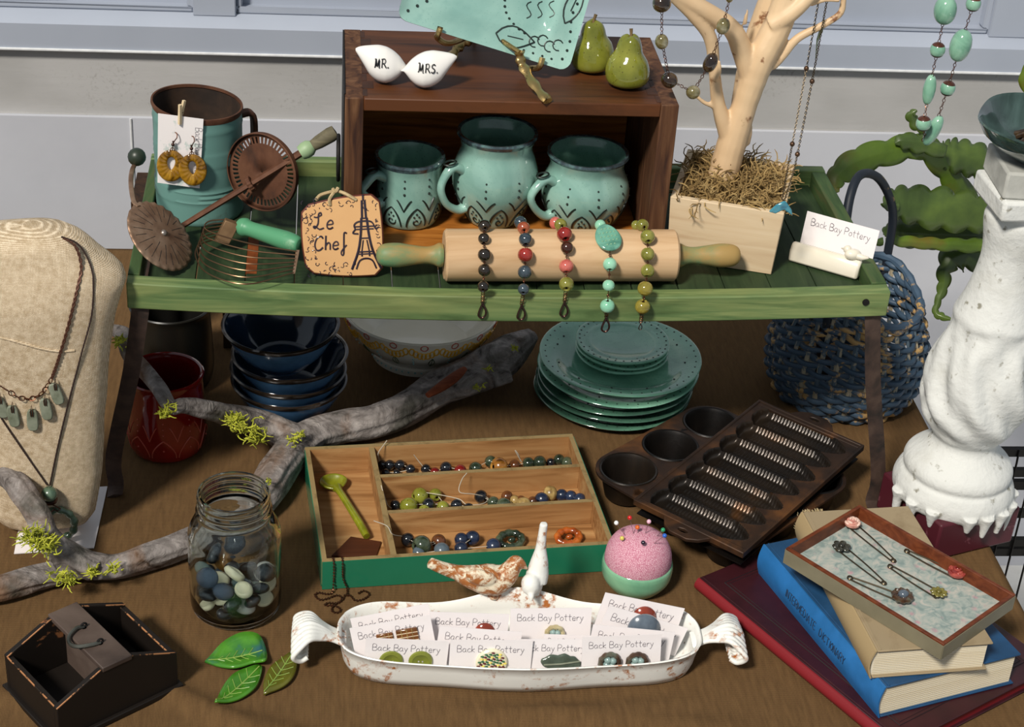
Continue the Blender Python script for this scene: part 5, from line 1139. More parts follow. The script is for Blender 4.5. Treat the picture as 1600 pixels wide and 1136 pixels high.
strand('strand of six black beads at the left end of the rear compartment', [(118, 155, 28, 'k'), (168, 158, 31, 'k'), (238, 160, 33, 'k'), (308, 188, 31, 'k'), (215, 212, 22, 'k'), (140, 212, 26, 'k')], [(100, 130, .02), (90, 80, .035), (130, 20, .042), (150, -8, .046)])
strand('strand of black and dark red beads in the rear compartment', [(412, 185, 30, 'k'), (474, 208, 30, 'r'), (548, 178, 38, 'k'), (645, 198, 38, 'r')], [(390, 165, .02), (350, 115, .03), (332, 90, .036)])
strand('strand of dark beads with amber patterned bead in the rear compartment', [(748, 182, 40, 'g'), (850, 135, 36, 'g'), (908, 168, 54, 'a'), (1012, 162, 36, 'n'), (1105, 148, 38, 'g'), (1182, 142, 42, 'g')], [(1060, 140, .02), (1015, 60, .037), (1040, 90, .03), (1050, 130, .018)])
strand('strand of black green beads at the right end of the rear compartment', [(1256, 142, 28, 'k'), (1312, 122, 34, 'g'), (1365, 142, 36, 'g'), (1412, 150, 32, 'k')])
strand('strand of glossy olive beads in the middle compartment', [(372, 368, 49, 'o'), (476, 360, 38, 'o'), (528, 444, 37, 'o'), (402, 472, 38, 'o'), (310, 476, 34, 'o'), (296, 435, 50, 'o')], [(415, 345, .022), (520, 362, .022), (640, 390, .02), (690, 425, .018), (800, 418, .014), (830, 380, .014), (740, 355, .025), (640, 340, .03), (655, 260, .038), (690, 212, .042)])
strand('strand of black beads beside the olive beads in the middle compartment', [(205, 432, 32, 'k'), (430, 428, 40, 'k'), (620, 430, 36, 'k'), (700, 455, 34, 'k')], [(180, 450, .014), (150, 420, .025), (110, 295, .042)])
strand('strand of black and brown beads with a spiral bead in the middle compartment', [(784, 372, 39, 'k'), (868, 412, 36, 'g'), (940, 432, 45, 'g'), (960, 372, 35, 'n'), (1012, 398, 30, 't'), (1055, 400, 30, 'n'), (1072, 430, 46, 't'), (1135, 405, 30, 'n')])
strand('strand of navy beads at the right of the middle compartment', [(1195, 392, 42, 'b'), (1252, 350, 44, 't'), (1330, 362, 36, 'b'), (1392, 372, 36, 'b'), (1452, 392, 38, 'b')])
strand('strand of dark beads with pale knotted thread in the front compartment', [(290, 662, 38, 'k'), (384, 702, 56, 'g'), (500, 676, 42, 'n'), (364, 755, 38, 'y'), (520, 740, 48, 'y')], [(250, 640, .02), (185, 625, .037), (150, 570, .041), (60, 535, .045)])
strand('strand of navy beads in the front compartment', [(652, 664, 40, 'b'), (728, 652, 42, 'b'), (650, 724, 40, 'b'), (870, 708, 45, 'b')])
def ring_bead(label, zx, zy, R_, m):
    p = Z(570+zx/4.324, 690+zy/4.324, .0125); t_ = thing('ring_pendant', label, 'pendant', p, (R(14), 0, .3))
    r = R_/4.324*.00072; build('ring', MB().tube([Vector((r*math.cos(u), r*.75*math.sin(u), 0)) for u in [2*PI*k/36 for k in range(36)]], [r*.33*(1+.12*math.sin(k*1.7)) for k in range(36)], 10, closed=True), m, t_)
    build('inner_bead', MB().ball((r*.1, 0, 0), (r*.35, r*.25, r*.25), 12), m, t_)
ring_bead('large dark ring pendant in the front compartment', 985, 665, 82, M_dg); ring_bead('orange rust coloured ring pendant at the right of the front compartment', 1375, 645, 78, M_org)
sp = thing('ceramic_spoon', 'lime green ceramic scoop lying in the left compartment', 'spoon', Z(520, 760, .006)); M_lime = glaze('lime olive glaze', '8A8E1E', '5E6012', .3, 30, False)
sA, sB = Z(522, 756, .013), Z(573, 838, .012); sd2 = (sB-sA).normalized(); sw = Vector((-sd2.y, sd2.x, 0)); TSp = Matrix(((sw.x, sd2.x, 0, sA.x), (sw.y, sd2.y, 0, sA.y), (0, 0, 1, sA.z), (0, 0, 0, 1)))
def spf(i, j):
    a = 2*PI*j/32; rr_ = i/8; rx, ry = .0158, .0165; k = 1-.22*max(0, math.sin(a))**3*abs(math.cos(a)); x = rx*rr_*math.cos(a)*(1-.35*max(0, math.sin(a)))*1.1; y = ry*rr_*math.sin(a)*k
    return TSp @ Vector((x, y-.002, -.006+.0085*rr_**2.2))
build('bowl', MB().grid(9, 32, spf, cv=True), M_lime, sp, w=True, solid=.0028, sub=1, ang=0)
build('handle', MB().tube(spline([sA+sd2*.010+Vector((0, 0, .001)), sA+sd2*.024+Vector((0, 0, .002)), sA.lerp(sB, .75)+Vector((0, 0, .002)), sB], 5), [.0062, .0058, .0052, .0047, .0044, .0043, .0043, .0044, .0046, .0047, .0048, .0048, .0048, .0048, .0047, .0042], 10), M_lime, sp, w=True)
tg = [Z(a, c, .0075) for a, c in ((518, 868), (588, 868), (596, 846), (548, 838))]
tt = thing('wooden_tag', 'dark reddish wooden tag lying in the left compartment below the spoon', 'tag', tg[0]); build('tag_board', MB().hexa([p-Vector((0, 0, .0025)) for p in tg], tg), wood('dark tag wood', ['3A1E10', '5A3018'], 'X', .6), tt, w=True, bevel=.0004)
# ball chain over the front wall
bc = thing('ball_chain', 'copper ball chain draped over the green box front and coiled on the cloth', 'chain', Z(520, 930, 0)); M_bcop = plain('bright copper ball', '7A5240', .25, .95)
top1 = TB @ Vector((.0125, -.002, BH+.001)); path = [TB @ Vector((.012, .010, BH-.006)), TB @ Vector((.0122, .003, BH+.002)), TB @ Vector((.0125, -.0030, BH-.002)), TB @ Vector((.0125, -.0028, .012))]
for a, c in ((519, 926), (510, 928), (498, 926), (492, 930), (500, 937), (512, 935), (526, 930), (534, 934), (528, 942), (512, 942), (508, 946), (522, 946), (532, 952), (528, 957), (519, 955), (521, 946), (534, 938), (540, 929)): path.append(Z(a, c, .002))
path += [Z(548, 931, .002), Z(555, 938, .002), Z(568, 936, .002), Z(577, 928, .002), Z(568, 923, .002), Z(560, 927, .002)]
seg2 = [TB @ Vector((.022, .010, BH-.006)), TB @ Vector((.0222, .003, BH+.002)), TB @ Vector((.0222, -.0030, BH-.002)), TB @ Vector((.0228, -.0028, .016)), TB @ Vector((.027, -.005, .003)), Z(543, 930, .002)]
cm = MB()
for pth in (path, seg2):
    S_ = spline(pth, 12); acc = 0; last = S_[0]
    for p in S_:
        if (p-last).length >= .0030: cm.ball(p, .00135, 6); last = p
    cm.tube(S_, .0004, 3)
build('balls', cm, M_bcop, bc, w=True, kind='stuff')
# ================================================================ GLASS JAR
g = NT('clear glass'); g.b.inputs['Transmission Weight'].default_value = 1; g.b.inputs['IOR'].default_value = 1.45; M_glass = g.set('EEF6F4', .0)
JB = Z(369, 946, .0015); jar = thing('glass_jar', 'clear glass canning jar half filled with pebbles and buttons', 'jar', JB)
JO = smooth_prof([(.040, .0), (.045, .003), (.0485, .012), (.0492, .05), (.0492, .092), (.0475, .105), (.0425, .116), (.0385, .122), (.0375, .126)], 5)
ring_ = [(.0398, .1275), (.0400, .129), (.0378, .131), (.0372, .134), (.0388, .1360), (.0388, .1375), (.0370, .139), (.0370, .142), (.0384, .1435), (.0384, .145), (.0368, .147), (.0376, .149), (.0368, .151)]
JI = [(.0345, .1505), (.034, .146), (.0342, .126), (.0365, .120), (.0415, .110), (.0448, .100), (.0462, .085), (.0462, .03), (.0455, .010), (.041, .0055), (0, .0065)]
build('glass_body', MB().lathe([(0, .0025), (.03, .0015)]+JO+ring_+JI, 72), M_glass, jar, ang=70)
M_peb = noisy('charcoal glass pebble', ['14161A', '2C3036', '4A5058'], 40, .06, coat=.9); M_pebb = noisy('slate blue pebble', ['2A3442', '5A6A80'], 40, .08, coat=.8); M_pebg = noisy('grey green pebble', ['5A6A68', '8A9A96'], 40, .1, coat=.7); M_but = noisy('cream button', ['D8CFAE', 'EAE4CC'], 30, .3, coat=.3); M_amb2 = noisy('amber pebble', ['6A4218', 'A87838'], 40, .1, coat=.6); M_clr = noisy('pale clear pebble', ['A8A4A0', 'D0CCC8'], 30, .05, coat=.9)
rnd = random.Random(14); placed = []
kinds = {'k': ('pebble', 'glossy charcoal glass pebbles inside the clear jar', M_peb, 'charcoal pebbles in the jar', 'pebble'), 'b': ('pebble', 'slate blue glass pebbles inside the clear jar', M_pebb, 'slate blue pebbles in the jar', 'pebble'), 'g': ('pebble', 'grey green glass pebbles inside the clear jar', M_pebg, 'grey green pebbles in the jar', 'pebble'),
         'c': ('button', 'cream buttons among the pebbles inside the clear jar', M_but, 'cream buttons in the jar', 'button'), 'a': ('pebble', 'amber pebbles inside the clear jar', M_amb2, 'amber pebbles in the jar', 'pebble'), 'w': ('pebble', 'pale clear glass pebbles inside the clear jar', M_clr, 'pale pebbles in the jar', 'pebble')}
seq = 'kwkckbkckgkbkckwkbkckakkbckwkgckkbkc'
ME = {}
for i, ch in enumerate(seq):
    best = None
    r_ = rnd.uniform(.0098, .0142)
    for tr_ in range(120):
        R_ = .0452-r_; a = rnd.uniform(0, 2*PI); q = R_*math.sqrt(rnd.random()) if rnd.random() < .4 else R_
        x, y = q*math.cos(a), q*math.sin(a); z = .0075+r_*.66
        for (px_, py_, pz_, pr_) in placed:
            d = math.hypot(px_-x, py_-y); s = (pr_+r_)*.92
            if d < s: z = max(z, pz_+math.sqrt(s*s-d*d)*.74)
        if best is None or z < best[2]: best = (x, y, z)
    x, y, z = best
    placed.append((x, y, z, r_)); nm, lb, m, gp, ct = kinds[ch]
    if ch not in ME:
        mb = MB()
        if ch == 'c': mb.lathe([(0, -.36), (.75, -.34), (.98, -.15), (1, .05), (.9, .3), (.7, .34), (.6, .22), (0, .22)], 24)
        else: mb.ball((0, 0, 0), (1, 1, .62), 18)
        ME[ch] = mb.mesh(nm, m, True, 60)
    o = build(nm, ME[ch], None); o.location = JB+Vector((x, y, z)); o.scale = (r_, r_*rnd.uniform(.8, 1), r_)
    # lean outward against the glass
    o.rotation_euler = (rnd.uniform(-.9, .9)+.3, rnd.uniform(-.9, .9), rnd.uniform(0, 6)); tag(o, lb, ct, gp)

# ================================================================ BLACK TOTE BOX
M_blk = worn('worn black paint', '15110E', '8A5A38', .66, 16, .5, (1, 1, 1), .3, base2='1E1814', width=.03); M_blk2 = worn('chipped black edge', '1E1610', 'A8744C', .46, 70, .7, bump=.4); M_hb = noisy('worn grey brown handle board', ['2E2420', '4A3D36', '5E5048'], 14, .5, bump=.1)
TP1 = Vector((-.4545, -.377, 0)); tu = Vector((.109, .082, 0)).normalized(); tv = Vector((-tu.y, tu.x, 0)); TT = Matrix(((tu.x, tv.x, 0, TP1.x), (tu.y, tv.y, 0, TP1.y), (0, 0, 1, .001), (0, 0, 0, 1)))
TWd, TLn, TH0, TH1 = .135, .103, .046, .068
tt = thing('tote_box', 'small worn black wooden tote with divider and ring handle at the lower left', 'box', TP1)
build('base_board', MB().box(-.004, TWd+.004, -.004, TLn+.004, 0, .006, TT), M_blk, tt, w=True, bevel=.001)
gab = [(0, .006), (TWd, .006), (TWd, TH0), (TWd*.64, TH1), (TWd*.36, TH1), (0, TH0)]
for y0 in (0, TLn-.0065):
    T = TT @ Matrix(((1, 0, 0, 0), (0, 0, 1, y0), (0, 1, 0, 0), (0, 0, 0, 1)))
    ep = build('end_panel', MB().prism(gab, 0, .0065, T), M_blk, tt, w=True, bevel=.0007)
    ed = MB()
    for (xa, za), (xb, zb2) in zip(gab[2:], gab[3:]+[gab[0]]):
        if za > .01 and zb2 > .01: ed.tube([T @ Vector((xa, za-.0003, .0008)), T @ Vector((xb, zb2-.0003, .0008))], .0009, 5)
    build('chipped_edge', ed, M_blk2, ep, w=True)
for x0 in (0, TWd-.0065):
    sp = build('side_board', MB().box(x0, x0+.0065, .0065, TLn-.0065, .006, TH0-.001, TT), M_blk, tt, w=True, bevel=.0007)
    build('chipped_edge', MB().tube([TT @ Vector((x0+.0008, .002, TH0-.001)), TT @ Vector((x0+.0008, TLn-.002, TH0-.001))], .0009, 5), M_blk2, sp, w=True)
build('divider', MB().box(TWd*.5-.003, TWd*.5+.003, .0065, TLn-.0065, .006, TH1-.004, TT), M_hb, tt, w=True)
hbp = build('handle_board', MB().box(TWd*.5-.0165, TWd*.5+.0165, -.001, TLn+.001, TH1-.003, TH1+.003, TT), M_hb, tt, w=True, bevel=.001)
rg = spline([TT @ Vector(p) for p in ((TWd*.5+.001, TLn*.62, TH1+.004), (TWd*.5-.008, TLn*.62, TH1+.006), (TWd*.5-.019, TLn*.56, TH1+.005), (TWd*.5-.023, TLn*.47, TH1+.004), (TWd*.5-.019, TLn*.38, TH1+.005), (TWd*.5-.008, TLn*.32, TH1+.006), (TWd*.5+.001, TLn*.32, TH1+.004))], 5)
build('ring_handle', MB().tube(rg, .0021, 8), noisy('pewter handle', ['4A4A44', '7A7A70'], 40, .35, .8), tt, w=True)
for y in (.32, .62):
    c = TT @ Vector((TWd*.5+.001, TLn*y, TH1+.003)); build('eyelet', MB().tube(arc(c+Vector((0, 0, .002)), .0032, 0, 2*PI, 14, tu, Vector((0, 0, 1))), .0011, 6).tube([c, c+Vector((0, 0, -.001))], .003, 10), M_ironblk, tt, w=True)

# ================================================================ CERAMIC LEAVES
def cleaf(label, out, mid, mcol, z=.003):
    P = [Z(a, c, z) for a, c in out]; t_ = thing('ceramic_leaf', label, 'leaf', sum(P, Vector())/len(P)); S_ = spline(P+[P[0]], 4)[:-1]; C = sum(S_, Vector())/len(S_); n = len(S_)
    M0, M1 = Z(*mid[0], z), Z(*mid[1], z); b = MB(); d = M1-M0
    def curl(p): u = (p-M0).dot(d)/d.dot(d); q = (p-M0-u*d).length; return Vector((p.x, p.y, .0016+cloth_z(p.x, p.y)+.30*q*q/.02+.003*(1-math.sin(PI*max(0, min(1, u))))))
    rings = [0, .35, .7, 1]
    vs = [curl(C+(p-C)*max(k, .01)) for k in rings for p in S_]
    b.add(vs, [(i*n+j, i*n+(j+1) % n, (i+1)*n+(j+1) % n, (i+1)*n+j) for i in range(3) for j in range(n)])
    build('blade', b, mcol[0], t_, w=True, solid=.0028, ang=60)
    vn = MB(); up_ = Vector((0, 0, .0019)); vn.tube([curl(M0+d*q/8)+up_ for q in range(9)], .0006, 5)
    sd_ = Vector((-d.y, d.x, 0)).normalized()
    for q in range(1, 6):
        for s in (-1, 1): p = M0+d*(q/7+.02); e = p+d*.12+sd_*s*d.length*.16*math.sin(PI*q/7); vn.tube([curl(p)+up_, curl(p.lerp(e, .5))+up_, curl(e)+up_], .00035, 4)
    build('veins', vn, mcol[1], t_, w=True)
M_lg = noisy('bright leaf green glaze', ['2C6212', '4C8A20'], 25, .2, coat=.5); M_lb = noisy('green blue leaf glaze', ['25506A', '38742A', '4C8A24'], 22, .2, coat=.5, lo=.32, hi=.55); M_lo = noisy('olive leaf glaze', ['4A4A10', '66661E'], 30, .25, coat=.4); M_vn = plain('pale leaf vein', '8AA84E', .4)
cleaf('green ceramic leaf with blue edges, topmost of the three leaves', [(320, 1036), (345, 1012), (375, 1000), (402, 1000), (413, 1010), (418, 1030), (413, 1042), (395, 1040), (370, 1048), (345, 1044)], ((326, 1035), (410, 1020)), (M_lb, M_vn))
cleaf('plain bright green ceramic leaf, lowest of the three leaves', [(336, 1107), (345, 1080), (362, 1058), (386, 1046), (408, 1042), (407, 1060), (398, 1078), (378, 1092), (356, 1100)], ((338, 1104), (405, 1045)), (M_lg, M_vn))
cleaf('olive brown ceramic leaf, rightmost of the three leaves', [(412, 1087), (412, 1066), (422, 1044), (440, 1030), (458, 1021), (464, 1038), (459, 1058), (444, 1074)], ((413, 1084), (457, 1024)), (M_lo, M_vn))

# ================================================================ ENAMELLED TROUGH WITH BIRDS
t = NT('rusty white enamel'); k1 = t.ramp(t.noise(15, (1, 1, 1), 8, .5, .75), [(.53, 0.), (.62, 1.)]); k2 = t.ramp(t.noise(120, (1, 1, 1), 4), [(.5, 0.), (.6, 1.)]); c = t.mix(t.math('MULTIPLY', k1, k2), 'E8E8E2', 'A8642C'); c = t.mix(t.ramp(t.noise(90, (1, 1, 1), 5), [(.68, 0.), (.73, .8)]), c, '6A3C1C'); t.bump(t.noise(70), .2, .001); M_enam = t.set(c, .4, 0, .2)
t = NT('very rusty enamel'); k1 = t.ramp(t.noise(85, (1, 1, 1), 5, .8, .7), [(.42, 0.), (.54, 1.)]); c = t.mix(k1, 'E4D8BE', 'A2622E'); c = t.mix(t.ramp(t.noise(110, (1, 1, 1), 4), [(.6, 0.), (.68, .8)]), c, '6E381A'); t.bump(t.noise(90), .5, .002); M_enam2 = t.set(c, .5, 0, .1)
TO = Vector((.005, -.2565, .0012)); TRo = Matrix.Translation(TO) @ Matrix.Rotation(R(-1.2), 4, 'Z')
trg = thing('enamel_trough', 'rust chipped white enamel trough with two birds and shell handles', 'trough', TO, (0, 0, R(-1.2)))
n = 128
def tout(u, k=1., e=2.9):
    ca, sa = math.cos(u), math.sin(u); x = math.copysign(abs(ca)**(2/e), ca)*.190; y = math.copysign(abs(sa)**(2/e), sa)*.0585
    y *= 1+.055*math.cos(4*x/.19*PI/2)*(abs(sa) > .3)-.03; return x*(1-(1-k)*.35), y*k
def rimh(u): x, y = tout(u); return .0350+(.0085*math.exp(-(x/.045)**2)+.003*math.cos(x*38) if y > 0 else .0012*math.cos(x*34))
ringsT = [(.0, 0), (.82, 0), (.88, .001), (.93, .010), (.965, .024), (1.0, 1), (1.02, 1.02), (1.0, 1.05), (.955, 1.0), (.93, .024), (.89, .008), (.84, .0045), (.0, .0045)]
vs = []
for k, z in ringsT:
    for j in range(n):
        u = 2*PI*j/n; x, y = tout(u, max(k, .01)); vs.append(Vector((x, y, rimh(u)*z if z >= 1 else z)))
b = MB(); b.add(vs, [(i*n+j, i*n+(j+1) % n, (i+1)*n+(j+1) % n, (i+1)*n+j) for i in range(len(ringsT)-1) for j in range(n)])
build('basin', b, M_enam, trg, ang=60)
for s in (-1, 1):
    hb = MB()
    for q in range(-4, 5):
        y = q*.0044; f = .86-.008*q*q; w_ = abs(q)*.0010
        pth = spline([(s*.182, y*.6, .026), (s*.196, y*.5, .032), (s*.208, y*.75, .041-w_), (s*.219, y*1.2, .046-w_), (s*.229, y*1.6, .042-w_*1.5), (s*.235, y*1.75, .033-w_), (s*.234, y*1.65, .023), (s*.228, y*1.4, .017), (s*.221, y*1.2, .019)], 5)
        hb.tube(pth, [(.0034+.0008*min(1, i/15))*f for i in range(len(pth))], 8)
    build('shell_handle', hb, M_enam, trg, remesh=.0009)
def bird(pts, name='bird'):
    b = MB(); P = [Y(a, c, y) for a, c, r_, y in pts]; S_ = spline(P, 5); rr_ = interp([r_*mpp(p) for (a, c, r_, y), p in zip(pts, P)], 5); b.tube(S_, rr_, 16)
    return b
b = bird([(671, 879, 9, -.196), (690, 887, 10, -.196), (712, 894, 12, -.196), (735, 901, 19, -.196), (758, 905, 25, -.196), (776, 905, 25, -.196), (791, 898, 19, -.196), (800, 887, 14.5, -.196), (807, 880, 13.5, -.196), (814, 881, 8, -.196), (820, 886, 4, -.196), (825, 890, 1.2, -.196)])
W1 = Y(752, 903, -.209); b.ball(W1, (.018, .006, .010), 16, Matrix.Rotation(R(18), 4, 'Y')); b.tube([Y(772, 920, -.196), Vector((Y(772, 920, -.196).x, -.198, .036))], .006, 8)
build('bird', b, M_enam2, trg, w=True, remesh=.0013, label='rust speckled bird perched facing right on the trough rim')
b = bird([(850, 818, 6.5, -.188), (847, 838, 7, -.189), (845, 858, 9, -.190), (843, 876, 14, -.192), (840, 895, 18, -.194), (837, 910, 18, -.198)])
hd_ = Y(829, 913, -.206); b.ball(hd_, (.0105, .0115, .0125), 16); b.tube([hd_+Vector((0, -.006, -.003)), hd_+Vector((0, -.0125, -.008)), hd_+Vector((0, -.0155, -.0115))], [.005, .003, .0008], 10); b.tube([Y(838, 905, -.196), Y(836, 928, -.198)], [.009, .006], 10)
build('bird', b, M_enam, trg, w=True, remesh=.0013, label='mostly white bird with upright tail facing forward on the trough rim')

def tcard(label, tl, tr_, y, h=.050, lean=10, items=(), txt=True, grp='lettered cards in the trough'):
    A, B_ = Y(*tl, y), Y(*tr_, y); w_ = (B_-A).length; ux = (B_-A).normalized(); dn = Vector((0, -math.sin(R(lean)), -math.cos(R(lean)))); dn = (dn-ux*dn.dot(ux)).normalized(); nz = ux.cross(-dn)
    zb_ = A.z; h = min(h, (min(A.z, B_.z)-.0062)/abs(dn.z) if abs(ux.z) < .05 else (min(A.z, B_.z)-.0062)/abs(dn.z))
    M0 = (A+B_)/2+dn*h; T = Matrix(((ux.x, -dn.x, nz.x, M0.x), (ux.y, -dn.y, nz.y, M0.y), (ux.z, -dn.z, nz.z, M0.z), (0, 0, 0, 1)))
    t_ = make_card('lettered_card', label, T, w_, h, txt, None)
    for it in items:
        kind, px_, py_, r_, m = it; p = plane(px_, py_, M0, nz); r = r_*mpp(p); L_ = T.inverted() @ p; TI = T @ Matrix.Translation((L_.x, L_.y, 0))
        if kind == 'button':
            bt = build('button', MB().lathe([(0, 0), (r*.95, 0), (r, r*.10), (r*.93, r*.22), (r*.7, r*.25), (r*.55, r*.16), (0, r*.14)], 28, TI), m, t_, w=True); hl = MB()
            for s in (-1, 1): hl.tube([TI @ Vector((s*r*.16, 0, r*.15)), TI @ Vector((s*r*.16, 0, r*.19))], r*.07, 8)
            build('thread_holes', hl, M_clr, bt, w=True)
        elif kind == 'dome': build('button', MB().lathe([(0, 0), (r, 0), (r*1.0, r*.15), (r*.75, r*.42), (0, r*.55)], 28, TI), m, t_, w=True)
        elif kind == 'nest':
            nb_ = build('nest_button', MB().tube([TI @ Vector((r*.8*math.cos(u), r*.8*math.sin(u), r*.25)) for u in [2*PI*k/28 for k in range(28)]], [r*.24*(1+.18*math.sin(k*2.2)) for k in range(28)], 8, closed=True).lathe([(0, r*.05), (r*.8, r*.05), (r*.8, r*.2), (0, r*.2)], 20, TI), m, t_, w=True)
            for k in range(4): build('egg', MB().ball(TI @ Vector((r*.34*math.cos(k*PI/2+.6), r*.34*math.sin(k*PI/2+.6), r*.36)), r*.33, 12), M_egg, nb_, w=True)
        elif kind == 'mosaic':
            db2 = build('button', MB().lathe([(0, 0), (r, 0), (r*1.0, r*.12), (r*.9, r*.22), (0, r*.24)], 32, TI), M_but, t_, w=True); ps = {}
            for k in range(60):
                rr2 = r*(.86*math.sqrt((k+.5)/60)); a = k*2.39996; mm = (M_mg, M_my, M_mr)[k % 3] if k % 4 else M_mg; ps.setdefault(mm.name, (MB(), mm))[0].ball(TI @ Vector((rr2*math.cos(a), rr2*math.sin(a), r*.235)), (r*.115, r*.115, r*.05), 8)
            for q, (mb_, mm) in ps.items(): build('painted_petals', mb_, mm, db2, w=True)
        elif kind == 'leaf':
            ol = [(r*1.5*math.cos(u)*(1-.1*math.sin(2*u)), r*.72*math.sin(u)*(1+.12*math.cos(9*u))) for u in [2*PI*k/36 for k in range(36)]]; build('leaf_brooch', MB().prism(ol, 0, r*.28, TI), m, t_, w=True, bevel=r*.12); 
            build('midrib', MB().tube([TI @ Vector((-r*1.3, -r*.1, r*.3)), TI @ Vector((0, 0, r*.34)), TI @ Vector((r*1.4, r*.2, r*.3))], r*.07, 6), M_stone, t_, w=True)
        elif kind == 'waffle':
            wf = build('square_button', MB().box(-r, r, -r*.8, r*.8, 0, r*.3, TI), m, t_, w=True, bevel=r*.1); g_ = MB()
            for k in (-.5, 0, .5): g_.tube([TI @ Vector((k*r, -r*.8, r*.3)), TI @ Vector((k*r, r*.8, r*.3))], r*.05, 4).tube([TI @ Vector((-r, k*r*.8, r*.3)), TI @ Vector((r, k*r*.8, r*.3))], r*.05, 4)
            build('ridges', g_, M_tan, wf, w=True)
M_egg = noisy('pale blue egg glaze', ['6E8A88', '9AB0AC'], 40, .15, coat=.6); M_nest = noisy('brown nest glaze', ['2A1A12', '4A3424', '5E6A5C'], 60, .2, coat=.5); M_mg, M_my, M_mr = plain('painted green', '2E5E3C', .3), plain('painted yellow', 'D8C860', .3), plain('painted maroon', '5A1E24', .3)
M_olb = noisy('olive button glaze', ['6A7022', '88903A'], 40, .2, coat=.6); M_gbt = noisy('grey blue button', ['3A4450', '6A7682'], 30, .2, coat=.5); M_rbt = noisy('rust red button', ['5A1C12', '9A4028'], 30, .15, coat=.6); M_wf = noisy('amber brown glaze', ['4A2A10', '8A5424'], 40, .15, coat=.6); M_dlf = noisy('dark leaf brooch glaze', ['2E382E', '566456'], 40, .2, coat=.5); M_cbt = noisy('cream brown button', ['8A7850', 'C0B48C', '5E6A58'], 50, .2, coat=.5)
tcard('tilted lettered card at the back left end of the trough', (547, 967), (669, 943), -.246)
tcard('lettered card with brown waffle buttons at the left of the trough', (546, 982), (672, 961), -.263, items=(('waffle', 602, 998, 13, M_wf), ('waffle', 637, 993, 17, M_wf)))
tcard('lettered card with an orange button behind the pair of olive buttons', (671, 956), (796, 960), -.250, items=(('dome', 757, 987, 16, M_rbt),))
tcard('lettered card behind the mosaic button card, its own button hidden', (687, 978), (816, 988), -.270)
tcard('lettered card with a small cream and brown button, back centre of the trough', (798, 951), (925, 950), -.247, items=(('nest', 866, 989, 16, M_cbt),))
tcard('low card peeking over the dark leaf brooch card', (850, 991), (935, 994), -.270)
tcard('backmost right lettered card with a rust red button', (946, 926), (1070, 951), -.240, items=(('dome', 1006, 964, 19, M_rbt),))
tcard('lettered card with a large grey button at the right of the trough', (952, 946), (1075, 982), -.254, items=(('dome', 1005, 982, 26, M_gbt),))
tcard('lettered card just behind the nest button card', (927, 976), (1055, 988), -.268)
tcard('front lettered card with a pair of olive green buttons', (572, 997), (702, 1002), -.2830, lean=5, items=(('button', 611, 1032, 19, M_olb), ('button', 657, 1032, 19, M_olb)))
tcard('front lettered card with a round mosaic flower button', (704, 1000), (833, 1001), -.2845, lean=6, items=(('mosaic', 768, 1034, 25, None),))
tcard('front lettered card with a dark green leaf brooch', (806, 999), (926, 999), -.2805, items=(('leaf', 876, 1034, 21, M_dlf),))
tcard('front lettered card with two birds nest buttons', (910, 996), (1034, 991), -.2845, lean=6, items=(('nest', 952, 1032, 18, M_nest), ('nest', 995, 1032, 18, M_nest)))

# ================================================================ PINCUSHION
pcb = Z(992, 914, .0005); pcu = thing('pincushion', 'pink dotted pincushion dome in a green glazed cup with coloured pins', 'pincushion', pcb); M_cup = glaze('jade glaze', '8FC09A', '6AA080', .1, 12, False)
CPp = smooth_prof([(.026, 0), (.031, .004), (.0385, .016), (.0400, .028), (.0392, .034)], 4)
build('cup', MB().lathe([(0, .003), (.022, .003), (.024, 0)]+CPp+[(.0378, .0355), (.0365, .034), (.035, .02), (0, .012)], 48), M_cup, pcu)
t = NT('pink printed cotton'); v = t.voro(560, feature='DISTANCE_TO_EDGE'); c = t.mix(t.ramp(v, [(.05, 1.), (.22, 0.)]), 'D8ACB8', 'B87488'); t.bump(t.noise(300), .2, .0005); M_pink = t.set(c, .9, 0, 0, .1)
build('cushion', MB().lathe([(0, .016), (.034, .018)]+smooth_prof([(.0368, .030), (.0375, .039), (.0355, .051), (.0290, .0625), (.0175, .0705), (.007, .0733), (0, .0736)], 5), 56), M_pink, pcu, ang=80)
cc = pcb+Vector((0, 0, .042)); M_steel = plain('pin steel', 'B8B8B8', .25, 1)
for (a, c, col, d_) in ((963, 817, 'F0F0F0', .052), (984, 809, 'C8201E', .056), (996, 824, 'D8641E', .0395), (1014, 815, 'E8B4C8', .052), (972, 841, 'D8C860', .039), (1005, 848, '2A2030', .039), (1036, 828, '28905E', .051), (1038.5, 837, '2A62C0', .050)):
    y0 = pcb.y; p = Y(a, c, y0-.004 if c < 835 else y0-.025)
    if c in (841, 848, 824): 
        for y_t in [pcb.y-.05+.0015*q for q in range(60)]:
            p = Y(a, c, y_t)
            if (p-cc).length < .0405 and p.z > cc.z: break
    v = (p-cc).normalized(); inn = cc+v*.030
    pn_ = build('pin', MB().tube([inn, p], .00045, 5), M_steel, pcu, w=True); build('pin_head', MB().ball(p, .0026, 14), plain('pin head '+col, col, .2, 0, .5), pn_, w=True)

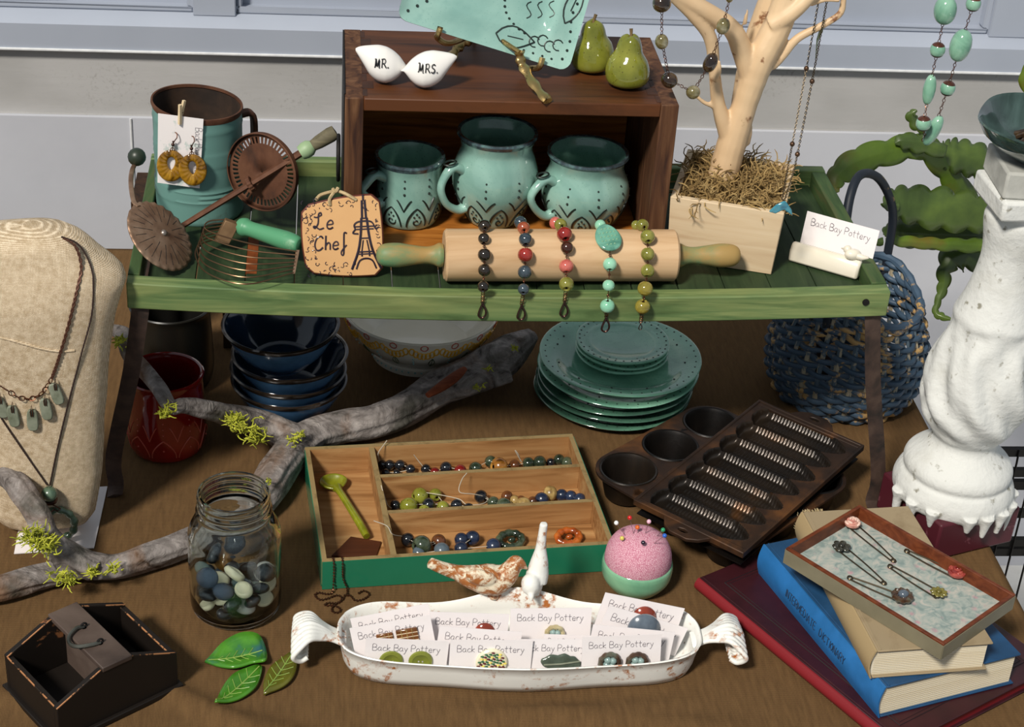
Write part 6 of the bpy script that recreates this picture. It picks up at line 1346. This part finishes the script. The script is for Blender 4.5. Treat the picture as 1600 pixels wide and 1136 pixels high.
# ================================================================ CAST IRON PANS
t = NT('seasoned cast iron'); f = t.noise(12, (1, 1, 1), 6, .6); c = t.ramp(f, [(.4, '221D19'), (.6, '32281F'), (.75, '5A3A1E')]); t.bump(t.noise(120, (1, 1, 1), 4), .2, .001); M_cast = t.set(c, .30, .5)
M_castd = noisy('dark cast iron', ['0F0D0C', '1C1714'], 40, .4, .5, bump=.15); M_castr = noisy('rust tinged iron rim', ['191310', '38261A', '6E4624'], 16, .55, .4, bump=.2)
m0 = Z(982, 733, .040); mu = Vector((.060, .052, 0)).normalized(); mv = Vector((mu.y, -mu.x, 0)); CS = .079
mp = thing('muffin_pan', 'cast iron muffin pan with round cups under the corn stick pan', 'pan', m0-Vector((0, 0, .04)))
cups = [m0+mu*CS*i+mv*CS*j for j in range(3) for i in range(3)]; rc2 = .0335
for p in cups:
    T = Matrix.Translation(p-Vector((0, 0, .039)))
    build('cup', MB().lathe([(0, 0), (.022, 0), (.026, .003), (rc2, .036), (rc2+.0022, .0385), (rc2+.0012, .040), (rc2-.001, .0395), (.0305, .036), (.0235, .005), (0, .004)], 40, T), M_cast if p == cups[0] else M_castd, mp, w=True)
zt_ = m0.z; dk = MB(); nc = 64; ro = rc2+.006
for j in range(3):
    for i in range(3):
        c = m0+mu*CS*i+mv*CS*j; vs = []
        for q in range(nc):
            th = 2*PI*q/nc; cx_, sy_ = math.cos(th), math.sin(th)
            ox = (cx_ > 0 and i == 2) or (cx_ <= 0 and i == 0); oy = (sy_ > 0 and j == 2) or (sy_ <= 0 and j == 0)
            bnd = ro if (ox and oy) else min((ro if ox else CS/2)/max(1e-6, abs(cx_)), (ro if oy else CS/2)/max(1e-6, abs(sy_)))
            for r_, z in ((rc2-.0005, -.0004), (bnd, -.0004), (bnd, -.0035), (rc2-.0005, -.0035)): vs.append(c+(mu*cx_+mv*sy_)*r_+Vector((0, 0, z)))
        dk.add(vs, [(q*4+k, ((q+1) % nc)*4+k, ((q+1) % nc)*4+(k+1) % 4, q*4+(k+1) % 4) for q in range(nc) for k in range(4)])
build('deck', dk, M_castr, mp, w=True)
# corn stick pan resting on the muffin pan
A, B_, D_ = Z(995, 781, .053), Z(1160, 862, .053), Z(1150, 613, .066); cu_ = (B_-A); CW = cu_.length; cu_.normalize(); cvv = D_-A; CL = cvv.length; cvv = (cvv-cu_*cvv.dot(cu_)).normalized(); cn = cu_.cross(cvv)
TCn = Matrix(((cu_.x, cvv.x, cn.x, A.x), (cu_.y, cvv.y, cn.y, A.y), (cu_.z, cvv.z, cn.z, A.z), (0, 0, 0, 1)))
cp_ = thing('corn_stick_pan', 'cast iron pan with seven corn cob shaped molds laid on the muffin pan', 'pan', A)
NSt = 7; pit = (CL-.012)/NSt
def mold_d(x, y, k):                  # depth of one mold; x along the stick, y across
    flip = k % 2; u = (x-.008)/(CW-.016)
    if flip: pass
    if u <= 0 or u >= 1: return 0, 0
    hw = .0188*(min(1, (u/.07))**.5)*(min(1, (1-u)/.22)**.55); s = y/hw if hw > 0 else 9
    if abs(s) >= 1: return 0, 0
    dep = .0135*math.sqrt(1-s*s)**.8*min(1, hw/.011); kn = .0015*abs(math.sin(x*PI/.0044))*abs(math.sin(math.asin(s)*4.5))*(u > .10)
    return dep, kn
NXc, NYc = 150, 26
for k in range(NSt):
    y0 = .006+k*pit; b = MB()
    def mfn(i, j):
        x = CW*i/NXc; yy = -pit/2+pit*j/NYc; s = math.copysign(abs(yy/(pit/2))**.9, yy)*pit/2; d, kn = mold_d(x, s, k); return TCn @ Vector((x, y0+pit/2+s, -d+kn*1.3))
    b.grid(NXc+1, NYc+1, mfn); b.m = [1 if all(abs((TCn.inverted() @ Vector(b.v[q])).z) < .0012 for q in f_) else 0 for f_ in b.f]; build('corn_mold', b, [M_cast, M_castr], cp_, w=True, ang=0)
fr_ = MB()
fr_.box(0, CW, 0, .0062, -.004, .0002, TCn).box(0, CW, CL-.0062, CL, -.004, .0002, TCn)
for x0, x1 in ((-.003, .001), (CW-.001, CW+.003)): fr_.box(x0, x1, -.001, CL+.001, -.007, .0012, TCn)
for y0, y1 in ((-.003, .001), (CL-.001, CL+.003)): fr_.box(-.003, CW+.003, y0, y1, -.007, .0012, TCn)
build('rim', fr_, M_castr, cp_, w=True, bevel=.001)
ub = MB(); ub.box(.001, CW-.001, .001, CL-.001, -.0205, -.019, TCn); build('underside', ub, M_castd, cp_, w=True)
for s, yb in ((-1, -.001), (1, CL+.001)):
    ol = [(CW*.27, 0), (CW*.73, 0), (CW*.66, .014), (CW*.58, .021), (CW*.42, .021), (CW*.34, .014)]
    T = TCn @ Matrix(((1, 0, 0, 0), (0, s, 0, yb), (0, 0, 1, 0), (0, 0, 0, 1))); hc = Vector((CW*.5, .0105)); b = MB(); n = len(ol)*4; O2 = []
    for i in range(len(ol)):
        for q in range(4): a, c = Vector(ol[i]), Vector(ol[(i+1) % len(ol)]); O2.append(a.lerp(c, q/4))
    O2.sort(key=lambda p: math.atan2(p.y-hc.y, p.x-hc.x)); I2 = [hc+Vector((math.cos(u)*.0065, math.sin(u)*.0032)) for u in [math.atan2(p.y-hc.y, p.x-hc.x) for p in O2]]
    vs = [T @ Vector((p.x, p.y, z)) for z in (-.005, 0) for L_ in (O2, I2) for p in L_]
    for j in range(n):
        j2 = (j+1) % n; b.f += [[j, j2, n+j2, n+j], [2*n+j, 3*n+j, 3*n+j2, 2*n+j2], [j, 2*n+j, 2*n+j2, j2], [n+j, n+j2, 3*n+j2, 3*n+j]]; b.m += [0]*4
    b.v = [tuple(v) for v in vs]; build('handle', b, M_castr, cp_, w=True, bevel=.001)

# ================================================================ BOOKS AND PIN TRAY
M_page = noisy('page block', ['D8CCB2', 'ECE4D0'], 6, .8, stretch=(.2, .2, 60)); M_bblue = noisy('blue book cloth', ['1C6098', '2872B4'], 30, .55, bump=.15); M_bblue2 = noisy('dark blue book cloth', ['123A5C', '1A4A74'], 30, .6, bump=.15); M_bburg = noisy('burgundy book cloth', ['2A0C12', '3A141A'], 25, .45, bump=.1); M_bred = worn('worn red spine', '7A1E24', 'A85048', .62, 25, .5); M_btan = worn('stained tan cloth', '8E7C60', '6E5C42', .5, 10, .85, base2='A09074', width=.2); M_btan2 = worn('pale tan spine', 'A8926C', '86704E', .6, 12, .85, width=.2)
def book(label, c0, c1, width, z0, z1, mcov, mspine, T_=.0022, name='book', pages=None):
    # c0->c1 spine top edge (far end to near end), width to the right
    c0 = Vector((c0.x, c0.y, 0)); c1 = Vector((c1.x, c1.y, 0)); v = (c0-c1); L = v.length; v.normalize(); u = Vector((v.y, -v.x, 0))
    T = Matrix(((u.x, v.x, 0, c1.x), (u.y, v.y, 0, c1.y), (0, 0, 1, 0), (0, 0, 0, 1))); t_ = thing(name, label, 'book', c1+Vector((0, 0, z0)))
    h = z1-z0
    build('front_cover', MB().box(.004, width, 0, L, z1-T_, z1, T), mcov, t_, w=True, bevel=.0008); build('back_cover', MB().box(.004, width, 0, L, z0+.0003, z0+T_, T), mcov, t_, w=True, bevel=.0008)
    sp = [(-.0005+.0045*(1-math.sin(PI*q/8))-.0025, z0+.0003+(h-.0003)*q/8) for q in range(9)]+[(.006-.0000*q, z1-(h)*(q/4)) for q in range(5)]
    so_ = [(x, z) for x, z in sp[:9]]; si = [(x+.0018, z) for x, z in reversed(so_)]; TS_ = T @ Matrix(((1, 0, 0, 0), (0, 0, 1, 0), (0, 1, 0, 0), (0, 0, 0, 1)))
    s_ = build('spine', MB().prism(so_+si, 0, L, TS_), mspine, t_, w=True, ang=50)
    build('hinge', MB().tube([T @ Vector((.0075, .001, z1+.0001)), T @ Vector((.0075, L-.001, z1+.0001))], .0011, 6), mcov, t_, w=True)
    pg = MB(); pg.box(.0015, width-.004, .0035, L-.0035, z0+T_, z1-T_, T)
    pb2 = build('page_block', pg, pages or M_page, t_, w=True)
    if pages: return t_, T, L, s_, sp
    ln_ = MB(); rnd = random.Random(2)
    for k in range(14):
        z = z0+T_+(h-2*T_)*(k+.5)/14; ln_.box(.004, width-.0045, .0032, .0036, z-.0002, z+.0002, T).box(width-.0043, width-.0038, .004, L-.004, z-.0002, z+.0002, T)
    build('page_lines', ln_, plain('page shadow line', 'B8AA8A', .9) if 'page shadow line' not in bpy.data.materials else bpy.data.materials['page shadow line'], pb2, w=True, kind='stuff')
    return t_, T, L, s_, sp
z1, z2, z3, z4 = .018, .059, .095, .115
c0 = Z(1089, 904, z1); d_ = (Z(1370, 1136, z1)-c0); d_.z = 0; d_.normalize(); 
bk1, T1, L1, s1, _ = book('large dark burgundy book with red spine at the bottom of the book pile', c0, c0+d_*.315, .235, .0015, z1, M_bburg, M_bred, pages=M_bred)
bl = MB(); 
for m_, w0 in ((.022, .0007), (.026, .0004)): bl.tube([T1 @ Vector(p) for p in ((m_, m_, z1+.0001), (.235-m_, m_, z1+.0001), (.235-m_, L1-m_, z1+.0001), (m_, L1-m_, z1+.0001))], w0, 4, closed=True)
build('stamped_border', bl, plain('black stamping', '120A0C', .6), bk1, w=True)
bk2, T2, L2, s2, sp2 = book('thick blue dictionary, second from the bottom of the book pile', Z(1191, 851, z2), Z(1381, 1075, z2), .168, z1, z2, M_bblue2, M_bblue)
def spine_surf(T, L, z0, z1, yc):     # text runs down the spine
    h = z1-z0
    def f(x, y): zz_ = max(z0+.001, min(z1-.001, (z0+z1)/2+yc+y)); q = (zz_-z0)/h; return T @ Vector((-.003+.0045*(1-math.sin(PI*q))-.0004, L/2-x, zz_))
    return f
lt = MB(); letters(lt, 'INTERMEDIATE  DICTIONARY', .0088, None, .00055, surf=spine_surf(T2, L2, z1, z2, -.002), caps=True, track=1.05, n=4)
M_navy = plain('faded navy stamping', '14304E', .7); build('lettering', lt, M_navy, bk2, w=True)
M_rst = plain('faded red stamping', '8A4630', .8)
bk3, T3, L3, s3, sp3 = book('stained tan cloth book with frayed spine under the pin tray', Z(1250, 800, z3), Z(1366, 1018, z3), .128, z2, z3, M_btan, M_btan2)
fy = MB(); rnd = random.Random(6)
for k in range(60):
    x = rnd.uniform(-.003, .028); p = T3 @ Vector((x, L3, z3-(0 if x > .003 else rnd.uniform(0, .03)))); fy.tube([p, p+T3.to_3x3() @ Vector((rnd.uniform(-.001, .001), rnd.uniform(.001, .004), rnd.uniform(-.001, .0015)))], .0003, 3)
build('frayed_threads', fy, plain('pale frayed thread', 'C8B48A', .95), bk3, w=True, kind='stuff')
sb = Z(1228, 856, z4); sb2 = Z(1475, 1007, z4); sbr = Z(1327, 779, z4); su = (sb2-sb); SLn = su.length; su.normalize(); svv = Vector((-su.y, su.x, 0)); SWd = (sbr-sb).dot(svv)
TSb = Matrix(((su.x, svv.x, 0, sb.x), (su.y, svv.y, 0, sb.y), (0, 0, 1, z3+.0006), (0, 0, 0, 1))); SH = z4-z3-.0006
stb = thing('pin_tray', 'shallow reddish wooden tray lined with floral paper holding safety pins', 'tray', sb-Vector((0, 0, z4-z3)))
M_mah = wood('reddish mahogany', ['4E2414', '6E3820', '824628'], 'X', .4, 8, .08); M_gry = noisy('grey green outer paint', ['6A6450', '7E7862'], 20, .6)
t = NT('faded floral paper'); v = t.voro(60); c = t.ramp(t.noise(70, (1, 1, 1), 5, 1.5), [(.36, '7C8C88'), (.5, '9AA39C'), (.66, 'B4B0A6')]); c = t.mix(t.math('MULTIPLY', t.ramp(v, [(.10, .8), (.26, 0.)]), t.ramp(t.noise(160), [(.4, .2), (.6, 1.)])), c, 'B8848E'); M_flo = t.set(c, .8)
build('lining', MB().box(.004, SLn-.004, .004, SWd-.004, 0, .0035, TSb), M_flo, stb, w=True)
for nm, (x0, x1, y0, y1), o_ in (('side_rail', (0, SLn, 0, .0042), 'f'), ('side_rail', (0, SLn, SWd-.0042, SWd), 'b'), ('end_rail', (0, .0042, .0042, SWd-.0042), 'l'), ('end_rail', (SLn-.0042, SLn, .0042, SWd-.0042), 'r')):
    w_ = build(nm, MB().box(x0, x1, y0, y1, 0, SH, TSb), M_mah, stb, w=True, bevel=.0006)
    e = {'f': (x0, x1, y0-.0007, y0+.0002), 'b': (x0, x1, y1-.0002, y1+.0007), 'l': (x0-.0007, x0+.0002, y0-.0042, y1+.0042), 'r': (x1-.0002, x1+.0007, y0-.0042, y1+.0042)}[o_]
    build('painted_face', MB().box(*e, 0, SH-.0022, TSb), M_gry, w_, w=True)
M_pinw = plain('antique brass wire', '5E5240', .35, .9); zl = z3+.0006+.0035
def Zl(a, c, dz=.0): return Z(a, c, zl+dz)
def spin(label, head, coil, hr, mk, mats, w0=6):
    t_ = thing('safety_pin', label, 'safety pin', Zl(*head), (0, 0, 0), 'decorated safety pins in the tray'); H_, C_ = Zl(*head, .003), Zl(*coil, .0022); d = (C_-H_).normalized(); s = Vector((-d.y, d.x, 0)); L_ = (C_-H_).length
    build('wire', MB().tube(spline([H_+s*.0062, H_+d*L_*.5+s*.0052, C_+s*.0024-d*.002], 4), .0008, 6).tube(spline([H_-s*.0052, H_+d*L_*.5-s*.0042, C_-s*.0024-d*.002], 4), .0008, 6), M_pinw, t_, w=True)
    build('coil', MB().tube([C_+(math.cos(u)*d+math.sin(u)*s)*.0026+Vector((0, 0, .0014*u/12-.0006)) for u in [k*.6 for k in range(22)]], .0007, 6), M_pinw, t_, w=True)
    c = H_+Vector((0, 0, .0035)); r = hr*mpp(c); mk(t_, c, r, mats)
    build('clasp_head', MB().tube([H_-s*.0065, H_+s*.0065], .0022, 8, flat=.7), M_pinw, t_, w=True)
def rose(t_, c, r, m):
    rs = build('rose', MB().lathe([(0, -.002), (r*.9, -.0015), (r*.95, .001), (r*.6, .003), (0, .0032)], 24, Matrix.Translation(c)), m[0], t_, w=True)
    for k, (rr2, n_, z) in enumerate(((.85, 5, .0010), (.58, 5, .0026), (.32, 3, .0040))):
        for q in range(n_):
            a0 = 2*PI*q/n_+k*.5; P = [c+Vector((r*rr2*(1-.10*i/8)*math.cos(a0+i/8*2*PI/n_*1.25), r*rr2*(1-.10*i/8)*math.sin(a0+i/8*2*PI/n_*1.25), z+.0006*math.sin(PI*i/8))) for i in range(9)]
            build('petal', MB().tube(P, [r*.05+r*.12*math.sin(PI*(i+.5)/9) for i in range(9)], 8), m[0 if q % 2 else 1], rs, w=True)
    build('centre', MB().ball(c+Vector((0, 0, .0042)), r*.16, 10), m[1], rs, w=True)
def daisy(n_):
    def f(t_, c, r, m):
        fl = build('flower', MB().ball(c+Vector((0, 0, .0006)), (r*.32, r*.32, r*.26), 14), m[1], t_, w=True)
        for q in range(n_):
            a = 2*PI*q/n_; rw = r*.52*math.sin(PI/n_)*1.25+.0004; build('petal', MB().ball(c+Vector((r*.62*math.cos(a), r*.62*math.sin(a), -.0002)), (r*.38, rw, r*.17), 12, Matrix.Rotation(a, 4, 'Z')), m[0], fl, w=True)
    return f
def nestp(t_, c, r, m):
    ns = build('nest', MB().tube([c+Vector((r*.72*math.cos(u), r*.72*math.sin(u), 0)) for u in [2*PI*k/30 for k in range(30)]], [r*.30*(1+.2*math.sin(k*2.1)) for k in range(30)], 8, closed=True).lathe([(0, -.002), (r*.8, -.002), (r*.8, 0), (0, 0)], 20, Matrix.Translation(c)), m[0], t_, w=True)
    build('egg', MB().ball(c+Vector((r*.12, .001, .0012)), (r*.52, r*.48, r*.42), 16), m[1], ns, w=True)
M_pk1, M_pk2 = noisy('pink rose glaze', ['B06A60', 'DDA896'], 80, .2, coat=.5), noisy('pale pink rose glaze', ['D8B0A0', 'ECD4C6'], 80, .2, coat=.5); M_rd1, M_rd2 = noisy('coral red rose glaze', ['8E3028', 'B85A4E'], 80, .2, coat=.6), noisy('deep red rose glaze', ['6E1E1C', '9A3C34'], 80, .2, coat=.6); M_pw = noisy('dark pewter glaze', ['23221E', '4E4C40'], 60, .15, .3, coat=.6); M_gd = noisy('olive gold glaze', ['4E4818', '8E8438'], 60, .2, coat=.5)
spin('safety pin with a pink rose, at the top left of the pin tray', (1331, 821), (1396, 876), 13.5, rose, (M_pk1, M_pk2))
spin('safety pin with a dark pewter flower, left side of the pin tray', (1314, 857), (1381, 911), 15, daisy(6), (M_pw, M_pw))
spin('safety pin with a domed grey egg nest, nearest the front edge of the pin tray', (1409, 935), (1328, 903), 17, nestp, (M_nest, M_gbt))
spin('safety pin with a small olive gold daisy, in the middle of the pin tray', (1466, 929), (1391, 885), 14, daisy(9), (M_gd, M_gd))
spin('safety pin with a red rose, at the right of the pin tray', (1494, 898), (1417, 861), 15.5, rose, (M_rd1, M_rd2))
